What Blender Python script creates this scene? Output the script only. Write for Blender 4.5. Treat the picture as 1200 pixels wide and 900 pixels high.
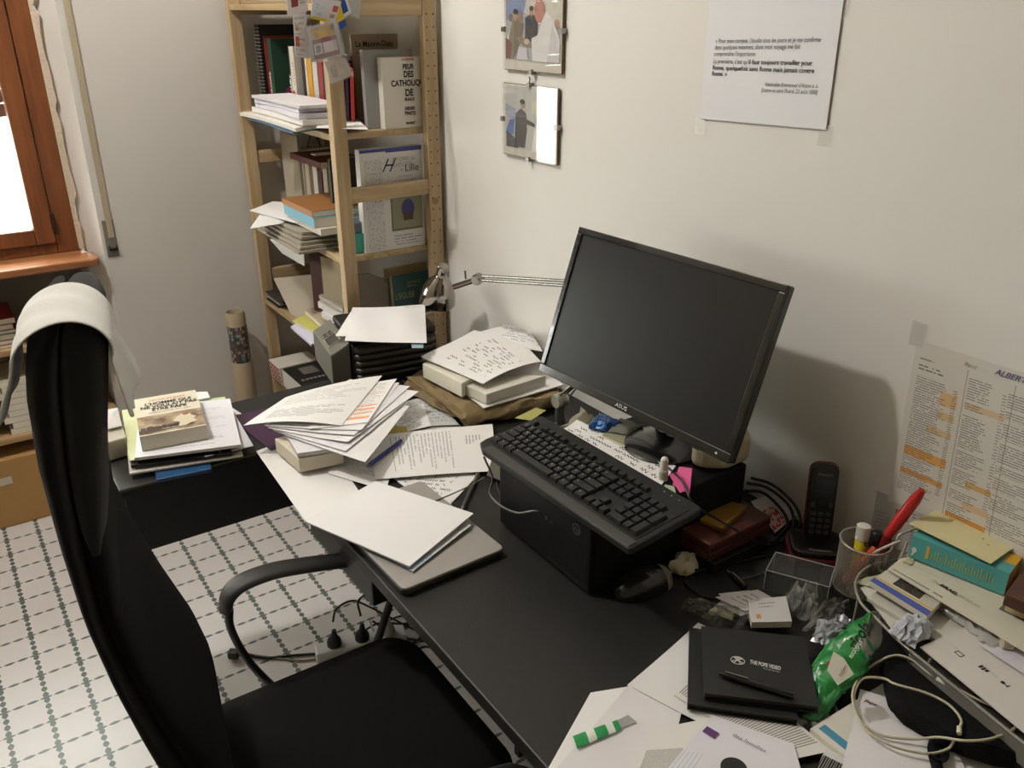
import bpy, bmesh, math, random
from math import sin, cos, tan, pi, radians
from mathutils import Vector, Matrix
random.seed(7)
V = Vector
scn = bpy.context.scene
for o in list(bpy.data.objects): bpy.data.objects.remove(o)
COL = scn.collection

# ------------------------------------------------------------------ camera, light, exposure
F_PX, PITCH, YAW, EYE = 1000.0, 23.7, 34.48, 1.70
cd = bpy.data.cameras.new('camera'); cam = bpy.data.objects.new('camera', cd); COL.objects.link(cam)
cd.sensor_width = 36; cd.lens = 36*F_PX/1200; cd.clip_start = .05
cam.location = (0, 0, EYE); cam.rotation_euler = (radians(90-PITCH), 0, radians(-YAW))
scn.camera = cam
scn.view_settings.view_transform = 'Standard'; scn.view_settings.look = 'None'
scn.view_settings.gamma = 1; scn.view_settings.use_curve_mapping = False
scn.view_settings.exposure = 0.0
world = bpy.data.worlds.new('world'); scn.world = world; world.use_nodes = True
wb = world.node_tree.nodes['Background']; wb.inputs[0].default_value = (1.0, .97, .92, 1); wb.inputs[1].default_value = 26.0
_wt = world.node_tree; _tc = _wt.nodes.new('ShaderNodeTexCoord'); _sp = _wt.nodes.new('ShaderNodeSeparateXYZ'); _mr = _wt.nodes.new('ShaderNodeMapRange')
_wt.links.new(_tc.outputs['Generated'], _sp.inputs[0]); _wt.links.new(_sp.outputs[2], _mr.inputs[0])     # bright hazy sky above, sunlit ground below
_mr.inputs[1].default_value = -.15; _mr.inputs[2].default_value = .05; _mr.inputs[3].default_value = 8; _mr.inputs[4].default_value = 28
_wt.links.new(_mr.outputs[0], wb.inputs[1])

scn.cycles.transparent_max_bounces = 32

def lamp(name, kind, loc, energy, color, size=.1, rot=None):
    l = bpy.data.lights.new(name, kind); l.energy = energy; l.color = color
    if kind == 'POINT': l.shadow_soft_size = size
    if kind == 'AREA': l.shape = 'RECTANGLE'; l.size = size[0]; l.size_y = size[1]
    if kind == 'SUN': l.angle = radians(2)
    o = bpy.data.objects.new(name, l); COL.objects.link(o); o.location = loc
    if rot: o.rotation_euler = rot
    return o
lamp('ceiling_bulb', 'POINT', (-.30, 2.28, 3.12), 120, (1, .972, .928), .06)
lamp('daylight', 'AREA', (-.42, 3.36, 1.20), 5, (.93, .96, 1.0), (1.2, .36), (radians(-90), 0, 0))

# ------------------------------------------------------------------ pixel -> place
_t, _a = radians(PITCH), radians(YAW)
CF = V((sin(_a)*cos(_t), cos(_a)*cos(_t), -sin(_t))); CR = V((cos(_a), -sin(_a), 0)); CU = CR.cross(CF)
def _ray(x, y): return CF + CR*((x-600)/F_PX) + CU*((450-y)/F_PX)
def P(x, y, z): d = _ray(x, y); return V((0, 0, EYE)) + d*((z-EYE)/d.z)
def QX(x, y, X): d = _ray(x, y); return V((0, 0, EYE)) + d*(X/d.x)
def QY(x, y, Y): d = _ray(x, y); return V((0, 0, EYE)) + d*(Y/d.y)

# ------------------------------------------------------------------ materials
def C(h):
    h = h.lstrip('#'); f = lambda c: c/12.92 if c <= .04045 else ((c+.055)/1.055)**2.4
    return tuple(f(int(h[i:i+2], 16)/255) for i in (0, 2, 4)) + (1,)
MC = {}
def _new(name):
    m = bpy.data.materials.new(name); m.use_nodes = True
    return m, m.node_tree, m.node_tree.nodes['Principled BSDF']
def mat(hexc, rough=.6, metal=0, bump=0, bscale=200, var=0, vscale=8, coat=0, spec=.5, trans=0, alpha=1, sheen=0):
    key = (hexc, rough, metal, bump, bscale, var, vscale, coat, spec, trans, alpha, sheen)
    if key in MC: return MC[key]
    m, nt, b = _new('m_'+hexc.strip('#')); c = C(hexc)
    b.inputs['Base Color'].default_value = c; b.inputs['Roughness'].default_value = rough
    b.inputs['Metallic'].default_value = metal; b.inputs['Coat Weight'].default_value = coat
    b.inputs['Specular IOR Level'].default_value = spec
    b.inputs['Transmission Weight'].default_value = trans; b.inputs['Alpha'].default_value = alpha
    b.inputs['Sheen Weight'].default_value = sheen
    tc = nt.nodes.new('ShaderNodeTexCoord')
    if bump:
        n = nt.nodes.new('ShaderNodeTexNoise'); n.inputs['Scale'].default_value = bscale; n.inputs['Detail'].default_value = 3
        bp = nt.nodes.new('ShaderNodeBump'); bp.inputs['Strength'].default_value = bump; bp.inputs['Distance'].default_value = .01
        nt.links.new(tc.outputs['Object'], n.inputs['Vector']); nt.links.new(n.outputs['Fac'], bp.inputs['Height'])
        nt.links.new(bp.outputs['Normal'], b.inputs['Normal'])
    if var:
        n = nt.nodes.new('ShaderNodeTexNoise'); n.inputs['Scale'].default_value = vscale; n.inputs['Detail'].default_value = 4
        mx = nt.nodes.new('ShaderNodeMix'); mx.data_type = 'RGBA'
        mx.inputs[6].default_value = tuple(v*(1-var) for v in c[:3])+(1,); mx.inputs[7].default_value = tuple(min(1, v*(1+var*.6)) for v in c[:3])+(1,)
        nt.links.new(tc.outputs['Object'], n.inputs['Vector']); nt.links.new(n.outputs['Fac'], mx.inputs[0]); nt.links.new(mx.outputs[2], b.inputs['Base Color'])
    MC[key] = m; return m

class NT:                                   # tiny node-math helper
    def __init__(s, nt): s.nt = nt
    def m(s, op, a, b=0., c=0.):
        n = s.nt.nodes.new('ShaderNodeMath'); n.operation = op
        for i, v in enumerate((a, b, c)):
            if isinstance(v, (int, float)): n.inputs[i].default_value = v
            else: s.nt.links.new(v, n.inputs[i])
        return n.outputs[0]
    def mul(s, *a):
        r = a[0]
        for v in a[1:]: r = s.m('MULTIPLY', r, v)
        return r
    def rng(s, x, lo, hi): return s.mul(s.m('GREATER_THAN', x, lo), s.m('LESS_THAN', x, hi))
    def comb(s, x, y, z=0.):
        n = s.nt.nodes.new('ShaderNodeCombineXYZ')
        for i, v in enumerate((x, y, z)):
            if isinstance(v, (int, float)): n.inputs[i].default_value = v
            else: s.nt.links.new(v, n.inputs[i])
        return n.outputs[0]
    def noise(s, vec, sc, det=0.):
        n = s.nt.nodes.new('ShaderNodeTexNoise'); n.inputs['Scale'].default_value = sc; n.inputs['Detail'].default_value = det
        s.nt.links.new(vec, n.inputs['Vector']); return n.outputs['Fac']
    def white(s, vec):
        n = s.nt.nodes.new('ShaderNodeTexWhiteNoise'); n.noise_dimensions = '2D'; s.nt.links.new(vec, n.inputs['Vector']); return n.outputs['Value']
    def mix(s, f, a, b):
        n = s.nt.nodes.new('ShaderNodeMix'); n.data_type = 'RGBA'
        for i, v in ((0, f), (6, a), (7, b)):
            if isinstance(v, (int, float)): n.inputs[i].default_value = v
            elif isinstance(v, tuple): n.inputs[i].default_value = v
            else: s.nt.links.new(v, n.inputs[i])
        return n.outputs[2]

PAPER = '#e6e4e2'
def printed(base=PAPER, blocks=(), rects=(), rough=.75, ink='#4a4a4c', seed=0, photo=(), coat=0):
    """ruled rows of print (blocks: u0,u1,v0,v1,pitch,strength,length_min), flat colour fields (rects: u0,u1,v0,v1,hex), on UV in metres"""
    m, nt, b = _new('m_print'); N = NT(nt)
    uv = nt.nodes.new('ShaderNodeUVMap').outputs[0]
    sep = nt.nodes.new('ShaderNodeSeparateXYZ'); nt.links.new(uv, sep.inputs[0]); u, v = sep.outputs[0], sep.outputs[1]
    col = C(base)
    for (u0, u1, v0, v1, hx) in rects:
        col = N.mix(N.mul(N.rng(u, u0, u1), N.rng(v, v0, v1)), col, C(hx))
    for (u0, u1, v0, v1, cols, sc) in photo:          # mottled printed picture
        f = N.noise(N.comb(u, v, seed), sc, 3.)
        cr = nt.nodes.new('ShaderNodeValToRGB'); nt.links.new(f, cr.inputs[0]); e = cr.color_ramp.elements
        for i, hx in enumerate(cols):
            t = .3 + .4*i/(len(cols)-1)
            if i < 2: e[i].position = t; e[i].color = C(hx)
            else: q = e.new(t); q.color = C(hx)
        col = N.mix(N.mul(N.rng(u, u0, u1), N.rng(v, v0, v1)), col, cr.outputs[0])
    for (u0, u1, v0, v1, pitch, st, lm) in blocks:
        r = N.m('DIVIDE', v, pitch); row = N.m('FLOOR', r); fr = N.m('FRACT', r)
        ln = N.m('MULTIPLY_ADD', N.m('POWER', N.white(N.comb(row, seed+.5)), .5), (1-lm)*(u1-u0), u0+lm*(u1-u0))
        words = N.m('GREATER_THAN', N.noise(N.comb(N.m('MULTIPLY', u, 1/pitch*1.1), N.m('MULTIPLY', row, 7.3), seed), 1.0), .36)
        k = N.mul(N.rng(fr, .22, .62), N.rng(u, u0, u1), N.m('LESS_THAN', u, ln), N.rng(v, v0, v1), words, st)
        col = N.mix(k, col, C(ink))
    if isinstance(col, tuple): b.inputs['Base Color'].default_value = col
    else: nt.links.new(col, b.inputs['Base Color'])
    b.inputs['Roughness'].default_value = rough; b.inputs['Coat Weight'].default_value = coat; b.inputs['Coat Roughness'].default_value = .15
    b.inputs['Specular IOR Level'].default_value = .3
    return m
def hand(base=PAPER, rows=9, pitch=.018, seed=1, ink='#2b2b33', u0=.02, u1=.17, v0=.03, v1=.27, st=1., fine=1.):
    """handwriting: wavy broken strokes"""
    m, nt, b = _new('m_hand'); N = NT(nt)
    uv = nt.nodes.new('ShaderNodeUVMap').outputs[0]
    sep = nt.nodes.new('ShaderNodeSeparateXYZ'); nt.links.new(uv, sep.inputs[0]); u, v = sep.outputs[0], sep.outputs[1]
    r = N.m('DIVIDE', v, pitch); row = N.m('FLOOR', r); fr = N.m('FRACT', r)
    wob = N.m('MULTIPLY_ADD', N.m('SINE', N.m('MULTIPLY', u, 900*fine)), .16, .5)
    n2 = N.noise(N.comb(N.m('MULTIPLY', u, 260*fine), N.m('MULTIPLY', row, 3.7), seed), 1.)
    wob = N.m('ADD', wob, N.m('MULTIPLY_ADD', n2, .5, -.25))
    stroke = N.m('LESS_THAN', N.m('ABSOLUTE', N.m('SUBTRACT', fr, wob)), .11)
    word = N.m('GREATER_THAN', N.noise(N.comb(N.m('MULTIPLY', u, 55*fine), N.m('MULTIPLY', row, 11.1), seed), 1.), .5)
    k = N.mul(stroke, word, N.rng(u, u0, u1), N.rng(v, v0, v1), st)
    nt.links.new(N.mix(k, C(base), C(ink)), b.inputs['Base Color']); b.inputs['Roughness'].default_value = .75
    b.inputs['Specular IOR Level'].default_value = .3
    return m
def wood(hexa='#c9a878', hexb='#a98558', axis=2, rough=.6, knots=1):
    m, nt, b = _new('m_wood'); N = NT(nt)
    tc = nt.nodes.new('ShaderNodeTexCoord'); mp = nt.nodes.new('ShaderNodeMapping'); nt.links.new(tc.outputs['Object'], mp.inputs[0])
    sc = [28, 28, 28]; sc[axis] = 2.2; mp.inputs['Scale'].default_value = sc
    f = N.noise(mp.outputs[0], 1.6, 5.)
    cr = nt.nodes.new('ShaderNodeValToRGB'); nt.links.new(f, cr.inputs[0]); e = cr.color_ramp.elements
    e[0].position = .35; e[0].color = C(hexb); e[1].position = .65; e[1].color = C(hexa)
    vo = nt.nodes.new('ShaderNodeTexVoronoi'); vo.inputs['Scale'].default_value = 5.; nt.links.new(tc.outputs['Object'], vo.inputs['Vector'])
    kn = N.m('LESS_THAN', vo.outputs['Distance'], .055 if knots else -1)
    nt.links.new(N.mix(N.m('MULTIPLY', kn, .6), cr.outputs[0], C('#7a5530')), b.inputs['Base Color'])
    b.inputs['Roughness'].default_value = rough
    return m
def clear(rough=.08, tint='#ffffff', opac=.25):
    """thin clear plastic or glass: mostly see-through, with a real gloss"""
    m, nt, b = _new('m_clear'); nt.nodes.remove(b)
    out = nt.nodes['Material Output']
    t = nt.nodes.new('ShaderNodeBsdfTransparent'); t.inputs[0].default_value = C(tint)
    g = nt.nodes.new('ShaderNodeBsdfGlossy'); g.inputs['Roughness'].default_value = rough
    d = nt.nodes.new('ShaderNodeBsdfDiffuse'); d.inputs[0].default_value = C('#d8d8d6')
    lw = nt.nodes.new('ShaderNodeLayerWeight'); lw.inputs[0].default_value = .5; N = NT(nt)
    gl = N.m('MULTIPLY_ADD', N.m('POWER', lw.outputs['Facing'], 4.), .8, .045)
    m0 = nt.nodes.new('ShaderNodeMixShader'); m0.inputs[0].default_value = opac
    m1 = nt.nodes.new('ShaderNodeMixShader')
    L = nt.links.new
    L(t.outputs[0], m0.inputs[1]); L(d.outputs[0], m0.inputs[2]); L(gl, m1.inputs[0]); L(m0.outputs[0], m1.inputs[1]); L(g.outputs[0], m1.inputs[2]); L(m1.outputs[0], out.inputs[0])
    return m

M_white = mat(PAPER, .8, spec=.3); M_pages = mat('#d9d3c2', .9, bump=.15, bscale=600, spec=.2)
M_blackplastic = mat('#161615', .42); M_key = mat('#131313', .5); M_dark = mat('#0d0d0d', .6)
M_chrome = mat('#a39e96', .13, 1); M_steel = mat('#8f8d88', .35, 1); M_rubber = mat('#1a1a1a', .6)
M_greyplastic = mat('#55534c', .5); M_ink = mat('#1d1d1f', .8); M_red = mat('#b3262b', .6)
M_tape = clear(.35, '#ffffff', .05)

# ------------------------------------------------------------------ objects
def origin(pts):
    xs = [p.x for p in pts]; ys = [p.y for p in pts]; zs = [p.z for p in pts]
    return V(((min(xs)+max(xs))/2, (min(ys)+max(ys))/2, min(zs)))
def root_of(p):
    while p.parent: p = p.parent
    return p
def obj(name, bm, m, parent=None, smooth=False, bevel=0, keep=False, origin_at=None):
    me = bpy.data.meshes.new(name)
    if not keep: bmesh.ops.recalc_face_normals(bm, faces=bm.faces)
    w = (root_of(parent)['_o'] if parent else (origin_at if origin_at is not None else origin([v.co for v in bm.verts])))
    w = V(w)
    for v in bm.verts: v.co -= w
    bm.to_mesh(me); bm.free()
    for k in (m if isinstance(m, (list, tuple)) else [m]): me.materials.append(k)
    if smooth:
        for p in me.polygons: p.use_smooth = True
        me.update()
        try: me.set_sharp_from_angle(angle=radians(50))
        except Exception: pass
    o = bpy.data.objects.new(name, me); COL.objects.link(o)
    if parent: o.parent = parent
    else: o.location = w; o['_o'] = tuple(w)
    if bevel:
        b = o.modifiers.new('bevel', 'BEVEL'); b.width = bevel; b.segments = 2; b.limit_method = 'ANGLE'
    return o
def thing(name, label, cat, loc, group=None):
    o = bpy.data.objects.new(name, None); COL.objects.link(o); o.location = loc; o['_o'] = tuple(loc); o.empty_display_size = .03
    o['label'] = label; o['category'] = cat
    if group: o['group'] = group
    return o
def tag(o, label, cat, group=None, kind=None):
    o['label'] = label; o['category'] = cat
    if group: o['group'] = group
    if kind: o['kind'] = kind
    return o
def struct(o): o['kind'] = 'structure'; return o
def box(bm, lo, hi, mi=0):
    vs = [bm.verts.new((x, y, z)) for x in (lo[0], hi[0]) for y in (lo[1], hi[1]) for z in (lo[2], hi[2])]
    fs = [(0, 1, 3, 2), (4, 6, 7, 5), (0, 4, 5, 1), (2, 3, 7, 6), (0, 2, 6, 4), (1, 5, 7, 3)]
    for f in fs: q = bm.faces.new([vs[i] for i in f]); q.material_index = mi
    return bm
def fbox(bm, o, ax, ay, az, lo, hi, mi=0):
    """box in a frame"""
    vs = [bm.verts.new(o+ax*x+ay*y+az*z) for x in (lo[0], hi[0]) for y in (lo[1], hi[1]) for z in (lo[2], hi[2])]
    for f in [(0, 1, 3, 2), (4, 6, 7, 5), (0, 4, 5, 1), (2, 3, 7, 6), (0, 2, 6, 4), (1, 5, 7, 3)]:
        q = bm.faces.new([vs[i] for i in f]); q.material_index = mi
    return bm
def B(): return bmesh.new()
def prism(bm, pts, d, mi=0):
    """pts polygon, extruded by vector d"""
    a = [bm.verts.new(p) for p in pts]; b = [bm.verts.new(V(p)+V(d)) for p in pts]; n = len(pts)
    for f in [a[::-1], b]+[[a[i], a[(i+1) % n], b[(i+1) % n], b[i]] for i in range(n)]:
        q = bm.faces.new(f); q.material_index = mi
    return bm
def catmull(pts, n=8):
    pts = [V(p) for p in pts]; P_ = [pts[0]*2-pts[1]]+pts+[pts[-1]*2-pts[-2]]; out = []
    for i in range(1, len(P_)-2):
        a, b, c, d = P_[i-1:i+3]
        for k in range(n):
            t = k/n; out.append(.5*((2*b)+(c-a)*t+(2*a-5*b+4*c-d)*t*t+(3*b-a-3*c+d)*t**3))
    out.append(pts[-1]); return out
def tube(bm, pts, r, seg=8, smooth_n=0, flat=None):
    if smooth_n: pts = catmull(pts, smooth_n)
    pts = [V(p) for p in pts]; rings = []; prev = None
    for i, p in enumerate(pts):
        t = (pts[min(i+1, len(pts)-1)]-pts[max(i-1, 0)]).normalized()
        if prev is None: n = t.cross(V((0, 0, 1)) if abs(t.z) < .9 else V((1, 0, 0))).normalized()
        else: n = (prev-t*prev.dot(t)).normalized()
        prev = n; b = t.cross(n); rr = r[i*(len(r)-1)//max(1, len(pts)-1)] if isinstance(r, (list, tuple)) else r
        rings.append([bm.verts.new(p+(n*cos(2*pi*k/seg)+b*sin(2*pi*k/seg)*(flat or 1))*rr) for k in range(seg)])
    for a, b in zip(rings, rings[1:]):
        for k in range(seg): bm.faces.new((a[k], a[(k+1) % seg], b[(k+1) % seg], b[k]))
    bm.faces.new(rings[0][::-1]); bm.faces.new(rings[-1]); return bm
def lathe(bm, prof, o, ax=V((0, 0, 1)), seg=24, cap=True):
    ax = V(ax).normalized(); n = ax.cross(V((0, 0, 1)) if abs(ax.z) < .9 else V((1, 0, 0))).normalized(); b = ax.cross(n); rings = []
    for r, h in prof: rings.append([bm.verts.new(V(o)+ax*h+(n*cos(2*pi*k/seg)+b*sin(2*pi*k/seg))*max(r, 1e-4)) for k in range(seg)])
    for p, q in zip(rings, rings[1:]):
        for k in range(seg): bm.faces.new((p[k], p[(k+1) % seg], q[(k+1) % seg], q[k]))
    if cap: bm.faces.new(rings[0][::-1]); bm.faces.new(rings[-1])
    return bm
def rrect(cx, cy, w, h, r, n=5, ux=V((1, 0, 0)), uy=V((0, 1, 0)), o=V((0, 0, 0))):
    pts = []
    for sx, sy, a0 in ((1, 1, 0), (-1, 1, 90), (-1, -1, 180), (1, -1, 270)):
        for k in range(n+1):
            a = radians(a0+90*k/n); pts.append(o+ux*(cx+sx*(w/2-r)+r*cos(a))+uy*(cy+sy*(h/2-r)+r*sin(a)))
    return pts
def text(s, size, o, ux, uy, m, parent, name='lettering', align='LEFT', bold=0, shear=0, stretch=1, spacing=1):
    cu = bpy.data.curves.new(name, 'FONT'); cu.body = s; cu.size = size; cu.align_x = align; cu.offset = bold*size; cu.shear = shear; cu.space_character = spacing
    t = bpy.data.objects.new(name, cu); COL.objects.link(t)
    dg = bpy.context.evaluated_depsgraph_get(); me = bpy.data.meshes.new_from_object(t.evaluated_get(dg)); bpy.data.objects.remove(t)
    w = V(root_of(parent)['_o']); ux = V(ux).normalized(); uy = V(uy).normalized(); n = ux.cross(uy)
    for v in me.vertices: v.co = V(o)+ux*v.co.x*stretch+uy*v.co.y+n*.0006-w
    me.materials.clear(); me.materials.append(m)
    ob = bpy.data.objects.new(name, me); COL.objects.link(ob); ob.parent = parent; return ob

def sheet(label, c, m, z=None, parent=None, name='paper_sheet', cat='paper', lift=(0, 0, 0, 0), bulge=0, th=.0006, group=None, W=.21, H=.297, n=12, wave=0, wf=7, side=None, bu=None):
    """c: corners u0v0, u1v0, u1v1, u0v1 (pixels at height z, or points). A real sheet with curl and thickness."""
    c = [P(p[0], p[1], z) if len(p) == 2 else V(p) for p in c]
    nrm = (c[1]-c[0]).cross(c[3]-c[0]).normalized()
    if nrm.z < -.2: nrm = -nrm
    bm = B(); uvl = bm.loops.layers.uv.new('UVMap'); top = {}; bot = {}
    for i in range(n+1):
        for j in range(n+1):
            u, v = i/n, j/n
            p = c[0]*(1-u)*(1-v)+c[1]*u*(1-v)+c[2]*u*v+c[3]*(1-u)*v
            L = lambda a: max(0, (a-.35)/.65)**2
            h = lift[0]*L(1-u*.9)*L(1-v*.9)+lift[1]*L(u)*L(1-v)+lift[2]*L(u)*L(v)+lift[3]*L(1-u)*L(v)
            h += bulge*4*(u*(1-u) if bu == 'u' else v*(1-v) if bu == 'v' else 4*u*(1-u)*v*(1-v)) + wave*sin(wf*u+2*v)*sin(pi*v)
            q = p+nrm*h
            top[i, j] = bm.verts.new(q+nrm*th); bot[i, j] = bm.verts.new(q)
    def face(vs, uvs, mi):
        f = bm.faces.new(vs); f.material_index = mi; f.smooth = True
        for l, t in zip(f.loops, uvs): l[uvl].uv = (t[0]/n*W, t[1]/n*H)
    for i in range(n):
        for j in range(n):
            k = [(i, j), (i+1, j), (i+1, j+1), (i, j+1)]
            face([top[q] for q in k], k, 0); face([bot[q] for q in k[::-1]], k[::-1], 1)
    sd = lambda a, b: face([bot[a], bot[b], top[b], top[a]], [a, b, b, a], 1)
    for i in range(n): sd((i, 0), (i+1, 0)); sd((i+1, n), (i, n)); sd((0, i+1), (0, i)); sd((n, i), (n, i+1))
    o = obj(name, bm, [m, side or (m if th < .002 else M_pages)], parent)
    try: o.data.set_sharp_from_angle(angle=radians(40))
    except Exception: pass
    if not parent:
        o['label'] = label; o['category'] = cat
        if group: o['group'] = group
    elif label: o['label'] = label
    return o

def frame(o, w, h):
    w = V(w).normalized(); h = V(h); h = (h-w*h.dot(w)).normalized(); return V(o), w, h, w.cross(h)
def book(label, o, w, h, W, H, T, cover, pages=None, name='book', cat='book', group=None, soft=.0012, tex=None, hard=False):
    """o: back-bottom-spine corner; w spine->fore-edge, h foot->head, t=w x h towards the front cover. Parts: cover, pages."""
    o, w, h, t = frame(o, w, h); over = .003 if hard else 0
    cs = [o+w*a*W+h*b*H+t*c*T for a in (0, 1) for b in (0, 1) for c in (0, 1)]
    r = thing(name, label, cat, origin(cs), group); ct = .0025 if hard else soft
    bm = B(); uvl = bm.loops.layers.uv.new('UVMap')
    fbox(bm, o, w, h, t, (0, 0, 0), (W, H, ct)); fbox(bm, o, w, h, t, (0, 0, T-ct), (W, H, T)); fbox(bm, o, w, h, t, (0, 0, ct), (ct, H, T-ct))
    for f in bm.faces:
        for l in f.loops:
            d = l.vert.co-o; l[uvl].uv = (d.dot(w), d.dot(h)) if d.dot(t) > T-ct-.0001 else (d.dot(w)-1, d.dot(h)-1)
    c = obj('cover', bm, cover, r)
    if pages is not False:
        bm = fbox(B(), o, w, h, t, (ct, over, ct), (W-over-.0005, H-over-.0005*(not hard), T-ct))
        obj('pages', bm, pages or M_pages, r)
    r['_f'] = [list(o), list(w), list(h), list(t), [W, H, T]]
    return r
def on_front(b, u, v, k=1):
    o, w, h, t, d = [V(x) for x in b['_f']]; return o+w*u+h*v+t*(d[2]+.0003*k), w, h
def on_spine(b, v, tt):
    o, w, h, t, d = [V(x) for x in b['_f']]; return o+h*v+t*tt-w*.0003, t, h
def patch(bm, o, ux, uy, pts, mi=0, d=.0004):
    n = V(ux).cross(V(uy)).normalized(); prism(bm, [V(o)+V(ux)*a+V(uy)*b for a, b in pts], n*d, mi); return bm
def disc(o, ux, uy, cx, cy, rx, ry=None, n=20): return [(cx+rx*cos(2*pi*k/n), cy+(ry or rx)*sin(2*pi*k/n)) for k in range(n)]
def slab(label, c, z, T, m, name, cat, group=None, bevel=.001, parent=None):
    """flat block: polygon of pixels at top height z, T thick"""
    pts = [P(p[0], p[1], z) if len(p) == 2 else V(p) for p in c]
    o = obj(name, prism(B(), pts, (0, 0, -T)), m, parent, bevel=bevel)
    if not parent: tag(o, label, cat, group)
    elif label: o['label'] = label
    return o

# ------------------------------------------------------------------ THE ROOM
WX, WY, CEIL, LX, SY = 1.335, 3.15, 3.30, -1.75, -1.3
def wallmat(hx):
    m = mat(hx, .85, bump=.06, bscale=35, var=.035, vscale=3, spec=.2); return m
M_wall = wallmat('#dfdcd6'); M_wall2 = wallmat('#cdc9c3')
def floor_mat():
    m, nt, b = _new('m_floor'); N = NT(nt)
    tc = nt.nodes.new('ShaderNodeNewGeometry'); sep = nt.nodes.new('ShaderNodeSeparateXYZ'); nt.links.new(tc.outputs['Position'], sep.inputs[0])
    a = .0998; s = N.m('DIVIDE', N.m('SUBTRACT', sep.outputs[0], .5645-50*a), a); t = N.m('DIVIDE', N.m('SUBTRACT', sep.outputs[1], 2.0695-50*a), a)
    def lens(along, across, n, w, ph):
        d = N.m('ABSOLUTE', N.m('SUBTRACT', N.m('FRACT', N.m('ADD', across, .5)), .5))
        q = N.m('SUBTRACT', N.m('MULTIPLY', N.m('FRACT', N.m('MULTIPLY_ADD', along, n, ph)), 2.), 1.)
        lim = N.m('MULTIPLY', N.m('SUBTRACT', 1., N.m('POWER', N.m('ABSOLUTE', q), 2.)), w)
        return N.m('LESS_THAN', d, N.m('SUBTRACT', lim, .003))
    k = N.m('MAXIMUM', lens(s, t, 3., .054, .5), lens(t, s, 4., .078, 0.))
    tint = N.noise(N.comb(sep.outputs[0], sep.outputs[1], 0.), 40., 2.)
    col = N.mix(k, C('#cfcac8'), N.mix(tint, C('#434e4a'), C('#6a746f')))
    g = N.m('MINIMUM', *[N.m('ABSOLUTE', N.m('SUBTRACT', N.m('FRACT', N.m('MULTIPLY_ADD', x, .5, .5)), .5)) for x in (s, t)])
    col = N.mix(N.m('MULTIPLY', N.m('LESS_THAN', g, .006), .18), col, C('#8d867c'))
    nt.links.new(col, b.inputs['Base Color']); b.inputs['Roughness'].default_value = .32; b.inputs['Specular IOR Level'].default_value = .4
    return m
struct(obj('floor', box(B(), (LX, SY, -.1), (WX+.1, WY+.5, 0)), floor_mat()))
struct(obj('ceiling', box(B(), (LX, SY, CEIL), (WX+.1, WY+.5, CEIL+.1)), mat('#c4c0b6', .9)))
struct(obj('wall_right', box(B(), (WX, SY, 0), (WX+.1, WY+.2, CEIL)), M_wall))
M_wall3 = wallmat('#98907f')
struct(obj('wall_left', box(B(), (LX-.1, SY, 0), (LX, WY+.5, CEIL)), M_wall3))
struct(obj('wall_near', box(B(), (LX, SY-.1, 0), (WX+.1, SY, CEIL)), M_wall3))
# window wall: the opening is a niche down to the floor, splayed reveal
NX0, NX1, NR = -1.15, .467, .410; WF = 3.25
bm = B()
prism(bm, [(NX1, WY, 0), (WX, WY, 0), (WX, WY+.35, 0), (NR+.012, WY+.35, 0), (NR+.012, WF, 0)], (0, 0, CEIL))
struct(obj('wall_window', bm, M_wall2))
bm = B(); prism(bm, [(LX, WY, 0), (NX0, WY, 0), (NX0+.057, WF, 0), (NX0+.057, WY+.35, 0), (LX, WY+.35, 0)], (0, 0, CEIL))
struct(obj('wall_window_left', bm, M_wall2))
struct(obj('wall_over_window', box(B(), (NX0, WY, 2.30), (NX1, WY+.35, CEIL)), M_wall2))
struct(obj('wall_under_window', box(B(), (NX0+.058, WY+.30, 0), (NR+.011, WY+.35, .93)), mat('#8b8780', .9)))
struct(obj('niche_light_block', box(B(), (NX0+.058, WF+.061, .895), (NR+.011, WY+.299, .925)), mat('#a39c90', .8)))  # unseen lid added behind the sill to keep daylight out of the niche
# chipped plaster along the frame
bm = B(); random.seed(3); z = .94; pts = []
while z < 2.3:
    pts.append((z, random.uniform(.010, .026))); z += random.uniform(.02, .06)
prev = None
for z, d in pts:
    p = NR+.012-d*.2+.0; a = V((NR+.0, WF-.001, z)); b_ = V((NR+.0+.57*(d)*1.4, WF-d*1.5, z)); 
    a2, b2 = bm.verts.new(a+V((-.004, -.004, 0))), bm.verts.new(b_+V((-.004, -.001, 0)))
    if prev: bm.faces.new((prev[0], prev[1], b2, a2))
    prev = (a2, b2)
o = obj('trim_1', bm, mat('#c9bba8', .95, bump=.6, bscale=80)); struct(o); s = o.modifiers.new('s', 'SOLIDIFY'); s.thickness = .002
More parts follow.
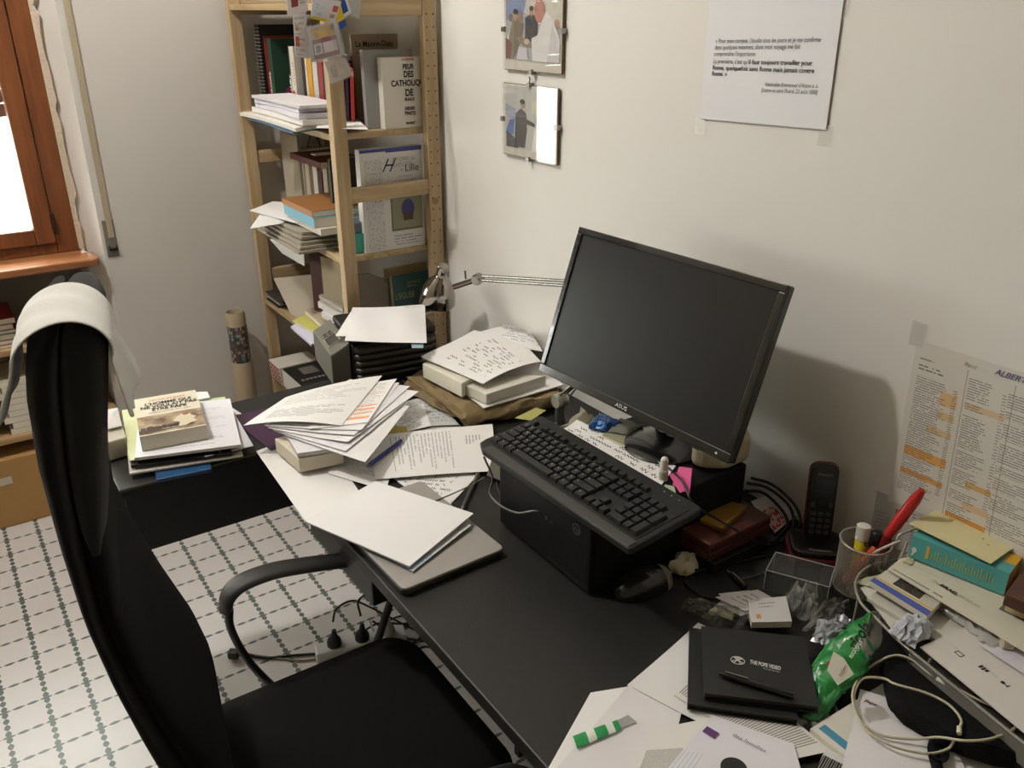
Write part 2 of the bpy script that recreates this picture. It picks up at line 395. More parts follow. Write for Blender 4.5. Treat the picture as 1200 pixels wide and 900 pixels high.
# window: frame, two sashes, panes, handle-less hinges
M_frame = wood('#7f4c2a', '#683a1e', 2, .4, 0)
wz0, wz1 = .932, 2.30
wr = thing('window_1', 'brown wooden casement window', 'window', (-.35, WF, wz0)); del wr['label']; del wr['category']; wr['kind'] = 'structure'
bm = B()
box(bm, (.340, WF, wz0), (.410, WF+.07, wz1)); box(bm, (NX0+.06, WF, wz0), (NX0+.13, WF+.07, wz1))
box(bm, (NX0+.13, WF, wz0), (.340, WF+.07, wz0+.035)); box(bm, (NX0+.13, WF, wz1-.05), (.340, WF+.07, wz1))
obj('window_frame', bm, M_frame, wr, bevel=.003)
M_glass = clear(.02, '#f4f8f6', .02)
for (x0, x1) in ((-.345, .3385), (-1.018, -.347)):
    bm = B(); zb, zt = wz0+.036, wz1-.052
    box(bm, (x0, WF-.012, zb), (x0+.06, WF+.045, zt)); box(bm, (x1-.06, WF-.012, zb), (x1, WF+.045, zt))
    box(bm, (x0+.06, WF-.012, zb), (x1-.06, WF+.045, zb+.055)); box(bm, (x0+.06, WF-.012, zt-.07), (x1-.06, WF+.045, zt))
    s = obj('window_sash', bm, M_frame, wr, bevel=.006)
    obj('window_pane', box(B(), (x0+.055, WF+.02, zb+.05), (x1-.055, WF+.024, zt-.06)), M_glass, s)
for z in (1.0, 2.1):
    obj('hinge', lathe(B(), [(.006, 0), (.006, .07)], (.342, WF-.016, z)), mat('#3b2a1e', .4, .6), wr, smooth=True)
bm = B()                                            # rolling shutter, lowered two thirds of the way
for k in range(22):
    z = 1.375+k*.045; box(bm, (-1.07, WF+.11, z), (.395, WF+.125, z+.042))
tag(obj('roller_shutter', bm, mat('#5d2f17', .5), bevel=.004), 'brown slatted roller shutter hanging outside the window glass', 'shutter')
# sill
bm = B(); prism(bm, [(NX0+.06, WF+.06, .905), (NR+.004, WF+.06, .905), (NR+.004, WF, .905), (.448, 3.17, .905), (.448, 3.155, .905), (.438, 3.105, .905), (NX0-.03, 3.10, .905), (NX0-.03, 3.148, .905), (NX0+.005, 3.17, .905)], (0, 0, .027))
struct(obj('trim_2', bm, wood('#a06b45', '#865634', 0, .4, 0), bevel=.006))
# shutter strap with its winder plate
st = thing('shutter_strap', 'beige woven roller shutter strap running down the wall to a metal winder plate', 'strap', (.497, WY, .93))
obj('strap', box(B(), (.489, WY-.0055, .985), (.508, WY-.0035, 2.7)), mat('#b3a68c', .9, bump=.5, bscale=500), st)
pl = obj('winder_plate', box(B(), (.476, WY-.003, .918), (.513, WY-.0002, 1.045)), mat('#8d8a82', .4, .5), st, bevel=.002)
bm = box(B(), (.484, WY-.012, .94), (.510, WY-.004, .949)); box(bm, (.484, WY-.012, .945), (.487, WY-.004, .957)); box(bm, (.507, WY-.012, .945), (.510, WY-.004, .957))
obj('strap_clip', bm, mat('#2f2c28', .5, .5), pl)
obj('screw', lathe(B(), [(.004, 0), (.004, .002)], (.497, WY-.003, .93), (0, -1, 0), 12), M_steel, pl)

# ------------------------------------------------------------------ SHELVES UNDER THE WINDOW
M_lshelf = wood('#b99a70', '#9c7d54', 0, .6)
for z, lab in ((.335, 'lower pale wooden shelf board in the niche under the window'), (.650, 'upper pale wooden shelf board in the niche under the window')):
    tag(obj('shelf_board', box(B(), (NX0+.06, 3.165, z-.022), (NR+.008, 3.445, z)), M_lshelf, bevel=.002), lab, 'shelf', 'niche shelf boards')
r = thing('cardboard_box', 'brown cardboard box on the floor under the window shelves, taped across', 'box', (-.07, 3.29, 0))
obj('carton', box(B(), (-.26, 3.158, .001), (.13, 3.42, .262)), mat('#a8814f', .85, bump=.1, bscale=60), r, bevel=.004)
obj('packing_tape', fbox(B(), V((-.1, 3.157, .165)), V((1, 0, .03)), V((0, -1, 0)), V((0, 0, 1)), (0, 0, 0), (.13, .0008, .028)), mat('#b9b3a4', .4), r)
for k, (dx, w, h, hx) in enumerate(((-.16, .15, .012, '#7e2b28'), (-.15, .17, .014, '#8d2d2a'), (-.17, .16, .020, '#2c2d33'), (-.14, .15, .012, '#4c4a4d'), (-.15, .15, .018, '#a42a26'), (-.145, .16, .02, '#8c2420'))):
    z = .651+sum((.012, .014, .020, .012, .018, .02)[:k])
    book(['maroon paperback at the bottom of the pile on the upper niche shelf', 'dark red paperback second from the bottom on the upper niche shelf', 'thick navy paperback in the pile on the upper niche shelf', 'thin grey paperback in the pile on the upper niche shelf', 'bright red paperback below the top one on the upper niche shelf', 'dark red paperback on top of the pile on the upper niche shelf'][k],
         (.15+(k % 2)*.01, 3.185+.004*k, z), (-1, 0, 0), (0, 1, 0), w+.06, .2, h, mat(hx, .5), group='paperbacks piled on the upper niche shelf').location.z += h
for k in range(9):
    z = .336+.0225*k; dx = (0, .01, -.012, .006, -.004, .012, -.01, .004, -.006)[k]
    c = ['#c9c2b0', '#d3ccbd', '#bdb5a2'][k % 3]
    book('white paperback number %s up in the leaning stack on the lower niche shelf' % ['one', 'two', 'three', 'four', 'five', 'six', 'seven', 'eight', 'nine'][k], (.205+dx, 3.18, z), (-1, 0, 0), (0, 1, 0), .14, .2, .0215, mat(c, .7), group='white paperbacks stacked on the lower niche shelf').location.z += .0215
sheet('loose beige folder slumped over papers on the lower niche shelf', [(-.2, 3.19, .46), (.045, 3.172, .44), (.05, 3.4, .47), (-.2, 3.4, .5)], mat('#b9b29c', .8), wave=.01, th=.002, name='folder', cat='folder')
for k in range(5):
    sheet(['', 'second', 'third', 'fourth', 'fifth'][k]+(' ' if k else '')+'sheaf of loose papers on the lower niche shelf, below the beige folder', [(-.22, 3.175+.004*k, .337+.022*k), (.03-.008*k, 3.17+.006*k, .337+.02*k), (.035, 3.4, .337+.022*k), (-.22, 3.4, .337+.024*k)], mat('#c4bdae', .85), th=.016, wave=.002, name='paper_sheaf', group='paper sheaves on the lower niche shelf')

# ------------------------------------------------------------------ PINE SHELVING UNIT
M_pine = wood('#bba583', '#a48b67', 2); M_pineX = wood('#bba583', '#a48b67', 0); M_pineY = wood('#b8a17d', '#a08863', 1)
SX0, SX1, SY0, SY1 = .978, 1.318, 2.300, 3.125; PW = .042
un = thing('shelving_unit', 'tall untreated pine shelving unit with ladder sides in the corner', 'shelf', ((SX0+SX1)/2, (SY0+SY1)/2, 0))
def post(x, y, ztop):
    p = obj('post', box(B(), (x, y, 0), (x+PW, y+.032, ztop)), M_pine, un, bevel=.002)
    return p
HOLE = mat('#2b2118', .9)
pf = post(SX0, SY0, 2.1); pr = post(SX1-PW, SY0, 2.1); pb = post(SX0, SY1-.032, 2.1); pq = post(SX1-PW, SY1-.032, 2.1)
bm = B()
for i in range(34):
    z = .55+i*.0345
    for dx in (.009, .031): obj('peg_hole', lathe(B(), [(.0022, 0), (.0022, .0008)], (SX1-PW+dx, SY0-.0003, z), (0, -1, 0), 8), HOLE, pr)
bm.free()
for y, zs in ((SY0+.004, (.33, .78, 1.205, 1.705)), (SY1-.028, (.33, .78, 1.215, 1.705))):
    for z in zs: obj('rung', box(B(), (SX0+PW+.0003, y, z-.022), (SX1-PW-.0003, y+.022, z+.022)), M_pineX, un, bevel=.003)
BZ = (.375, .690, 1.020, 1.378, 1.715)
for z in BZ: obj('shelf_board', box(B(), (SX0+.004, SY0+.0325, z-.018), (SX1-.004, SY1-.0325, z)), M_pineY, un, bevel=.0015)
obj('brace', tube(B(), [(1.20, 3.085, 1.45), (1.23, 3.085, 1.32), (1.26, 3.085, 1.22)], .002), HOLE, un)
obj('brace', tube(B(), [(1.26, 3.08, 1.45), (1.23, 3.08, 1.32), (1.20, 3.08, 1.22)], .002), HOLE, un)

def spine_book(label, xl, xr, yt, X, zb, hx, deep=.16, group=None, yb=None, rough=.55, **k):
    """standing book, spine towards the room (-X); pixel columns of its spine on plane X"""
    ya = QX(xl, yt, X).y; yb_ = QX(xr, yt, X).y; top = QX((xl+xr)/2, yt, X).z
    T = min(abs(ya-yb_)*.97, .036); H = max(.05, top-zb)
    return book(label, (X, max(ya, yb_), zb+.0005), (1, 0, 0), (0, 0, 1), deep, H, T, mat(hx, rough), group=group, **k)
G1 = 'books standing on the shelf level with the white paper pile'
z4 = BZ[3]
# spiral-bound notebook + row, spines facing the room
for (lab, xl, xr, yt, hx, d) in (
    ('red and white spined book beside the spiral notebook', 304.5, 311.5, 42, '#9b2f2a', .15),
    ('dark green tall book with a magenta blot on its cover, upper shelf', 312, 336, 46, '#1f3f2f', .16),
    ('thin black book right of the green one, upper shelf', 336.5, 337.7, 53, '#191619', .15),
    ('cream spined book with a red square logo, upper shelf', 338, 351.5, 55, '#cfc8b9', .16),
    ('black and cream striped slim book, upper shelf', 352.5, 356, 68, '#1b191a', .14),
    ('cream slim book left of the yellow one, upper shelf', 356.3, 358.4, 68, '#cbc2ae', .14),
    ('mustard yellow spined book, upper shelf', 358.7, 364.5, 68, '#c18d22', .15),
    ('grey-white book with a blue foot, upper shelf', 365, 372, 70, '#b9b3ac', .15),
    ('dark red tall book, upper shelf', 372.4, 376.6, 72, '#8d1f26', .15),
    ('black narrow book next to the dark red one', 377, 381, 78, '#141213', .14),
    ('red and white narrow book left of the corner post', 381.3, 386, 76, '#a3302c', .14)):
    b = spine_book(lab, xl, xr, yt, 1.06, z4, hx, d, G1)
    o, w, h, t, dd = [V(x) for x in b['_f']]
    if 'green' in lab:
        bm = B(); patch(bm, *on_front(b, 0, 0), disc(0, 0, 0, .075, .045, .045, .045)); obj('cover_blot', bm, mat('#8c2457', .6), b)
        bm = B(); patch(bm, *on_front(b, 0, 0), disc(0, 0, 0, .075, .16, .018, .05)); obj('cover_portrait', bm, mat('#b3aaa0', .6), b)
        text('ANNUAIRE', .022, on_spine(b, .02, .010)[0], h, -t, M_white, b, bold=.01)
    if 'red square' in lab:
        bm = B(); patch(bm, *on_spine(b, 0, 0), [(.002, .050), (dd[2]*.55, .050), (dd[2]*.55, .082), (.002, .082)]); lg = obj('logo', bm, mat('#b5302a', .6), b)
        text('aqui', .011, on_spine(b, .054, .004)[0]-w*.0006, t, h, M_white, b, bold=.02)
        bm = B()
        for q in range(8): patch(bm, *on_spine(b, .10+.009*q, dd[2]*.6), [(0, 0), (.006, 0), (.006, .005), (0, .005)])
        obj('lettering', bm, mat('#8d8a84', .7), b)
    if 'blue foot' in lab: obj('spine_label', patch(B(), *on_spine(b, 0, 0), [(.001, .01), (dd[2]-.001, .01), (dd[2]-.001, .05), (.001, .05)]), mat('#3a3a6c', .6), b)
    if 'red and white spined' in lab:
        bm = B()
        for q in range(7): patch(bm, *on_spine(b, .08+.018*q, .003), [(0, 0), (dd[2]*.6, 0), (dd[2]*.6, .012), (0, .012)])
        obj('lettering', bm, M_white, b)
# spiral notebook
sb = spine_book('black spiral-bound notebook standing by the back post', 297.5, 303, 29, 1.045, z4, '#141414', .17, G1)
o, w, h, t, dd = [V(x) for x in sb['_f']]
bm = B()
for q in range(24):
    zc = o+h*(.01+q*(dd[1]-.02)/23)+t*dd[2]*.5-w*.001
    tube(bm, [zc+t*dd[2]*.7*cos(a)+w*.006*sin(a) for a in [k*pi/5 for k in range(11)]], .0011, 5)
obj('spiral_binding', bm, mat('#a5a29d', .4, .6), sb)
tag(obj('magazine', box(B(), (1.08, 3.02, z4+.001), (1.09, 3.085, z4+.27)), mat('#a7aba6', .6)), 'pale grey folder standing against the far end of the upper shelf', 'folder')

def cover_book(label, xl, xr, yt, Y, zb, T, hx, lean=0, group=None, hard=False, tex=None, W=None, **k):
    """standing book, front cover towards the camera (-Y)"""
    x0 = QY(xl, yt, Y).x; x1 = QY(xr, yt, Y).x; top = QY(xl, yt, Y).z
    h = V((0, sin(radians(lean)), cos(radians(lean))))
    t = V((1, 0, 0)).cross(h)
    return book(label, V((x0, Y, zb+.0005))-t*T+V((0, 0, abs(t.z)*T if lean else 0)), (1, 0, 0), h, W or (x1-x0), (top-zb)/cos(radians(lean)), T, tex or mat(hx, .55), group=group, hard=hard, **k)
G2 = 'books facing forward on the upper shelf'
fb = SY0+.036
b = cover_book('white book lettered PEUR DES CATHOLIQUES DE FRANCE in black, upper shelf', 447, 486, 68, fb+.003+.03*0, z4, .030, '#d6d2c6', 0, G2, W=.135)
p, w, h = on_front(b, 0, 0); K = M_ink; ht = V(b['_f'][4])[1]
RED = mat('#a33a35', .6)
for s, sz, v, m_ in (('LA GRANDE', .0085, .205, RED), ('PEUR', .019, .182, K), ('DES', .023, .160, K), ('CATHOLIQUES', .0225, .136, K), ('DE', .026, .108, K), ('FRANCE', .0105, .095, K), ('HENRI', .014, .068, K), ('TINCQ', .014, .054, K), ('GRASSET', .0095, .028, K)):
    text(s, sz, p+w*(.083 if s != 'CATHOLIQUES' else .088)+h*(v-.018), w, h, m_, b, align='CENTER', bold=.035, stretch=.82)
bm = B()
for v in (.076, .042, .197): patch(bm, p, w, h, [(.066, v), (.1, v), (.1, v+.0015), (.066, v+.0015)])
obj('rule_line', bm, RED, b)
b = book('grey hardback ring binder leaning behind the white book', V((1.122, 2.40, z4+.001)), (.97, -.12, 0), (.0, .03, 1), .150, .215, .026, mat('#8f8f8e', .6), group=G2, hard=True)
b = cover_book('beige journal titled La Maison-Dieu standing behind, upper shelf', 413, 468, 41, 2.47, z4, .012, '#a3917e', 3, G2)
p, w, h = on_front(b, 0, 0); ht = b['_f'][4][1]
text('La Maison-Dieu', .023, p+w*.012+h*(ht-.034), w, h, M_ink, b, bold=.012, stretch=.85)
obj('rule_line', patch(B(), p, w, h, [(.01, ht-.05), (.15, ht-.05), (.15, ht-.052), (.01, ht-.052)]), mat('#6d3530', .7), b)
for k, (x, y, hh, hx, lab) in enumerate(((1.075, 2.43, .20, '#54436b', 'slim purple paperback leaning in front of the beige journal'), (1.085, 2.415, .165, '#a6342c', 'slim orange-red paperback leaning in front of the beige journal'), (1.058, 2.425, .19, '#8b8378', 'slim taupe paperback leaning in front of the beige journal'))):
    book(lab, (x, y, z4+.001), (.4, .9, 0), (.05, 0, 1), .13, hh, .010, mat(hx, .5), group=G2)

# the white paper pile hanging over the shelf edge
GP = 'white paper pile overhanging the upper shelf'
zz = z4+.001
pile = [((.915, 2.44), (.905, 2.80), .006, '#4d6f8e', 'blue folder at the bottom of the overhanging white paper pile'),
        ((.915, 2.42), (.900, 2.86), .010, '#d7d3ca', 'crumpled white booklet low in the overhanging white paper pile'),
        ((.930, 2.40), (.935, 2.84), .016, '#e3e0dc', 'thick white sheaf in the middle of the overhanging white paper pile'),
        ((.925, 2.41), (.935, 2.80), .014, '#dcdae4', 'bluish white sheaf in the upper part of the overhanging white paper pile'),
        ((.930, 2.42), (.930, 2.79), .012, '#dedce6', 'bluish white sheaf just under the top of the overhanging white paper pile'),
        ((.925, 2.40), (.925, 2.80), .008, '#d6d3d6', 'grey-white top sheaf of the overhanging white paper pile')]
for k, (a, b_, th, hx, lab) in enumerate(pile):
    X1 = 1.05+.0*k
    sheet(lab, [(a[0], a[1], zz), (X1, a[1]-.015*(k % 2), zz), (X1, b_[1], zz), (b_[0], b_[1], zz)], mat(hx, .8, spec=.2), th=th, lift=(-.006 if k < 2 else 0, 0, 0, 0), wave=.0015, name='paper_sheaf', group=GP, side=mat(hx, .9, bump=.3, bscale=700))
    zz += th+.0016
sheet('white sheet fanned out to the right under the overhanging paper pile', [P(370, 150, 1.395), P(432, 152, 1.395), P(420, 140, 1.395), P(385, 130, 1.395)], M_white, name='paper_sheet', group=GP, bulge=.004)

# second shelf (z 1.02): leaning row at the back, pile of paperbacks, crates
z3 = BZ[2]
G3 = 'small books standing in the middle shelf'
for lab, xl, xr, yt, hx in (('black slim book at the back of the middle shelf', 336, 343.5, 183, '#231c1d'), ('blue slim book at the back of the middle shelf', 344, 348.5, 183, '#5a7184'),
                            ('white book leaning left, middle shelf', 349, 356, 176, '#d5cfc4'), ('cream book in the middle shelf row', 356.5, 364, 191, '#c9bda9'), ('white book leaning right, middle shelf', 364.5, 371, 181, '#dad4c8'),
                            ('dark maroon short book, middle shelf', 371.5, 377, 200, '#452024'), ('pale short book, middle shelf', 377.5, 384, 197, '#b7a991'), ('grey short book, middle shelf', 384.5, 389, 200, '#96897a')):
    spine_book(lab, xl, xr, yt, 1.10, z3, hx, .13, G3)
book('maroon hardback lying flat on top of the middle shelf row', (1.06, 2.62, 1.235), (1, 0, 0), (0, 1, 0), .16, .26, .02, mat('#5e2423', .5), group=G3)
tag(obj('cardboard_sheet', box(B(), (1.09, 2.88, z3+.0005), (1.10, 3.04, z3+.285)), mat('#a79f8f', .8)), 'grey card sheet standing at the far end of the middle shelf', 'card')
zz = z3+.058
G4 = 'paperbacks lying on the newspapers, middle shelf'
for lab, x, y, W, H, T, hx in (('white paperback at the bottom of the middle shelf pile', .955, 2.40, .16, .24, .020, '#cfc6b8'),
                               ('pale blue and rust spined paperback in the middle shelf pile', .945, 2.42, .17, .25, .030, '#6fa3b8'),
                               ('tan paperback on top of the middle shelf pile', .945, 2.43, .17, .25, .018, '#9a6a3c')):
    b = book(lab, (x, y+H, zz), (1, 0, 0), (0, -1, 0), W, H, T, mat(hx, .5), group=G4)
    # t = w x h points down for this frame, so lift it
    b.location.z += T
    zz += T+.0006
G5 = 'folded newspapers on the middle shelf'
M_news = printed('#a39c8c', blocks=[(.005, .2, .005, .29, .006, .5, .7)])
for k in range(5):
    sheet(['bottom folded newspaper sagging over the middle shelf edge', 'second folded newspaper from the bottom, middle shelf', 'middle one of the folded newspapers, middle shelf', 'folded newspaper just below the top one, middle shelf', 'top folded newspaper, middle shelf'][k],
          [(.895+.008*k, 2.44+.01*k, z3+.001+.011*k-.0), (1.12, 2.44+.01*k, z3+.001+.011*k), (1.12, 2.83-.01*k, z3+.001+.011*k), (.90+.006*k, 2.83-.02*k, z3+.001+.011*k)], M_news, th=.008, lift=(.004*(k > 2), 0, 0, .006*(k > 1)), name='newspaper', cat='newspaper', group=G5, side=mat('#9c9484', .9, bump=.5, bscale=400))
for k, (a, lab) in enumerate((((292, 247, 348, 262, 375, 240, 320, 236), 'white sheet jutting out from the middle shelf, upper one'), ((293, 268, 330, 262, 352, 250, 312, 240), 'white sheet jutting out from the middle shelf, lower one'))):
    zq = 1.085-.008*k
    sheet(lab, [P(a[0], a[1], zq), P(a[2], a[3], zq), P(a[4], a[5], zq), P(a[6], a[7], zq)], M_white, bulge=.006, group='white sheets jutting from the middle shelf')
sheet('white paper hanging down below the middle shelf edge', [QX(357, 312, .970), QX(356, 284, .970), QX(316, 280, .970), QX(331, 297, .968)], M_white, th=.0006, bulge=.004)
# turquoise crate and grey box
def crate(label, x0, x1, y0, y1, z0, z1, m, fl=.006, name='storage_box', cat='box', group=None, t=.002):
    bm = B(); a = [V((x0+fl, y0+fl, z0)), V((x1-fl, y0+fl, z0)), V((x1-fl, y1-fl, z0)), V((x0+fl, y1-fl, z0))]
    b_ = [V((x0, y0, z1)), V((x1, y0, z1)), V((x1, y1, z1)), V((x0, y1, z1))]; c = [V((x0+t, y0+t, z1)), V((x1-t, y0+t, z1)), V((x1-t, y1-t, z1)), V((x0+t, y1-t, z1))]
    d = [V((x0+fl+t, y0+fl+t, z0+t)), V((x1-fl-t, y0+fl+t, z0+t)), V((x1-fl-t, y1-fl-t, z0+t)), V((x0+fl+t, y1-fl-t, z0+t))]
    L = [[bm.verts.new(p) for p in q] for q in (a, b_, c, d)]
    for p, q in zip(L, L[1:]):
        for k in range(4): bm.faces.new((p[k], p[(k+1) % 4], q[(k+1) % 4], q[k]))
    bm.faces.new(L[0][::-1]); bm.faces.new(L[3])
    return tag(obj(name, bm, m, bevel=.0015), label, cat, group)
crate('turquoise plastic tray at the front of the middle shelf', 1.025, 1.11, 2.345, 2.50, z3+.0005, z3+.062, mat('#3fa08c', .45))
tag(obj('storage_box', box(B(), (1.035, 2.355, z3+.004), (1.10, 2.49, z3+.095)), mat('#5c6c78', .4, var=.4, vscale=60), bevel=.004), 'smoky blue plastic box of cards inside the turquoise tray', 'box')
# the big Lille volume
LT = printed('#cfcdc9', rects=[(0, .3, .292, .40, '#3c3f86'), (.0, .085, .285, .296, '#cfcdc9'), (.012, .07, .005, .275, '#bdbbb8'), (.092, .20, .055, .175, '#6d6a58'), (.098, .2, .062, .168, '#8a8a70')], photo=[(.012, .07, .005, .275, ('#8f8d8b', '#bfbdba', '#c9c7c3', '#cfcdc9'), 160.)], blocks=[(.10, .2, .012, .045, .009, .6, .6)], coat=.3)
b = cover_book('big white volume on the history of the diocese of Lille, behind the rung', 420.5, 492, 177, fb+.002, z3, .03, '#ffffff', 0, 'books facing forward in the middle shelf', tex=LT, W=.205)
p, w, h = on_front(b, 0, 0); H_ = b['_f'][4][1]; G_ = mat('#8c8a88', .8)
text('H', .055, p+w*.066+h*(H_-.068), w, h, M_ink, b, shear=.6, stretch=.9, name='lettering')
for s, sz, u, v in (('ISTOIRE du', .016, .105, .040), ('DIOCÈSE', .016, .108, .056), ('de', .012, .130, .070)): text(s, sz, p+w*u+h*(H_-v), w, h, G_, b)
text('Lille', .030, p+w*.145+h*(H_-.072), w, h, M_ink, b)
for s, v in (('À la rencontre', .088), ('de l\'histoire de l\'Église', .099), ('catholique en Flandre', .110)): text(s, .0085, p+w*.145+h*(H_-v), w, h, G_, b, align='CENTER', shear=.2)
bm = B(); patch(bm, p, w, h, disc(0, 0, 0, .150, .120, .022, .030)); obj('cover_emblem', bm, mat('#3a3f78', .6), b)
bm = B(); patch(bm, p, w, h, [(.134, .085), (.166, .085), (.168, .110), (.132, .110)], d=.0005); obj('cover_figure', bm, mat('#4c3a2c', .6), b)
book('dark slim book squeezed left of the Lille volume', (1.045, 2.52, z3+.001), (1, 0, 0), (0, 0, 1), .13, .26, .015, mat('#332c2b', .6))
book('rust slim book behind the Lille volume', (1.055, 2.54, z3+.001), (1, 0, 0), (0, 0, 1), .13, .22, .014, mat('#8d5a44', .6))

# third shelf (z .69)
z2 = BZ[1]
G6 = 'books on the shelf behind the chrome lamp'
b = cover_book('teal book with a pale border and yellow title, behind the lamp head', 460, 499, 327, 2.385, z2, .018, '#4c6b6b', 6, G6, tex=printed('#a7a183', rects=[(.008, .2, -.1, .262, '#486768')]), W=.15)
p, w, h = on_front(b, 0, 0); H_ = b['_f'][4][1]
text('L\'EGLISE', .028, p+w*.014+h*(H_-.080), w, h, mat('#c2bb8e', .7), b, stretch=.7)
for s, v in (('GEORGES', .034), ('SIMON', .046)): text(s, .011, p+w*.06+h*(H_-v), w, h, mat('#b4b49d', .7), b)
b = cover_book('pale book with yellowish top edge behind the teal one', 455, 499, 318, 2.42, z2, .012, '#b59d6c', 6, G6, W=.15)
b = cover_book('green-grey spined book left of the teal one', 446, 462, 331, 2.40, z2, .03, '#6c7a70', 4, G6)
# rounded grey-brown magazine file with a dark band
bm = B(); pts = [(QY(x, y, 2.40)) for x, y in ((412, 385), (455, 385), (455, 335), (448, 326), (435, 321), (420, 322), (412, 326))]
tag(obj('magazine', prism(bm, pts, (0, .015, 0)), mat('#8d8379', .6)), 'grey-brown booklet with a rounded top behind the corner post', 'magazine')
for (lab, a, th, hx, z, gz) in (('curved white paperback on top of the pile beside the corner post', (377, 338, 404, 352, 412, 340, 388, 330), .016, '#d7cec8', .83, 0),
                            ('white booklet second in the pile beside the corner post', (374, 350, 402, 366, 412, 356, 388, 342), .012, '#d9d3cd', .80, 0),
                            ('thick white paperback in the middle of the pile beside the corner post', (373, 360, 404, 376, 414, 366, 386, 350), .020, '#ded8d2', .775, 0),
                            ('white pad in the lower part of the pile beside the corner post', (377, 372, 405, 388, 416, 376, 386, 362), .018, '#ded9d6', .752, 0)):
    sheet(lab, [P(a[0], a[1], z), P(a[2], a[3], z), P(a[4], a[5], z), P(a[6], a[7], z)], mat(hx, .8), th=th, bulge=.004, name='paperback', cat='book', group='pile of paperbacks beside the corner post', side=mat(hx, .9, bump=.4, bscale=500))
sheet('cream paperback jutting out of the low shelf', [P(358, 368, .728), P(384, 392, .728), P(404, 386, .728), P(375, 361, .728)], mat('#b8a98e', .6), th=.014, name='paperback', cat='book', side=mat('#ddd5c6', .9))
sheet('yellow-green folder edge jutting out of the low shelf', [P(343, 377, .712), P(380, 398, .712), P(398, 390, .712), P(360, 368, .712)], mat('#c9c56a', .6), th=.004, name='folder', cat='folder')
sheet('lilac-white sheaf hanging off the low shelf above the tilted books', [P(341, 385, .700), P(365, 406, .700), P(400, 396, .700), P(365, 372, .700)], mat('#d3d1e2', .7), th=.008, name='paper_sheaf', side=mat('#c8c6dc', .9, bump=.4, bscale=600))
sheet('large beige card leaning inside the third shelf', [QX(344, 374, 1.0), QX(408, 366, 1.10), QX(408, 318, 1.10), QX(321, 326, 1.0)], mat('#b0a698', .8), th=.002, name='cardboard_sheet', cat='card')
for k in range(5): tag(obj('magazine', box(B(), (.985+.01*(k % 2), 2.96-.01*k, z2+.0005+.007*k), (1.14, 3.08, z2+.0065+.007*k)), mat(['#2d2a28', '#3a3733', '#8d857a', '#26241f', '#33302b'][k], .5)), ['lowest of the small dark magazines at the far end of the third shelf', 'second of the small dark magazines at the far end of the third shelf', 'grey one of the small dark magazines at the far end of the third shelf', 'fourth of the small dark magazines at the far end of the third shelf', 'top one of the small dark magazines at the far end of the third shelf'][k], 'magazine', 'dark magazines at the end of the third shelf')
book('cream book standing at the back under the turquoise tray', (1.05, 2.62, z2+.001), (.25, -.97, 0), (0, 0, 1), .16, .265, .02, mat('#b8ab90', .6))
book('brown-spined book standing at the back under the turquoise tray', (1.05, 2.72, z2+.001), (.25, -.97, 0), (0, 0, 1), .10, .285, .02, mat('#4c2b25', .6))
# lowest visible shelf (z .375)
z1 = BZ[0]
RS = printed('#d9d4ca', rects=[(-1, -.99, -1, 0, '#d9d4ca')])
for k in range(4):
    b = book(['bottom one of the red and white spined books on the lowest shelf', 'second of the red and white spined books on the lowest shelf', 'third of the red and white spined books on the lowest shelf', 'top one of the red and white spined books on the lowest shelf'][k], (.975-.004*k, 3.088-.003*k, z1+.001+.019*k), (1, 0, 0), (0, -1, 0), .16, .112, .018, mat('#d5cfc6', .6), group='red and white books on the lowest shelf')
    b.location.z += .018; o, w, h, t, dd = [V(x) for x in b['_f']]; bm = B()
    for q in range(4): patch(bm, o-w*.0006, t, h, [(.005, .008+.026*q), (.013, .008+.026*q), (.013, .026+.026*q), (.005, .026+.026*q)])
    obj('spine_lettering', bm, mat('#b03a36', .6), b)
b = book('large white book with a black photo cover on the lowest shelf', (.975, 2.965, z1+.001), (1, 0, 0), (0, -1, 0), .15, .22, .07, printed('#d8d4cc', rects=[(-.9, .0, -.9, 0, '#d8d4cc')]), group=None); b.location.z += .07
o, w, h, t, dd = [V(x) for x in b['_f']]
bm = fbox(B(), o, w, h, t, (0, 0, -.0012), (.15, .22, -.0002)); fb_ = obj('photo_cover', bm, mat('#232120', .45), b)
obj('cover_picture', fbox(B(), o, w, h, t, (.05, .03, -.0018), (.11, .10, -.0013)), mat('#6e6a66', .5), b)
bm = B()
for q in range(7): fbox(bm, o, w, h, t, (.02+.016*q, .14, -.0018), (.03+.016*q, .155, -.0013))
obj('lettering', bm, mat('#8f8a84', .5), b)
for k, (hx, lab) in enumerate((('#8c2b2b', 'dark red folder standing behind on the lowest shelf'), ('#a59d96', 'grey folder standing behind on the lowest shelf'), ('#b33a35', 'bright red folder standing behind on the lowest shelf'))):
    book(lab, (1.22, 2.60+.05*k, z1+.001), (.0, -1, 0), (0, 0, 1), .04, .26, .02, mat(hx, .5))

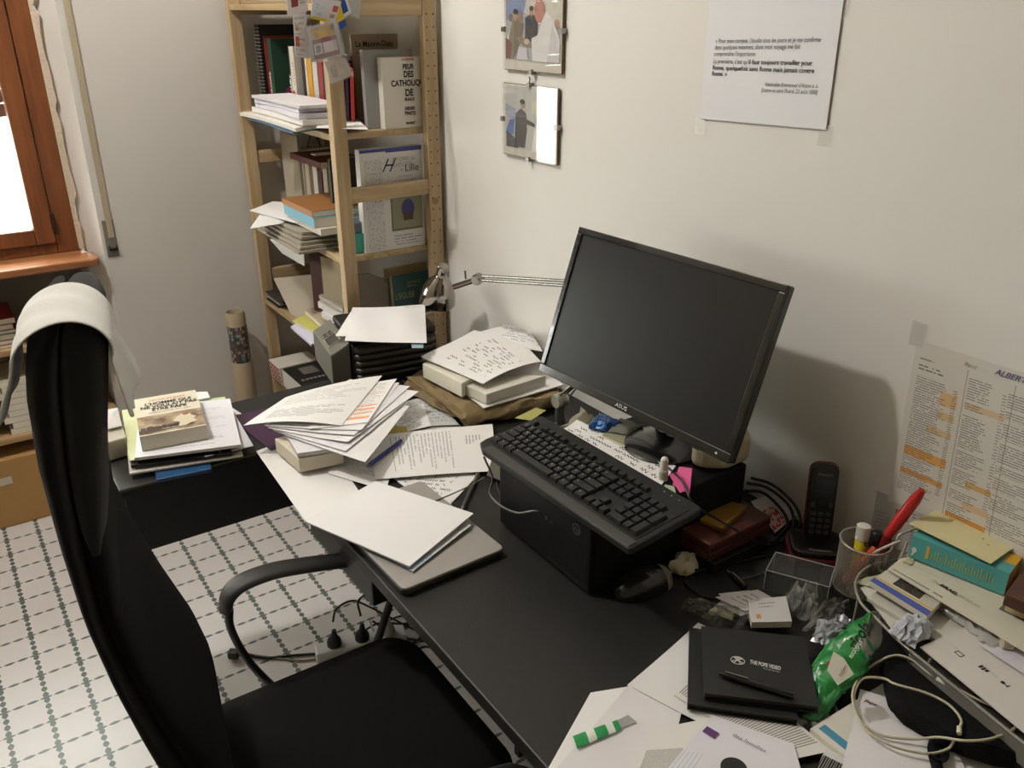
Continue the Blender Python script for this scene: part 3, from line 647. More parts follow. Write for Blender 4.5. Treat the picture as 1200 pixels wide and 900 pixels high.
# things hanging on the front post: cards and badges
def card(label, c, Y, m, W=.06, H=.09, sleeve=False, name='badge', th=.0012, **k):
    """c: bl, br, tr, tl pixels on plane Y"""
    pts = [QY(x, y, Y) for x, y in c]
    r = thing(name, label, 'badge', pts[3]*.5+pts[2]*.5, 'cards and badges hung on the shelf post')
    sheet(None, pts, m, parent=r, name='card', th=th, W=W, H=H, n=4, bulge=.002)
    if sleeve:
        e = V((0, -.003, 0)); cen = sum(pts, V())/4
        sheet(None, [cen+(p-cen)*1.12+e for p in pts], M_sleeve, parent=r, name='plastic_sleeve', th=.0006, n=6, wave=.0015)
    return r
M_sleeve = clear(.12, '#ffffff', .10)
card('white card with a dark red stamp at the top of the hanging badges', [(337, 19), (361, 13), (359, -12), (335, -8)], 2.262, printed('#d9cfd0', rects=[(.012, .032, .03, .08, '#8c3d45')], blocks=[(.036, .055, .03, .075, .012, .7, .7)]))
card('long pale strip with orange squares hanging behind the badges', [(346, 66), (363, 69), (358, 10), (343, 12)], 2.285, printed('#d8d2d4', rects=[(.004, .02, .02, .04, '#c9624c'), (.004, .02, .05, .062, '#c99a86')], blocks=[(.004, .05, .004, .085, .01, .35, .5)]))
card('yellow and white card under the top badge, tilted', [(364, 22), (391, 28), (400, 2), (366, -4)], 2.268, printed('#cfcbd0', rects=[(0, .06, 0, .012, '#cdb932'), (.046, .058, .045, .07, '#b24a3c'), (.044, .056, .02, .036, '#b48a86')], photo=[(.005, .03, .02, .07, ('#9aa5bd', '#cdd2dc', '#b9c0a8'), 60.)]))
card('yellow card edge with a blue foot on the right of the badges', [(397, 36), (406, 30), (400, 0), (391, 2)], 2.275, printed('#c9b024', rects=[(0, .1, 0, .025, '#3553a0')]))
card('small dark blue and white card on the right of the badges', [(403, 21), (412, 15), (406, -4), (398, 1)], 2.272, printed('#c5ccd6', rects=[(.0, .04, .02, .09, '#23457f')]))
card('grey card on the far right of the hanging badges', [(410, 18), (421, 22), (424, -10), (410, -10)], 2.282, mat('#a9a9a4', .6))
card('badge with a striped holder, orange picture and red-bordered photo pass', [(365, 73), (403, 64), (393, 24), (360, 33)], 2.255,
     printed('#b8b4be', rects=[(.006, .054, .004, .056, '#8d5a62'), (.008, .023, .016, .044, '#d2cccb'), (.025, .052, .016, .044, '#cfc9cc')],
             photo=[(.006, .054, .058, .086, ('#4d5a86', '#c49b3c', '#d0a63f', '#b9b4a6'), 45.), (.011, .02, .02, .040, ('#4a4446', '#9a9391', '#6b6466'), 90.)]), sleeve=True)
card('lower badge in a crumpled clear sleeve with a small photo', [(388, 98), (413, 88), (404, 68), (380, 72)], 2.262, printed('#bfae9f', photo=[(.008, .025, .02, .07, ('#5d5350', '#b3a497', '#8b7d76'), 70.)]), sleeve=True)
tag(obj('lanyard', tube(B(), [(1.0, 2.294, 1.84), (.985, 2.285, 1.78), (.975, 2.272, 1.72), (.98, 2.268, 1.68)], .003, 6, 6, flat=.4), mat('#2d3f80', .7)), 'blue lanyard ribbon holding the badges on the shelf post', 'lanyard')

# ------------------------------------------------------------------ WALL PICTURES AND PAPERS
M_frameglass = clear(.015, '#ffffff', .03)
def wall_frame(label, c, polys):
    """clip frame: c bl br tr tl pixels on plane"""
    X = 1.322; pts = [QX(x, y, X) for x, y in c]; y0 = (pts[0].y+pts[3].y)/2; y1 = (pts[1].y+pts[2].y)/2; z0 = (pts[0].z+pts[1].z)/2; z1 = (pts[2].z+pts[3].z)/2
    r = thing('picture_frame', label, 'picture', (X, (y0+y1)/2, z0)); W = y0-y1; H = z1-z0
    o = V((WX-.004, y0, z0)); w = V((0, -1, 0)); h = V((0, 0, 1))
    obj('backing_board', fbox(B(), o, w, h, V((-1, 0, 0)), (0, 0, 0), (W, H, .005)), mat('#6c5b47', .8), r)
    obj('mount', fbox(B(), o, w, h, V((-1, 0, 0)), (.002, .002, .0052), (W-.002, H-.002, .0058)), mat('#cfc9bc', .8), r)
    bm = B(); mats = []; S = lambda q: [(W*a, H*b_) for a, b_ in q]
    for k, (hx, q) in enumerate(polys):
        mats.append(mat(hx, .45)); patch(bm, o+V((-.006-.00012*k, 0, 0)), w, h, S(q), k, .0001)
    obj('photograph', bm, mats, r)
    obj('glass', fbox(B(), o, w, h, V((-1, 0, 0)), (0, 0, .0095), (W, H, .0115)), M_frameglass, r)
    for (a, b_) in ((W/2, H), (W/2, 0), (0, H/2), (W, H/2)):
        obj('clip', fbox(B(), o+w*a+h*b_, w, h, V((-1, 0, 0)), (-.006, -.006, -.003), (.006, .006, .0128)), M_steel, r)
    return r
cir = lambda cx, cy, rx, ry, n=14: [(cx+rx*cos(2*pi*k/n), cy+ry*sin(2*pi*k/n)) for k in range(n)]
box_ = lambda a, b, c, d: [(a, c), (b, c), (b, d), (a, d)]
wall_frame('clip-framed photo of people meeting a figure in white, upper one on the wall', [(590, 82), (656, 87), (660, -14), (590, -18)], [
    ('#a8a9ad', box_(.03, .97, .13, .97)), ('#7d8bb0', [(.03, .6), (.03, .97), (.35, .97), (.4, .7)]), ('#cac6b8', [(.35, .7), (.45, .97), (.97, .97), (.97, .55)]),
    ('#cfd0d4', [(.03, .35), (.1, .5), (.14, .42), (.12, .3), (.03, .25)]), ('#3a56a0', [(.03, .3), (.12, .35), (.13, .26), (.03, .22)]),
    ('#2b2c35', [(.38, .30), (.6, .30), (.6, .62), (.5, .70), (.38, .64)]), ('#a98f80', cir(.49, .71, .035, .05)), ('#3d2f26', cir(.49, .75, .04, .03)),
    ('#796f5c', [(.06, .14), (.18, .14), (.32, .38), (.36, .56), (.27, .64), (.16, .62), (.10, .45)]), ('#8d8270', [(.3, .42), (.5, .36), (.52, .28), (.36, .30), (.2, .4)]), ('#6b4238', [(.03, .14), (.12, .14), (.16, .34), (.03, .40)]),
    ('#b59480', cir(.21, .66, .04, .06)), ('#4a3a30', cir(.21, .71, .045, .035)), ('#9a7d6d', cir(.3, .64, .04, .06)), ('#6a5646', cir(.13, .64, .035, .05)),
    ('#b5786a', cir(.63, .72, .09, .14)), ('#d8d6d2', [(.52, .13), (.97, .13), (.97, .40), (.86, .62), (.74, .72), (.66, .58), (.6, .44), (.5, .40)]), ('#c9c7c4', [(.76, .13), (.97, .13), (.93, .42), (.84, .56)]),
    ('#b3917c', cir(.92, .58, .04, .05)), ('#c9b29e', cir(.42, .36, .05, .035)), ('#cfcdd2', [(.24, .14), (.44, .14), (.42, .28), (.28, .30)])])
wall_frame('clip-framed photo of a man in black beside a white figure, lower one on the wall', [(589.5, 181.5), (651, 192.5), (653.5, 102.7), (588.6, 97.5)], [
    ('#b6b5ae', box_(.04, .95, .12, .97)), ('#8f97a8', [(.04, .55), (.04, .72), (.25, .66), (.25, .5)]), ('#3c5f9c', [(.04, .3), (.12, .5), (.22, .52), (.2, .3)]), ('#232329', [(.06, .12), (.3, .12), (.2, .28), (.06, .34)]),
    ('#2b2a2c', [(.22, .14), (.42, .14), (.46, .40), (.44, .62), (.34, .68), (.24, .60)]), ('#2b2a2c', [(.4, .56), (.60, .50), (.6, .45), (.42, .48)]), ('#a07f6e', cir(.38, .73, .045, .055)), ('#30271f', cir(.37, .77, .05, .035)),
    ('#dddbd4', [(.55, .12), (.9, .12), (.9, .35), (.8, .52), (.7, .55), (.6, .42)]), ('#b5786a', cir(.73, .6, .06, .07)), ('#c7c3a4', box_(.55, .93, .62, .80))])
tag(obj('wall_nail', tube(B(), [QX(620, 98, 1.318), QX(621, 93, 1.318), QX(620, 90, 1.332)], .0015, 6), mat('#3c3630', .5, .6)), 'small nail above the lower framed photo', 'nail')
# quotation sheet
X = WX-.0035
r = thing('quote_sheet', 'white A4 sheet with a printed French quotation taped to the wall', 'paper', QX(895, 146, X))
c4 = [QX(820, 139, X), QX(968, 152, X), QX(990, -8, X), QX(833, -15, X)]
sheet(None, c4, mat('#dfdfe2', .8, spec=.3), parent=r, name='paper', bulge=-.0, th=.0006)
def onq(px, py): return QX(px, py, X-.001)
def wtext(s, x0, y0, x1, y1, size, m, parent, **k):
    a, b_ = onq(x0, y0), onq(x1, y1); ux = (b_-a).normalized(); uy = V((-1, 0, 0)).cross(ux); 
    if uy.z < 0: uy = -uy
    return text(s, size, a, ux, uy, m, parent, **k)
lines = [('« Pour mon compte, j\'étudie tous les jours et je me confirme', 838.5, 50.5, 962, 49, 0), ('dans quelques maximes, dont mon voyage me fait', 837.5, 58, 938, 57, 0), ('comprendre l\'importante.', 836.5, 65.5, 886, 65.5, 0),
         ('La première, c\'est qu\'', 835.6, 74, 877, 75, 0), ('il faut toujours travailler pour', 877, 75, 952, 76.5, .012), ('Rome, quelquefois sans Rome mais jamais contre', 834.8, 81.5, 954, 85.5, .012), ('Rome. »', 834, 88.5, 852, 89, .012),
         ('Vénérable Emmanuel d\'Alzon a. a.', 896, 101, 959, 103, 0), ('(Lettre au père Picard, 23 août 1850)', 892, 107.5, 958, 110.5, 0)]
for s, x0, y0, x1, y1, bo in lines:
    L = (onq(x1, y1)-onq(x0, y0)).length; t_ = wtext(s, x0, y0, x1, y1, .0115 if y0 < 95 else .010, mat('#2a2a2c' if bo else '#4a4a4c', .8), r, bold=bo, shear=.15 if not bo else .05)
    a = onq(x0, y0)-V(r['_o']); ux = (onq(x1, y1)-onq(x0, y0)).normalized(); ext = max((v.co-a).dot(ux) for v in t_.data.vertices)
    for v in t_.data.vertices:
        d = (v.co-a).dot(ux); v.co += ux*(d*(L/ext-1))
for x, y in ((820, 146), (966, 158), (985, 4)):
    q = QX(x, y, X+.0012); bm = fbox(B(), q, V((0, -1, 0)), V((0, 0, 1)), V((-1, 0, 0)), (-.012, -.02, 0), (.016, .016, .0006)); obj('sticky_tape', bm, M_tape, r)
# phone list
r = thing('phone_list', 'large sheet with three columns of tiny print and orange highlights taped low on the wall', 'paper', QX(1120, 600, X))
c4 = [QX(1041, 587, X), QX(1260, 690, X), QX(1300, 468, X), QX(1075, 398, X)]
Wd = (c4[1]-c4[0]).length; Hd = (c4[3]-c4[0]).length
bl = [(.012, .075, .035, .255, .0043, .755, .6), (.082, .090, .05, .25, .0043, .75, .95), (.012, .06, .262, .275, .006, .95, .7), (.012, .04, .283, .287, .006, .8, .9),
      (.105, .150, .02, .05, .0043, .75, .5), (.105, .155, .058, .078, .0043, .75, .6), (.105, .150, .085, .115, .0043, .755, .6), (.105, .155, .12, .15, .0043, .755, .5), (.105, .150, .155, .215, .0043, .755, .5), (.105, .145, .222, .236, .0043, .755, .6), (.105, .150, .24, .280, .0043, .755, .6),
      (.165, .173, .06, .27, .0052, .6, .9), (.174, .25, .03, .06, .0043, .75, .5), (.174, .24, .068, .10, .0043, .755, .5), (.174, .25, .105, .13, .0043, .755, .5), (.174, .24, .135, .15, .0043, .755, .5), (.174, .25, .155, .19, .0043, .755, .5), (.174, .24, .195, .225, .0043, .755, .5), (.174, .26, .23, .245, .0043, .755, .5), (.174, .27, .25, .275, .0043, .755, .5), (.27, .28, .05, .26, .0052, .6, .9)]
hl = [(.012, .092, .105, .122, '#dba55e'), (.012, .092, .068, .078, '#dba55e'), (.06, .092, .215, .24, '#d5b483'), (.06, .092, .19, .205, '#d3b88e'), (.045, .092, .16, .172, '#d3b88e'), (.105, .175, .020, .033, '#d0934a'), (.105, .175, .225, .236, '#d3b896'), (.13, .175, .05, .062, '#d3b896'), (.13, .175, .09, .1, '#d0a76c'), (.10, .102, .01, .29, '#a8a49a'), (.182, .184, .01, .29, '#a8a49a')]
PL = printed('#d3cfc6', blocks=bl, rects=hl, ink='#64625e')
sheet(None, c4, PL, parent=r, name='paper', W=Wd, H=Hd, th=.0006, n=14)
hw = (c4[2]-c4[3]).normalized(); hu = (c4[3]-c4[0]).normalized()
text('ALBERT', .014, c4[3]+hw*.135-hu*.016+V((-.0012, 0, 0)), hw, hu, mat('#3a3f78', .8), r, shear=.3, name='handwriting')
text('Rent', .011, c4[3]+hw*.085-hu*.018+V((-.0012, 0, 0)), hw, hu, mat('#8c8a86', .8), r, shear=.4, name='handwriting')
for a in ((1070, 396),): obj('sticky_tape', fbox(B(), QX(a[0], a[1], X), V((0, -1, 0)), V((0, 0, 1)), V((-1, 0, 0)), (-.006, -.012, 0), (.02, .03, .001)), M_tape, r)
sheet('pale bluish sheet with a red stamp taped on the wall behind the pen pot', [QX(1018, 636, X+.001), QX(1046, 640, X+.001), QX(1052, 585, X+.001), QX(1028, 575, X+.001)], printed('#b9b7b6', blocks=[(.03, .18, .05, .2, .02, .3, .5)]), n=4)
sheet('white sheet with a red stamp on the wall just under the phone list', [QX(1042, 640, X), QX(1082, 655, X), QX(1090, 606, X), QX(1044, 586, X)], printed('#bdb9b2', rects=[(.03, .1, .2, .26, '#b0584f'), (.04, .09, .215, .245, '#c2a49c')], blocks=[(.12, .14, 0, .28, .02, .7, .9)]), n=4)

# ------------------------------------------------------------------ DESKS
M_desk = mat('#191816', .5, bump=.05, bscale=180, spec=.4); M_deskedge = mat('#171615', .5)
DZ = .74
dk = thing('desk', 'long black desk along the right wall, cluttered', 'desk', (.93, 1.0, 0))
obj('desktop', box(B(), (.530, .02, DZ-.028), (1.330, 1.808, DZ)), M_desk, dk, bevel=.003)
obj('side_panel', box(B(), (.60, .06, 0), (1.30, .085, DZ-.0285)), M_deskedge, dk)
obj('side_panel', box(B(), (.98, 1.745, 0), (1.30, 1.77, DZ-.0285)), M_deskedge, dk)
o = obj('drawer_unit', box(B(), (.548, 1.28, .62), (.86, 1.60, DZ-.0285)), mat('#26282b', .5), dk, bevel=.003)
obj('side_panel', box(B(), (.90, 1.28, 0), (1.25, 1.30, DZ-.0285)), M_deskedge, dk)
obj('modesty_panel', box(B(), (1.26, .086, .25), (1.278, 1.744, DZ-.0285)), M_deskedge, dk)
sd = thing('side_table', 'narrow black side table with a deep front apron beyond the desk', 'table', (.76, 1.98, 0))
obj('tabletop', box(B(), (.205, 1.8125, DZ-.022), (1.325, 2.125, DZ)), M_desk, sd, bevel=.002)
obj('apron', box(B(), (.215, 1.820, .565), (1.32, 1.836, DZ-.0225)), M_deskedge, sd)
obj('edge_strip', box(B(), (.206, 1.811, DZ-.006), (.528, 1.8123, DZ-.001)), mat('#5f5a50', .4, .3), sd)
for x, y in ((.225, 2.06), (1.27, 2.06), (1.27, 1.87)): obj('leg', box(B(), (x, y, 0), (x+.04, y+.04, DZ-.0225)), M_deskedge, sd)
obj('side_panel', box(B(), (.207, 1.837, .565), (.222, 2.058, DZ-.0225)), M_deskedge, sd)
# cables under the side table
M_cab = mat('#121212', .5)
cw = [(.33, 1.90, .62), (.36, 1.89, .56), (.42, 1.90, .548), (.47, 1.88, .556), (.52, 1.90, .60), (.6, 1.91, .63)]
tag(obj('cable', tube(B(), cw, .005, 6, 6), M_cab), 'black cable bundle sagging under the side table apron', 'cable')

# power strip and cables on the floor
ps = thing('power_strip', 'white power strip with four plugs on the tiled floor under the chair arm', 'power strip', (.75, 1.89, 0))
pz = .034
def px2(x, y, z=0): return P(x, y, z)
a, b_ = P(373, 760, pz), P(475, 738, pz); ux = (b_-a).normalized(); uy = V((0, 0, 1)).cross(ux)
obj('strip_body', fbox(B(), a-V((0, 0, pz)), ux, uy, V((0, 0, 1)), (-.01, -.026, .001), ((b_-a).length, .026, pz)), mat('#c9c9c8', .5), ps, bevel=.006)
for k, t_ in enumerate((.045, .125, .20)):
    q = a+ux*t_; m_ = M_blackplastic if k < 2 else mat('#a9a6a3', .4)
    pg = obj('plug', lathe(B(), [(.020, 0), (.021, .012), (.018, .022), (.009, .032), (.006, .05)], q+V((0, 0, .0005)), (0.1, .05, 1)), m_, ps, smooth=True)
    if k == 2: pg['label'] = 'grey plug'
tag(obj('cable', tube(B(), [a+ux*.045+V((.004, .003, .078)), a+ux*.05+V((.02, .02, .105)), a+ux*.1+V((.03, .06, .09)), a+ux*.16+V((.03, .1, .03)), P(497, 744, .006)], .0032, 6, 6), M_cab), 'black cable arching up from the first plug of the power strip', 'cable', 'black cables behind the power strip')
tag(obj('cable', tube(B(), [a+ux*.125+V((.003, .003, .078)), a+ux*.12+V((.02, .03, .115)), a+ux*.18+V((.05, .06, .10)), a+ux*.26+V((.08, .06, .03)), P(500, 735, .006)], .0032, 6, 6), M_cab), 'black cable arching up from the second plug of the power strip', 'cable', 'black cables behind the power strip')
tag(obj('cable', tube(B(), [P(x, y, .006) for x, y in ((374, 766), (345, 768), (315, 771), (290, 768))], .004, 6, 6), M_cab), 'black cable lying left of the power strip', 'cable')
tag(obj('cable', tube(B(), [P(x, y, .005) for x, y in ((373, 772), (350, 774), (322, 771), (300, 768), (288, 766))], .003, 6, 6), mat('#8d7d78', .5)), 'pale cable lying left of the power strip', 'cable')
o = P(268, 766, .02); e = (P(290, 767, .02)-o).normalized()
r = thing('power_connector', 'black appliance connector lying on the floor tiles', 'connector', o)
obj('connector_body', fbox(B(), o, e, V((0, 0, 1)).cross(e), V((0, 0, 1)), (0, -.012, -.012), (.03, .012, .012)), M_blackplastic, r, bevel=.004)
obj('strain_relief', tube(B(), [o+e*.028, o+e*.05, o+e*.075+V((0, 0, -.006))], [.008, .006, .004], 8), M_blackplastic, r)
for k, pts in enumerate((((438, 748), (455, 728), (478, 722), (505, 738)), ((437, 728), (447, 735), (460, 745), (500, 752)), ((440, 752), (470, 765), (500, 758), (512, 765)), ((455, 757), (480, 756), (495, 742), (480, 732), (465, 740)), ((425, 740), (445, 730), (470, 731), (495, 728)), ((434, 728), (436, 735), (439, 742), (441, 748)))):
    tag(obj('cable', tube(B(), [P(x, y, .006+.012*((i*3+k) % 3)) for i, (x, y) in enumerate(pts)], .003+.0006*(k % 2), 6, 6), mat('#9b9aa0', .5) if k == 5 else M_cab), ['black cable looping closest to the chair in the floor tangle', 'black cable running across the middle of the floor tangle', 'black cable along the near edge of the floor tangle', 'black cable curling around the plug adapter in the floor tangle', 'black cable along the far side of the floor tangle'][k] if k < 5 else 'short grey cable in the tangle right of the power strip', 'cable', 'tangled cables on the floor' if k < 5 else None)
tag(obj('power_adapter', fbox(B(), P(452, 752, .015), V((.8, .6, 0)), V((-.6, .8, 0)), V((0, 0, 1)), (0, 0, -.0145), (.06, .035, .018)), mat('#2a2d36', .5), bevel=.005), 'dark blue-black plug adapter in the cable tangle on the floor', 'adapter')

# ------------------------------------------------------------------ OFFICE CHAIR
M_fabric = mat('#0d0d0d', .95, bump=.35, bscale=900, spec=.12, sheen=.05); M_mesh = mat('#060606', .9, bump=.3, bscale=700, spec=.2)
M_arm = mat('#1c1b19', .55, bump=.1, bscale=300)
ch = thing('office_chair', 'tall black upholstered office chair with loop arms, a white cloth over its top', 'chair', (.38, 1.14, 0))
def lerp(tab, z):
    tab = sorted(tab)
    for (a, *va), (b, *vb) in zip(tab, tab[1:]):
        if z <= b:
            t = max(0, (z-a)/(b-a)); t = t*t*(3-2*t) if False else t
            return [p+(q-p)*t for p, q in zip(va, vb)]
    return tab[-1][1:]
# z, rear x at near end, thickness, near y, far y
BACK = [(.45, .112, .045, 1.03, 1.32), (.53, .106, .062, .995, 1.36), (.62, .096, .078, .975, 1.38), (.70, .082, .074, .965, 1.39), (.80, .062, .060, .965, 1.39), (.90, .042, .050, .975, 1.39), (1.0, .026, .047, .99, 1.385), (1.10, .018, .058, 1.005, 1.38), (1.2, .014, .077, 1.02, 1.37), (1.28, .018, .088, 1.03, 1.36), (1.325, .025, .090, 1.04, 1.35), (1.35, .037, .074, 1.055, 1.335), (1.362, .056, .046, 1.08, 1.30)]
SK = .18
def backloft(f0, f1, puff, name, m, zlo, zhi, extra=0):
    bm = B(); rings = []; n = 44; zs = [zlo+(zhi-zlo)*k/34 for k in range(35)]
    for z in zs:
        xr, th, y0, y1 = lerp(BACK, z)
        e = 1-((z-1.325)/.04)**2*.3 if z > 1.325 else 1
        if zlo > .5 and z < zlo+.05: e *= .55+.45*((z-zlo)/.05)**.5
        a, b_ = xr+th*f0, xr+th*f1; cx, cy = (a+b_)/2, (y0+y1)/2; hx, hy = (b_-a)/2*e+extra, (y1-y0)/2+extra; ring = []
        for k in range(n):
            t = 2*pi*k/n; c, s = cos(t), sin(t)
            x = hx*abs(c)**.75*(1 if c > 0 else -1); y = hy*abs(s)**.35*(1 if s > 0 else -1)
            x += puff*(1-(y/hy)**2)*(.5 if x > 0 else .2)
            # concave wrap-around of the rest
            ring.append(bm.verts.new((cx+x+SK*(y+cy-.94)+.004*(y/hy)**2, cy+y, z)))
        rings.append(ring)
    for a, b_ in zip(rings, rings[1:]):
        for k in range(n): bm.faces.new((a[k], a[(k+1) % n], b_[(k+1) % n], b_[k]))
    bm.faces.new(rings[0][::-1]); bm.faces.new(rings[-1])
    return obj(name, bm, m, ch, smooth=True)
backloft(0, .42, 0, 'back_shell', mat('#151515', .95, bump=.35, bscale=900, spec=.12, sheen=.15), .46, 1.358)
backloft(.42, 1.0, .004, 'backrest', M_mesh, .475, 1.135)
backloft(.42, 1.0, .008, 'headrest_cushion', mat('#232322', .95, bump=.35, bscale=900, spec=.15, sheen=.15), 1.09, 1.36, .002)
# seat
bm = B(); rings = []
for (dz, g) in ((-.075, -.03), (-.06, -.008), (-.03, 0), (-.012, -.004), (0, -.018), (.004, -.06)):
    pts = rrect(.425, 1.135, .47+2*g, .47+2*g, max(.02, .075+g), 6)
    rings.append([bm.verts.new(p+V((0, 0, .476+dz-.012*max(0, (p.x-.5)/.14)**2))) for p in pts])
for a, b_ in zip(rings, rings[1:]):
    for k in range(len(a)): bm.faces.new((a[k], a[(k+1) % len(a)], b_[(k+1) % len(a)], b_[k]))
bm.faces.new(rings[0][::-1]); bm.faces.new(rings[-1]); obj('seat', bm, M_fabric, ch, smooth=True)
obj('seat_base', box(B(), (.28, 1.0, .385), (.54, 1.27, .412)), M_blackplastic, ch, bevel=.006)
obj('back_bracket', tube(B(), [(.33, 1.14, .395), (.20, 1.14, .40), (.165, 1.14, .46), (.16, 1.14, .56)], .022, 10, 6, flat=.5), M_blackplastic, ch, smooth=True)
AY = 1.425
def armloop(y, sgn, shift=0):
    q = lambda x, yy: V((QY(x, yy, AY).x+shift, y, QY(x, yy, AY).z))
    pad = [q(263, 716), q(268, 697), q(285, 682), q(320, 669), q(360, 662), q(400, 657), q(426, 656)]
    bm = B(); pts = catmull(pad, 6); rings = []
    for i, p in enumerate(pts):
        t = (pts[min(i+1, len(pts)-1)]-pts[max(0, i-1)]).normalized(); n = V((0, 1, 0)); u = n.cross(t).normalized()
        k = i/(len(pts)-1); w_, h_ = .026, .010
        if k < .08: w_ *= .6+.4*k/.08
        if k > .92: w_ *= 1-.5*(k-.92)/.08; h_ *= 1-.5*(k-.92)/.08
        rings.append([bm.verts.new(p+n*w_*abs(cos(a))**.7*(1 if cos(a) > 0 else -1)+u*h_*sin(a)) for a in [2*pi*j/12 for j in range(12)]])
    for a, b_ in zip(rings, rings[1:]):
        for j in range(12): bm.faces.new((a[j], a[(j+1) % 12], b_[(j+1) % 12], b_[j]))
    bm.faces.new(rings[0][::-1]); bm.faces.new(rings[-1])
    ar = obj('armrest', bm, M_arm, ch, smooth=True)
    lp = [q(266, 712)+V((.004, 0, -.004)), q(270, 735), q(285, 765), q(305, 790)+V((0, 0, 0)), q(335, 806)-V((0, 0, .02)), q(380, 800)-V((0, 0, .05)), q(420, 780)-V((0, 0, .04)), q(440, 757), q(451, 725), q(458, 700), q(455, 675), q(440, 663), q(418, 659)]
    pts = catmull(lp, 6)
    obj('arm_loop', tube(B(), pts, .0105, 10, flat=.75), M_arm, ch, smooth=True)
    mid = q(380, 800)-V((0, 0, .052)); obj('arm_bracket', tube(B(), [mid, V((mid.x, 1.135+sgn*.16, .400)), V((mid.x, 1.135+sgn*.1, .398))], .012, 8), M_blackplastic, ch, smooth=True)
armloop(AY, 1); armloop(.775, -1, -.03)
obj('gas_lift', lathe(B(), [(.026, .09), (.026, .25), (.016, .251), (.016, .386)], (.41, 1.135, 0)), M_blackplastic, ch, smooth=True)
for k in range(5):
    a = radians(20+72*k); d = V((cos(a), sin(a), 0)); c0 = V((.41, 1.135, .10))
    lg = obj('leg', tube(B(), [c0+d*.02, c0+d*.17-V((0, 0, .012)), c0+d*.29-V((0, 0, .030))], [.022, .018, .013], 8), M_blackplastic, ch, smooth=True)
    e = c0+d*.285; n = V((-d.y, d.x, 0))
    for s in (-.016, .004): obj('castor', lathe(B(), [(.024, 0), (.026, .003), (.026, .011), (.024, .013)], V((e.x, e.y, .0265))+n*s, n, 20), M_rubber, lg, smooth=True)

# white cloth over the chair top
def cloth():
    bm = B(); rows = []; nY, nS = 26, 44; y0, y1 = 1.045, 1.21
    for i in range(nY+1):
        v = i/nY; row = []
        # rear hang / front hang lengths
        ys = y0+(y1-y0)*v
        prof = []
        rl = .082-.03*v; fl = .080+.012*sin(v*5)+.014*v
        xr, th, _, _ = lerp(BACK, 1.315); sk = SK*(ys-.94)
        xa, xb = xr-.006+sk, xr+th+.012+sk; zt = 1.372; R_ = (xb-xa)/2; cx = (xa+xb)/2
        L_arc = pi*R_*.8; tot = rl+L_arc+fl
        for j in range(nS+1):
            s = tot*j/nS
            if s < rl:
                d = rl-s; x = xa-.040*(d/.08)**1.1*(1-.75*v); z = zt-R_*.85-d
            elif s < rl+L_arc:
                a = pi-pi*(s-rl)/L_arc; x = cx+R_*cos(a); z = zt-R_*.85+R_*.85*sin(a)
            else:
                d = s-rl-L_arc; x = xb-.006+.004*(d/.14)+.034*v*(d/.1)**1.2+.006*(d/.1)*sin(v*9+1.2); z = zt-R_*.85-d
            fan = .0; dd = max(0, rl-s, s-rl-L_arc)
            yy = ys+(v-.5)*.05*dd/.12-(0.008*sin(v*20))*dd/.15
            if v < .03: z += 0
            row.append(bm.verts.new((x, yy, z+.002*sin(v*14+j*.3))))
        rows.append(row)
    for a, b_ in zip(rows, rows[1:]):
        for j in range(nS): bm.faces.new((a[j], a[j+1], b_[j+1], b_[j]))
    o = obj('cloth', bm, mat('#d9d7d2', .9, bump=.25, bscale=500, sheen=.3), smooth=True)
    s = o.modifiers.new('s', 'SOLIDIFY'); s.thickness = .0025; s.offset = 1
    u = o.modifiers.new('u', 'SUBSURF'); u.levels = 1; u.render_levels = 1
    tag(o, 'white cotton cloth draped over the top of the black office chair', 'cloth')
cloth()

# ------------------------------------------------------------------ SIDE TABLE: pile with the paperback, printer, tube behind
T1 = DZ
GS = 'papers piled under the beige paperback on the side table'
tag(obj('magazine', prism(B(), [P(x, y, T1+.010) for x, y in ((183, 562), (248, 549), (242, 520), (178, 534))], (0, 0, -.0095)), mat('#20466f', .35), bevel=.002), 'blue glossy magazine at the bottom of the pile on the side table', 'magazine', GS)
sheet('grey-white sheets curling out low in the pile on the side table', [P(152, 556, T1+.014), P(285, 536, T1+.014), P(276, 485, T1+.014), (P(146, 500, T1+.014))], mat('#b8b4ae', .8), th=.004, lift=(-.002, .002, 0, 0), group=GS)
b_ = slab('black folder in the pile on the side table, under the white pages', [(153, 545), (272, 530), (262, 466), (142, 486)], T1+.030, .009, mat('#141313', .5), 'folder', 'folder', GS)
sheet('pale green folder between the black folder and the white pages', [P(152, 541, T1+.033), P(270, 522, T1+.033), P(264, 466, T1+.033), P(143, 482, T1+.033)], mat('#c6cca0', .7), th=.003, name='folder', cat='folder', group=GS)
SHT = T1+.040
sheet('white typed pages under the beige paperback on the side table', [P(158, 540, SHT), P(283, 524, SHT), P(270, 470, SHT), P(165, 480, SHT)], printed('#dcdbe0', blocks=[(.02, .18, .02, .09, .008, .45, .3), (.06, .19, .12, .26, .010, .25, .3)]), th=.007, group=GS, side=mat('#d5d3d0', .9, bump=.3, bscale=600))
sheet('second white sheet sticking out to the right of the paperback pile', [P(240, 536, SHT-.012), P(297, 523, SHT-.012), P(273, 482, SHT-.012), P(235, 480, SHT-.012)], mat('#c9c8cc', .8), th=.002, group=GS)
sheet('white slip sticking out behind the paperback pile', [P(224, 470, SHT+.0085), P(246, 466, SHT+.0085), P(243, 459, SHT+.0085), P(222, 460, SHT+.0085)], mat('#dddcdc', .8), group=GS, n=4)
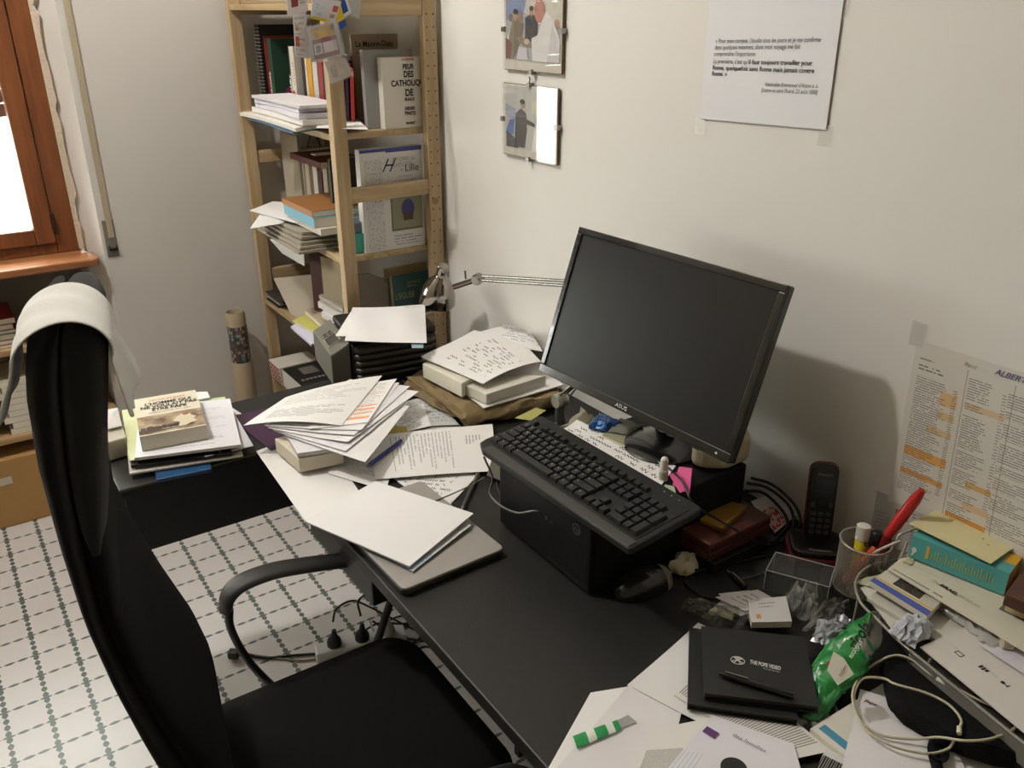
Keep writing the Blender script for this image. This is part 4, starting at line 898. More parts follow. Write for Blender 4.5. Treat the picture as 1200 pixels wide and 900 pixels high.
sheet('small white leaflet lying right of the paperback pile', [P(275, 489, T1+.0015), P(285, 486, T1+.0015), P(272, 478, T1+.0015), P(262, 482, T1+.0015)], mat('#d0cfd2', .8), n=4)
BT = SHT+.008; tb = .036
A, Bq, Dq = P(163.5, 512, BT+tb), P(244, 497.5, BT+tb), P(148, 467, BT+tb)
# o is the back-bottom-spine corner (spine on the left)
Wb, Hb = (Bq-A).length, (Dq-A).length; w_ = (Bq-A).normalized(); h_ = V((0, 0, 1)).cross(w_)
bk = book('beige French paperback titled L\'HOMME QUI NE VOULAIT PAS ÊTRE PAPE on the side table', A-V((0, 0, tb)), w_, h_, Wb*.97, Hb*.93, tb, printed('#d8cfba', photo=[(-.0, .3, .004, .105, ('#4c3428', '#85705a', '#a8977a', '#b5a68c'), 22.)], coat=.3), group=None)
p, w, h = on_front(bk, 0, 0); Wk, Hk = Wb*.97, Hb*.93
text('NICOLAS DIAT', .0125, p+w*Wk*.52+h*(Hk-.030), w, h, mat('#c4443c', .6), bk, align='CENTER', bold=.01)
for k, s in enumerate(('L\'HOMME QUI', 'NE VOULAIT PAS', 'ÊTRE PAPE')): text(s, .021, p+w*Wk*.52+h*(Hk-.053-.0185*k), w, h, M_ink, bk, align='CENTER', bold=.03, stretch=.80)
text('Histoire secrète d\'un règne', .0085, p+w*Wk*.52+h*(Hk-.103), w, h, M_ink, bk, align='CENTER')
bm = B(); random.seed(5)
for q in range(7): patch(bm, p, w, h, disc(0, 0, 0, .010+.015*q, .033+.002*(q % 2), .006+.002*(q % 3), .007+.003*(q % 2)))
patch(bm, p, w, h, [(0, .010), (Wk*.85, .020), (Wk*.8, .032), (0, .026)]); obj('cover_figure', bm, mat('#3f2a24', .5), bk)
bm = B(); patch(bm, p, w, h, [(.075, .055), (.088, .075), (.098, .088), (.115, .082), (.118, .07), (.128, .06), (.120, .05), (.128, .035), (.112, .028), (.10, .018), (.085, .022), (.09, .04)], d=.0005); obj('cover_figure', bm, mat('#c9bda4', .5), bk)
bm = B(); patch(bm, p, w, h, disc(0, 0, 0, .106, .085, .008, .009), d=.0007); obj('cover_figure', bm, mat('#8a5a44', .5), bk)
text('ALBIN MICHEL', .007, p+w*Wk*.5+h*.018, w, h, M_white, bk, align='CENTER')
# things behind the chair's right edge, on the table
tag(obj('book', prism(B(), [P(x, y, T1+.05) for x, y in ((120, 520), (148, 512), (140, 488), (112, 492))], (0, 0, -.049)), mat('#b7b1a3', .7), bevel=.003), 'thick cream book partly hidden behind the chair back on the side table', 'book')
sheet('white crumpled sheet on the cream book beside the chair back', [P(118, 505, T1+.058), P(143, 499, T1+.058), P(138, 478, T1+.058), P(115, 482, T1+.058)], mat('#cfccca', .8), bulge=.01)
# purple folder
slab('dark purple folder lying across the gap between side table and desk', [(268, 488), (350, 470), (380, 505), (318, 528)], T1+.004, .0035, mat('#3c1a3c', .5), 'folder', 'folder')
# cardboard tube on the floor behind
tu = thing('cardboard_tube', 'tall cardboard tube with a printed mosaic sleeve standing by the shelving', 'tube', (.860, 3.08, 0))
obj('tube_body', lathe(B(), [(.040, .001), (.041, .40), (.040, .455), (.036, .47)], (.860, 3.08, 0)), mat('#a8977f', .85, bump=.2, bscale=50), tu, smooth=True)
obj('tube_cap', lathe(B(), [(.0345, .60), (.0355, .655), (.031, .668), (.030, .640)], (.860, 3.08, 0)), mat('#a89a80', .8), tu, smooth=True)
def mosaic():
    m, nt, b = _new('m_mosaic'); N = NT(nt); tc = nt.nodes.new('ShaderNodeTexCoord'); sp = nt.nodes.new('ShaderNodeSeparateXYZ'); nt.links.new(tc.outputs['Object'], sp.inputs[0])
    a = N.m('ARCTAN2', sp.outputs[0], sp.outputs[1]); u = N.m('MULTIPLY', a, 3.4); v = N.m('MULTIPLY', sp.outputs[2], 75.)
    cell = nt.nodes.new('ShaderNodeTexWhiteNoise'); cell.noise_dimensions = '2D'; nt.links.new(N.comb(N.m('FLOOR', u), N.m('FLOOR', v)), cell.inputs['Vector'])
    cr = nt.nodes.new('ShaderNodeValToRGB'); cr.color_ramp.interpolation = 'CONSTANT'; nt.links.new(cell.outputs['Value'], cr.inputs[0]); e = cr.color_ramp.elements
    cols = ['#3d3f3a', '#6f7f80', '#8f8a5c', '#4a3b33', '#7a8f98', '#9a9284', '#2f2e33', '#6e4a3f']
    e[0].color = C(cols[0]); e[1].position = .125; e[1].color = C(cols[1])
    for i in range(2, 8): e.new(i/8).color = C(cols[i])
    g = N.m('MAXIMUM', N.m('LESS_THAN', N.m('FRACT', u), .12), N.m('LESS_THAN', N.m('FRACT', v), .14))
    nt.links.new(N.mix(g, cr.outputs[0], C('#3a332e')), b.inputs['Base Color']); b.inputs['Roughness'].default_value = .4; return m
obj('printed_sleeve', lathe(B(), [(.035, .471), (.036, .473), (.036, .612), (.035, .614)], (.860, 3.08, 0)), mosaic(), tu, smooth=True)
# printer
PX0, PX1, PY0, PY1, PT = .905, 1.285, 2.03, 2.29, .875
pr_ = thing('printer', 'dark grey multifunction printer with a ribbed black front standing on the side table', 'printer', (1.0, 2.13, T1))
M_pr = mat('#3a3935', .5); M_prd = mat('#171615', .45)
# top corners from the picture at the printer's height
t0, t1, t2, t3 = P(407, 402, PT), P(500, 402, PT), P(512, 372, PT), P(425, 372, PT)
front = (t1-t0).normalized(); back = V((0, 0, 1)).cross(front)
t0 = V((.862, 2.03, PT)); front = V((.985, -.17, 0)).normalized(); back = V((0, 0, 1)).cross(front)
fr0 = t0; Wp = .25; Dp = .215
obj('printer_body', fbox(B(), fr0, front, back, V((0, 0, 1)), (0, 0, -(PT-T1)+.002), (Wp, Dp, -.012)), M_prd, pr_, bevel=.01)
obj('scanner_lid', fbox(B(), fr0, front, back, V((0, 0, 1)), (.004, .006, -.0118), (Wp, Dp, .010)), M_prd, pr_, bevel=.006)
bm = B()
for k in range(5):
    z = -.028-.020*k; tube(bm, [fr0+front*.012+V((0, 0, z))+back*.012, fr0+front*.02-back*.007+V((0, 0, z)), fr0+front*(Wp-.02)-back*.007+V((0, 0, z)), fr0+front*(Wp-.01)+back*.01+V((0, 0, z))], .0105, 8)
obj('ribbed_front', bm, mat('#37332d', .35), pr_, smooth=True)
# sloping control panel on the left
pa = [fr0-front*.075+V((0, 0, -.055))-back*.0, fr0-front*.006+V((0, 0, -.0))-back*.0]
q0, q1 = fr0-front*.056+V((0, 0, -.030)), fr0-front*.002+V((0, 0, -.001)); d_ = back*Dp
bm = B(); prism(bm, [q0, q1, q1+V((0, 0, -(PT-T1)+.005)), q0+V((0, 0, -(PT-T1)+.045+.0))], d_); cp = obj('control_panel', bm, mat('#65635a', .5), pr_, bevel=.004)
ex = (q1-q0).normalized(); ez = ex.cross(back)
ez = -ez if ez.z < 0 else ez
obj('display', fbox(B(), q0+ex*.022+back*.05, ex, back, ez, (-.010, 0, 0), (.022, .055, .002)), mat('#3d3d38', .2), cp, bevel=.001)
bm = B()
for (a0, b0, a1, b1) in ((.008, .046, .049, .049), (.008, .106, .049, .109), (.008, .049, .011, .106), (.046, .049, .049, .106)): fbox(bm, q0+V((0, 0, 0)), ex, back, ez, (a0, b0, 0), (a1, b1, .003))
obj('display_bezel', bm, mat('#b0ac9e', .3, .5), cp)
for k in range(4): obj('button', lathe(B(), [(.005, 0), (.005, .0025)], q0+ex*(.02+.014*(k % 2))+back*(.125+.016*(k//2)), ez, 12), M_steel, cp)
SZ = PT+.014
sheet('white sheet draped on top of the printer below the lamp', [P(404, 401, SZ), P(500, 402, SZ), P(498, 358, SZ+.006), P(413, 362, SZ+.002)], printed('#e2e0df', blocks=[(.15, .2, .275, .285, .005, .5, .8)]), bulge=.007, wave=.004, wf=9, lift=(.004, .0, .004, .004))
sheet('second white sheet under the first on the printer, sticking out at the left', [P(393, 394, SZ-.002), P(470, 394, SZ-.002), P(480, 362, SZ-.002), P(412, 364, SZ-.002)], M_white, bulge=.003)
sheet('pale blue card peeking out under the sheets on the printer', [P(483, 408, SZ-.006), P(496, 408, SZ-.006), P(497, 396, SZ-.006), P(480, 396, SZ-.006)], mat('#8fa9b0', .6), n=4)

# ------------------------------------------------------------------ DESK: paper sea at the far end
G7 = 'loose sheets at the far end of the desk'
Z = DZ+.0010
sheet('plain white sheet hanging over the far left corner of the desk', [P(357, 610, Z+.001), P(430, 590, Z+.001), P(372, 502, Z+.001), P(300, 529, Z+.001)], M_white, lift=(-.0, 0, 0, .0), group=G7)
sheet('white typed sheet under the big fan of pages, tilted lines', [P(385, 555, Z+.004), P(452, 575, Z+.004), P(470, 520, Z+.004), P(395, 505, Z+.004)], printed(blocks=[(.02, .19, .04, .26, .009, .5, .4)]), group=G7, bulge=.004)
sheet('white sheet with a sketched diagram under the typed letter', [P(500, 590, Z+.001), P(520, 600, Z+.001), P(566, 550, Z+.001), P(440, 545, Z+.001)], hand(seed=4, pitch=.03), group=G7)
sheet('printed form with grey blocks near the kraft package', [P(452, 520, Z+.005), P(540, 500, Z+.005), P(503, 465, Z+.005), P(440, 480, Z+.005)], printed('#c9cac8', blocks=[(.02, .19, .02, .28, .02, .6, .4)], rects=[(.05, .12, .18, .22, '#8a8d90')]), group=G7)
sheet('handwritten white sheet right of the fan of pages', [P(462, 510, Z+.012), P(505, 499, Z+.012), P(496, 473, Z+.012), P(440, 492, Z+.012)], hand(seed=9, pitch=.025), group=G7, bulge=.003)
sheet('second scribbled sheet by the kraft package', [P(480, 500, Z+.010), P(538, 498, Z+.010), P(508, 462, Z+.010), P(478, 470, Z+.010)], hand('#b9bab8', seed=12, pitch=.03, st=.8), group=G7)
sheet('yellow folder corner under the typed letter', [P(455, 512, Z+.014), P(478, 507, Z+.014), P(475, 495, Z+.014), P(452, 500, Z+.014)], mat('#b8a24c', .6), name='folder', cat='folder', n=4)
LT_ = printed(blocks=[(.02, .19, .10, .235, .0085, .45, .45), (.05, .09, .03, .07, .008, .6, .5), (.02, .19, .245, .249, .01, .9, .9)])
sheet('typed white letter lying on the desk below the keyboard corner', [P(577, 497, Z+.013), P(583, 552, Z+.008), P(440, 562, Z+.009), P(430, 512, Z+.016)], LT_, group=G7, bulge=.006, wave=.002)
# the block under the fan
PB = DZ+.012
slab('thick cream paperback lying under the fan of pages', [(322, 514), (350, 538), (402, 528), (372, 500)], PB+.034, .034, mat('#cfc6b2', .8, bump=.2, bscale=500), 'paperback', 'book')
sheet('folded white booklet under the fan of pages', [P(349, 536, PB+.037), P(418, 526, PB+.037), P(400, 500, PB+.037), P(334, 510, PB+.037)], mat('#d8d6da', .8), th=.010, side=mat('#bdbbb8', .9, bump=.3, bscale=500), group=G7)
GF = 'pages of the big fan on the desk'
ZF = DZ+.062
fans = [((320, 506), (428, 542), (480, 476), (385, 466), 0, 'plain white page at the bottom of the big fan'),
        ((318, 504), (405, 529), (478, 470), (400, 452), .004, 'white page second from the bottom of the big fan'),
        ((314, 503), (408, 520), (491, 459), (420, 450), .007, 'white page fanned out to the right, third from the bottom'),
        ((312, 501), (415, 512), (480, 453), (420, 446), .0105, 'white page fanned out to the right, fourth from the bottom'),
        ((310, 500), (424, 506), (468, 449), (410, 445), .0135, 'white page fanned out below the highlighted one')]
for k, (a, b_, c_, d_, dz, lab) in enumerate(fans):
    sheet(lab, [P(*a, ZF+dz), P(*b_, ZF+dz), P(*c_, ZF+dz), P(*d_, ZF+dz)], printed('#dfdde2' if k % 2 else '#e4e2e2', seed=k), th=.0012, lift=(.003, .004*(k > 1), 0, 0), group=GF, wave=.0015, wf=5+k)
FA = printed(blocks=[(.02, .20, .16, .27, .012, .35, .5), (.03, .19, .04, .12, .010, .55, .55)])
sheet('typed page with orange highlighted column on the big fan', [P(360, 503, ZF+.017), P(431, 496, ZF+.017), P(465, 444, ZF+.017), P(398, 455, ZF+.017)],
      printed(blocks=[(.075, .19, .03, .28, .010, .4, .75)], rects=[(.08, .2, .03, .046, '#f2a878'), (.075, .2, .065, .075, '#f3b48a'), (.075, .2, .09, .10, '#f0a270'), (.08, .2, .115, .125, '#f2b08a'), (.10, .2, .20, .206, '#f3c0a0')]), group=GF, th=.001, lift=(0, .002, 0, 0))
sheet('typed white page on top of the big fan, curling at the left', [P(285, 497, ZF+.019), P(400, 499, ZF+.019), P(448, 441, ZF+.020), P(335, 467, ZF+.019)], FA, group=GF, lift=(-.004, 0, .002, .003), bulge=.009, bu='u')
pn = thing('blue_pen', 'blue ballpoint pen lying on the typed letter', 'pen', P(449, 532, Z+.02))
pa, pb_ = P(430, 547, Z+.022), P(470, 516.5, Z+.024); dp = (pb_-pa).normalized()
obj('barrel', tube(B(), [pa+dp*.008, pa+dp*.03, pb_], .0048, 10), mat('#252a7c', .35), pn, smooth=True); obj('tip', tube(B(), [pa-dp*.002, pa+dp*.009], [.001, .004], 10), mat('#8d8fa5', .3, .6), pn, smooth=True)
def pen(label, a, b_, z, m, m2, r=.0045, name='pen'):
    A_, B_ = P(*a, z), P(*b_, z); d = (B_-A_).normalized(); L_ = (B_-A_).length
    t = thing(name, label, 'pen', (A_+B_)/2-V((0, 0, r)))
    obj('barrel', tube(B(), [A_+d*.012, A_+d*(L_*.35), A_+d*L_*.36, B_], [r, r, r*1.08, r*1.08], 10), m, t, smooth=True)
    obj('tip', tube(B(), [A_, A_+d*.0125], [.001, r*.9], 10), m2, t, smooth=True)
    obj('clip', tube(B(), [B_-d*.004+V((0, 0, r+.001)), B_-d*.04+V((0, 0, r+.0012))], .0012, 6), m2, t)
    return t
pen('black and silver pen lying beside the silver laptop', (541, 598), (560, 556), Z+.006, mat('#3a3a38', .35), mat('#9d9a92', .3, .8))
# laptop and envelope
lp = thing('laptop', 'closed silver laptop at the front edge of the desk', 'laptop', (.66, 1.29, DZ))
ol = V((.545, 1.132, DZ)); ux, uy = V((1, .02, 0)).normalized(), V((-.02, 1, 0)).normalized()
def rslab(bm, z0, z1, r, ins=0): prism(bm, rrect(.107, .155, .220-2*ins, .315-2*ins, r, 5, ux, uy, ol+V((0, 0, z0))), (0, 0, z1-z0)); return bm
obj('base', rslab(B(), .0025, .0115, .012, .0), mat('#2a2927', .5), lp, bevel=.002)
obj('lid', rslab(B(), .0122, .0185, .012), mat('#97938e', .38), lp, bevel=.002, smooth=False)
for a, b_ in ((.015, .02), (.195, .02), (.015, .29), (.195, .29)): obj('foot', lathe(B(), [(.006, .0001), (.007, .0026)], ol+ux*a+uy*b_), M_rubber, lp)
bm = B()
for k in range(2): fbox(bm, ol, ux, uy, V((0, 0, 1)), (.10+.03*k, -.0035, .004), (.115+.03*k, -.0022, .008))
obj('port', bm, M_dark, lp)
ez_ = DZ+.024
en = sheet(None or 'large white envelope lying open on the silver laptop', [P(357, 612, ez_), P(480, 665, ez_+.004), P(555, 603, ez_+.012), P(440, 565, ez_+.004)], mat('#e3e1e0', .75, spec=.3), name='envelope', cat='envelope', th=.003, W=.24, H=.32, bulge=.002, side=mat('#d0cfcf', .8))
sheet('white papers with a pale blue edge sliding out under the envelope', [P(466, 660, ez_-.0025), P(484, 670, ez_-.002), P(552, 616, ez_+.002), P(530, 602, ez_+.002)], printed('#d2d4d6', rects=[(0, .25, -.1, .1, '#aebed0')]), th=.0015, lift=(0, .0, 0, 0))

# ------------------------------------------------------------------ KRAFT PACKAGE AND STACK
KZ = DZ+.045
kr = thing('kraft_package', 'crumpled brown kraft paper package under the stack beside the monitor', 'package', P(560, 470, DZ))
def blob(name, pts, z0, z1, m, parent, jitter=.004, n=6, seed=1, inset=.008, smooth=True):
    """crumpled soft block: polygon footprint (points at top), jittered"""
    rnd = random.Random(seed); bm = B(); P_ = []
    for i in range(len(pts)):
        a, b_ = pts[i], pts[(i+1) % len(pts)]
        for k in range(n): P_.append(a+(b_-a)*k/n)
    c = sum(P_, V())/len(P_); rings = []
    for (f, ins) in ((0, .004), (.3, -.003), (.65, 0), (1, inset)):
        ring = []
        for p in P_:
            q = c+(p-c)*(1-ins/max(.02, (p-c).length)); q = V((q.x, q.y, z0+(z1-z0)*f)); q += V((rnd.uniform(-1, 1), rnd.uniform(-1, 1), rnd.uniform(-.6, .6) if 0 < f else 0))*jitter
            ring.append(bm.verts.new(q))
        rings.append(ring)
    for a, b_ in zip(rings, rings[1:]):
        for k in range(len(a)): bm.faces.new((a[k], a[(k+1) % len(a)], b_[(k+1) % len(a)], b_[k]))
    bm.faces.new(rings[0][::-1])
    r2 = [bm.verts.new(c+(v.co-c)*.6+V((0, 0, rnd.uniform(-.5, .5)*jitter))) for v in rings[-1]]
    for v in r2: v.co.z = z1+rnd.uniform(-.4, .4)*jitter
    for k in range(len(r2)): bm.faces.new((rings[-1][k], rings[-1][(k+1) % len(r2)], r2[(k+1) % len(r2)], r2[k]))
    bm.faces.new(r2); return obj(name, bm, m, parent, smooth=smooth)
kp = [P(474, 443, KZ), P(548, 490, KZ-.01), P(658, 463, KZ), P(640, 425, KZ), P(520, 415, KZ)]
M_kraft = mat('#7d6a48', .8, bump=.5, bscale=45, var=.25, vscale=30)
blob('wrapping', kp, DZ+.010, KZ, M_kraft, kr, .008, 10, 2)
fold = sheet(None, [P(476, 442, KZ+.004), P(505, 440, KZ+.004), P(560, 484, KZ-.008), P(540, 492, KZ-.014)], M_kraft, parent=kr, name='flap', th=.0015, wave=.004, wf=16)
obj('twine', tube(B(), [P(472, 446, DZ+.02), P(500, 462, KZ-.012), P(535, 488, DZ+.022), P(600, 482, DZ+.02), P(650, 468, DZ+.02)], .0018, 6, 6), mat('#5a4a30', .9), kr)
Z5 = KZ+.006
sheet('wide white sheets spread on the kraft package', [P(567, 479, Z5-.002), P(660, 452, Z5+.002), P(630, 425, Z5+.004), P(500, 428, Z5+.002)], M_white, th=.003, bulge=.002, group='white sheets of the stack beside the monitor')
wb = thing('cream_block', 'thick cream book block with a notch in the stack beside the monitor', 'book', P(530, 440, Z5+.004))
zt = Z5+.045
def tri(c, z1, z0, name, m): return obj(name, prism(B(), [P(x, y, z1) for x, y in c], (0, 0, z0-z1)), m, wb, bevel=.002)
tri(((495, 426), (541, 449), (566, 437), (520, 413)), zt, Z5+.005, 'pages', mat('#d6d1c1', .85, bump=.15, bscale=600))
tri(((541.5, 449.5), (570, 462), (640, 440), (566.5, 437.5)), zt-.012, Z5+.005, 'lower_block', mat('#cdc9bd', .85))
slab('dark brown spectacle-case sized slip between the block and the sheets', [(567, 456), (583, 460), (592, 454), (576, 449)], Z5+.012, .008, mat('#3b2a22', .5), 'card_case', 'case')
ZN = zt+.008
sheet('white sheet under the handwritten notes, printed faintly', [P(494, 420, ZN-.004), P(560, 445, ZN-.004), P(600, 400, ZN), P(556, 387, ZN)], printed(blocks=[(.04, .1, .1, .26, .02, .5, .3)]), bulge=.006, group='white sheets of the stack beside the monitor')
sheet('handwritten notes on top of the stack beside the monitor', [P(493, 418, ZN+.003), P(566, 450, ZN-.004), P(634, 424, ZN), P(594, 381, ZN+.01)], hand(rows=9, pitch=.014, seed=3, u0=.05, u1=.19, v0=.03, v1=.2, ink='#3c3c44'), bulge=.010, bu='v', group=None, W=.21, H=.27)
sheet('notes in blue ink at the back of the stack beside the monitor', [P(560, 400, ZN+.006), P(636, 412, ZN+.002), P(622, 388, ZN+.012), P(590, 380, ZN+.012)], hand(seed=8, pitch=.014, ink='#4a4d8c', u1=.2, v1=.29, st=.8), bulge=.006, W=.15, H=.12)

# ------------------------------------------------------------------ COMPUTER, KEYBOARD, MONITOR
PCZ = .888
pc = thing('desktop_computer', 'black desktop computer lying flat under the keyboard and monitor', 'computer', (1.0, 1.06, DZ))
pcx0, pcx1, pcy0, pcy1 = .815, 1.205, .945, 1.232
obj('case', box(B(), (pcx0+.012, pcy0, DZ+.004), (pcx1, pcy1, PCZ)), mat('#0c0c0c', .55, spec=.3), pc, bevel=.003)
bm = box(B(), (pcx0, pcy0+.001, DZ+.006), (pcx0+.0118, pcy1-.001, PCZ-.002))
fp = obj('front_bezel', bm, mat('#0a0a0a', .45, spec=.25), pc, bevel=.003)
bm = B()
for k in range(26): box(bm, (pcx0-.0012, .955+.0042*k, DZ+.02), (pcx0-.0001, .957+.0042*k, PCZ-.045))
obj('vent_slats', bm, M_dark, fp)
o_ = V((pcx0-.0006, .985, .862))
bm = B(); n = 24
for k in range(n):
    a, b_ = 2*pi*k/n, 2*pi*(k+1)/n
    prism(bm, [o_+V((0, r*cos(t), r*sin(t))) for r, t in ((.0095, a), (.011, a), (.011, b_), (.0095, b_))], (-.0006, 0, 0))
lg = obj('logo_ring', bm, mat('#77777a', .3, .6), fp)
text('hp', .0155, o_+V((-.0004, .0065, -.004)), V((0, -1, 0)), V((0, 0, 1)), mat('#77777a', .3, .6), fp, shear=.25)
for dy in (0, .018): obj('port', lathe(B(), [(.004, 0), (.004, .0006)], (pcx0-.0002, 1.075-dy, .838), (-1, 0, 0), 12), mat('#55555a', .4), fp)
for x in (.85, 1.15):
    for y in (.97, 1.2): obj('foot', lathe(B(), [(.012, .0002), (.012, .0042)], (x, y, DZ)), M_rubber, pc)
# keyboard
KA, KBp, KCp = P(742, 636, .905), P(560, 516, .905), P(818, 592, .925)
kz = .905
k0 = V((.806, .840, kz)); kL = V((-.012, .455, 0)).normalized(); kD = V((.16, .004, .014)).normalized()   # along length (towards the far end), depth away
kN = kD.cross(kL); kN = kN if kN.z > 0 else -kN
KW, KD_ = .452, .172
kb = thing('keyboard', 'full-size black keyboard resting on the desktop computer, askew', 'keyboard', k0-V((0, 0, .012)))
def kpoly(u0, u1, d0, d1, z): return [k0+kL*u+kD*d+kN*z for u, d in ((u0, d0), (u1, d0), (u1, d1), (u0, d1))]
pl_ = [(0.004, 0), (KW-.03, 0), (KW-.004, .012), (KW, .03), (KW, KD_-.006), (KW-.008, KD_), (.008, KD_), (0, KD_-.006), (0, .006)]
obj('case', prism(B(), [k0+kL*u+kD*d for u, d in pl_], -kN*.014), mat('#1b1b1a', .5, spec=.35), kb, bevel=.003)
obj('key_well', prism(B(), kpoly(.012, .445, .030, .150, .0), kN*.0012), mat('#0c0c0c', .6), kb)
obj('front_lip', prism(B(), kpoly(.006, KW-.03, .002, .022, .0), kN*.0015), mat('#343432', .4), kb, bevel=.001)
cnt = 0; proto = None; U = .0188
def key(u_left, d, wu=1, du=1):
    """u_left: distance from the LEFT end (far end of the board) in metres"""
    global cnt
    cnt += 1
    w2, d2 = wu*U-.0016, du*U-.0016; a = KW-u_left-wu*U+.0008
    bm = B(); lo = kpoly(a, a+w2, d+.0008, d+.0008+d2, .0014); hi = kpoly(a+.0022, a+w2-.0022, d+.0022, d+d2-.001, .0085)
    L = [bm.verts.new(p) for p in lo]; H_ = [bm.verts.new(p) for p in hi]
    for k in range(4): bm.faces.new((L[k], L[(k+1) % 4], H_[(k+1) % 4], H_[k]))
    bm.faces.new(L[::-1]); bm.faces.new(H_); obj('key', bm, M_key, kb)
x0 = .014
rows = [(.030, [1.25, 1.25, 1.25, 6.25, 1.25, 1.25, 1.25, 1.25]), (.0488, [2.25]+[1]*10+[2.75]), (.0676, [1.75]+[1]*11+[2.25]), (.0864, [1.5]+[1]*12+[1.5]), (.1052, [1]*13+[2])]
for d, ws in rows:
    u = x0
    for wu in ws: key(u, d, wu); u += wu*U
for k, off in enumerate([0, 2, 3, 4, 5, 6.5, 7.5, 8.5, 9.5, 11, 12, 13, 14]): key(x0+off*U, .1290, 1, .8)
nx = x0+15.2*U
for r_ in range(3):
    if r_ < 2: 
        for c_ in range(3): key(nx+c_*U, (.0864, .1052)[r_])
for c_ in range(3): key(nx+c_*U, .030)
key(nx+U, .0488)
for c_ in range(3): key(nx+c_*U, .1290, 1, .8)
mx_ = nx+3.2*U
for d in (.0488, .0676, .0864, .1052):
    for c_ in range(3): key(mx_+c_*U, d)
key(mx_, .030, 2); key(mx_+2*U, .030); key(mx_+3*U, .030, 1, 2); key(mx_+3*U, .0676, 1, 2)
print('KEYS', cnt)
bm = B()
for c_ in range(3): lathe(bm, [(.0012, 0), (.0012, .0004)], k0+kL*(KW-mx_-.012-c_*.018)+kD*.158+kN*.0002, kN, 8)
obj('status_light', bm, mat('#b9c7c0', .3), kb)
# glyph marks on the keys (one mesh per the board's print)
bm = B(); random.seed(11)
for d, ws in rows:
    u = x0
    for wu in ws:
        a = KW-u-.009; prism(bm, [k0+kL*(a+p)+kD*(d+.010+q)+kN*.0086 for p, q in ((0, 0), (.002, 0), (.002, .0028), (0, .0028))], kN*.0002); u += wu*U
obj('key_lettering', bm, mat('#8f9290', .6), kb)
tag(obj('cable', tube(B(), [P(567, 535, .893), QX(577, 560, .80), QX(574, 578, .790), QX(586, 592, .785), QX(606, 601, .785), QX(628, 599, .79), V((.812, 1.075, .838))], .0021, 8, 8), mat('#56544f', .4), smooth=True), 'grey cable looping from under the keyboard into the computer front', 'cable')
tag(obj('cable', tube(B(), [P(x, y, DZ+.004) for x, y in ((585, 540), (583, 572), (600, 600), (640, 640), (690, 660), (725, 664), (750, 660))], .0018, 6, 8), mat('#2a2a2a', .4), smooth=True), 'thin black cable snaking over the desk in front of the computer', 'cable')
tag(obj('cable', tube(B(), [P(567, 560, DZ+.010), P(545, 572, DZ+.012), P(515, 585, DZ+.02), P(500, 590, DZ+.02)], .0016, 6, 6), mat('#77756f', .4), smooth=True), 'thin grey cable crossing the black pen beside the laptop', 'cable')

# monitor
mC = V((1.119, 1.156, 1.112)); a_, th_ = radians(-87.36), radians(19.3)
mu = V((cos(a_), sin(a_), 0)); n0 = V((sin(a_), -cos(a_), 0)); mv = (V((0, 0, 1))*cos(th_)-n0*sin(th_)).normalized(); mn = mu.cross(mv)   # mn faces the room
MW, MH = .540, .330
mo = thing('monitor', 'black widescreen monitor tilted back on its round stand on top of the computer', 'monitor', (mC.x, mC.y, PCZ))
def mbox(name, lo, hi, m, par=None, bevel=0): return obj(name, fbox(B(), mC, mu, mv, mn, lo, hi), m, par or mo, bevel=bevel)
M_bez = mat('#0b0b0b', .18, coat=.5)
hz = mbox('housing', (-MW/2, -MH/2, -.022), (MW/2, MH/2, -.001), M_bez, bevel=.004)
bm = B()
for lo, hi in (((-MW/2, MH/2-.014, -.001), (MW/2, MH/2, .004)), ((-MW/2, -MH/2, -.001), (MW/2, -MH/2+.019, .004)), ((-MW/2, -MH/2+.0191, -.001), (-MW/2+.014, MH/2-.0141, .004)), ((MW/2-.014, -MH/2+.0191, -.001), (MW/2, MH/2-.0141, .004))): fbox(bm, mC, mu, mv, mn, lo, hi)
bz = obj('bezel', bm, M_bez, mo, bevel=.0015)
mbox('screen', (-MW/2+.014, -MH/2+.019, -.0008), (MW/2-.014, MH/2-.014, .0008), mat('#1e1c1a', .36, spec=.2))
prism_pts = [mC+mu*x+mv*y+mn*-.022 for x, y in ((-.17, -.10), (.17, -.10), (.17, .10), (-.17, .10))]
bm = B(); A2 = [bm.verts.new(p) for p in prism_pts]; B2 = [bm.verts.new(mC+mu*x+mv*y-mn*.052) for x, y in ((-.12, -.07), (.12, -.07), (.12, .07), (-.12, .07))]
for k in range(4): bm.faces.new((A2[k], A2[(k+1) % 4], B2[(k+1) % 4], B2[k]))
bm.faces.new(A2[::-1]); bm.faces.new(B2); obj('rear_bulge', bm, M_blackplastic, mo, bevel=.006)
text('ASUS', .011, mC+mu*-.022-mv*(MH/2-.0055)+mn*.0043, mu, mv, mat('#a9a9a6', .4), bz, bold=.02, stretch=1.3)
bm = B(); lathe(bm, [(.0022, 0), (.0022, .0008)], mC+mu*(MW/2-.03)-mv*(MH/2-.009)+mn*.004, mn, 10); obj('power_light', bm, mat('#d9d4c4', .3), bz)
bm = B()
for k in range(5): fbox(bm, mC, mu, mv, mn, (.10+.022*k, -MH/2-.002, .0005), (.112+.022*k, -MH/2+.0005, .0035))
obj('button', bm, M_blackplastic, bz)
sc_ = V((1.150, 1.12, PCZ))
nk = mC-mn*.05-mv*.06
obj('stand_neck', tube(B(), [nk, V((1.175, 1.14, .965)), V((1.155, 1.12, PCZ+.016))], [.022, .024, .028], 10, flat=.6), M_blackplastic, mo, smooth=True)
obj('stand_foot', lathe(B(), [(.078, .0005), (.080, .006), (.072, .012), (.03, .018)], (1.118, 1.09, PCZ), seg=40), mat('#0e0e0e', .25, coat=.4), mo, smooth=True)

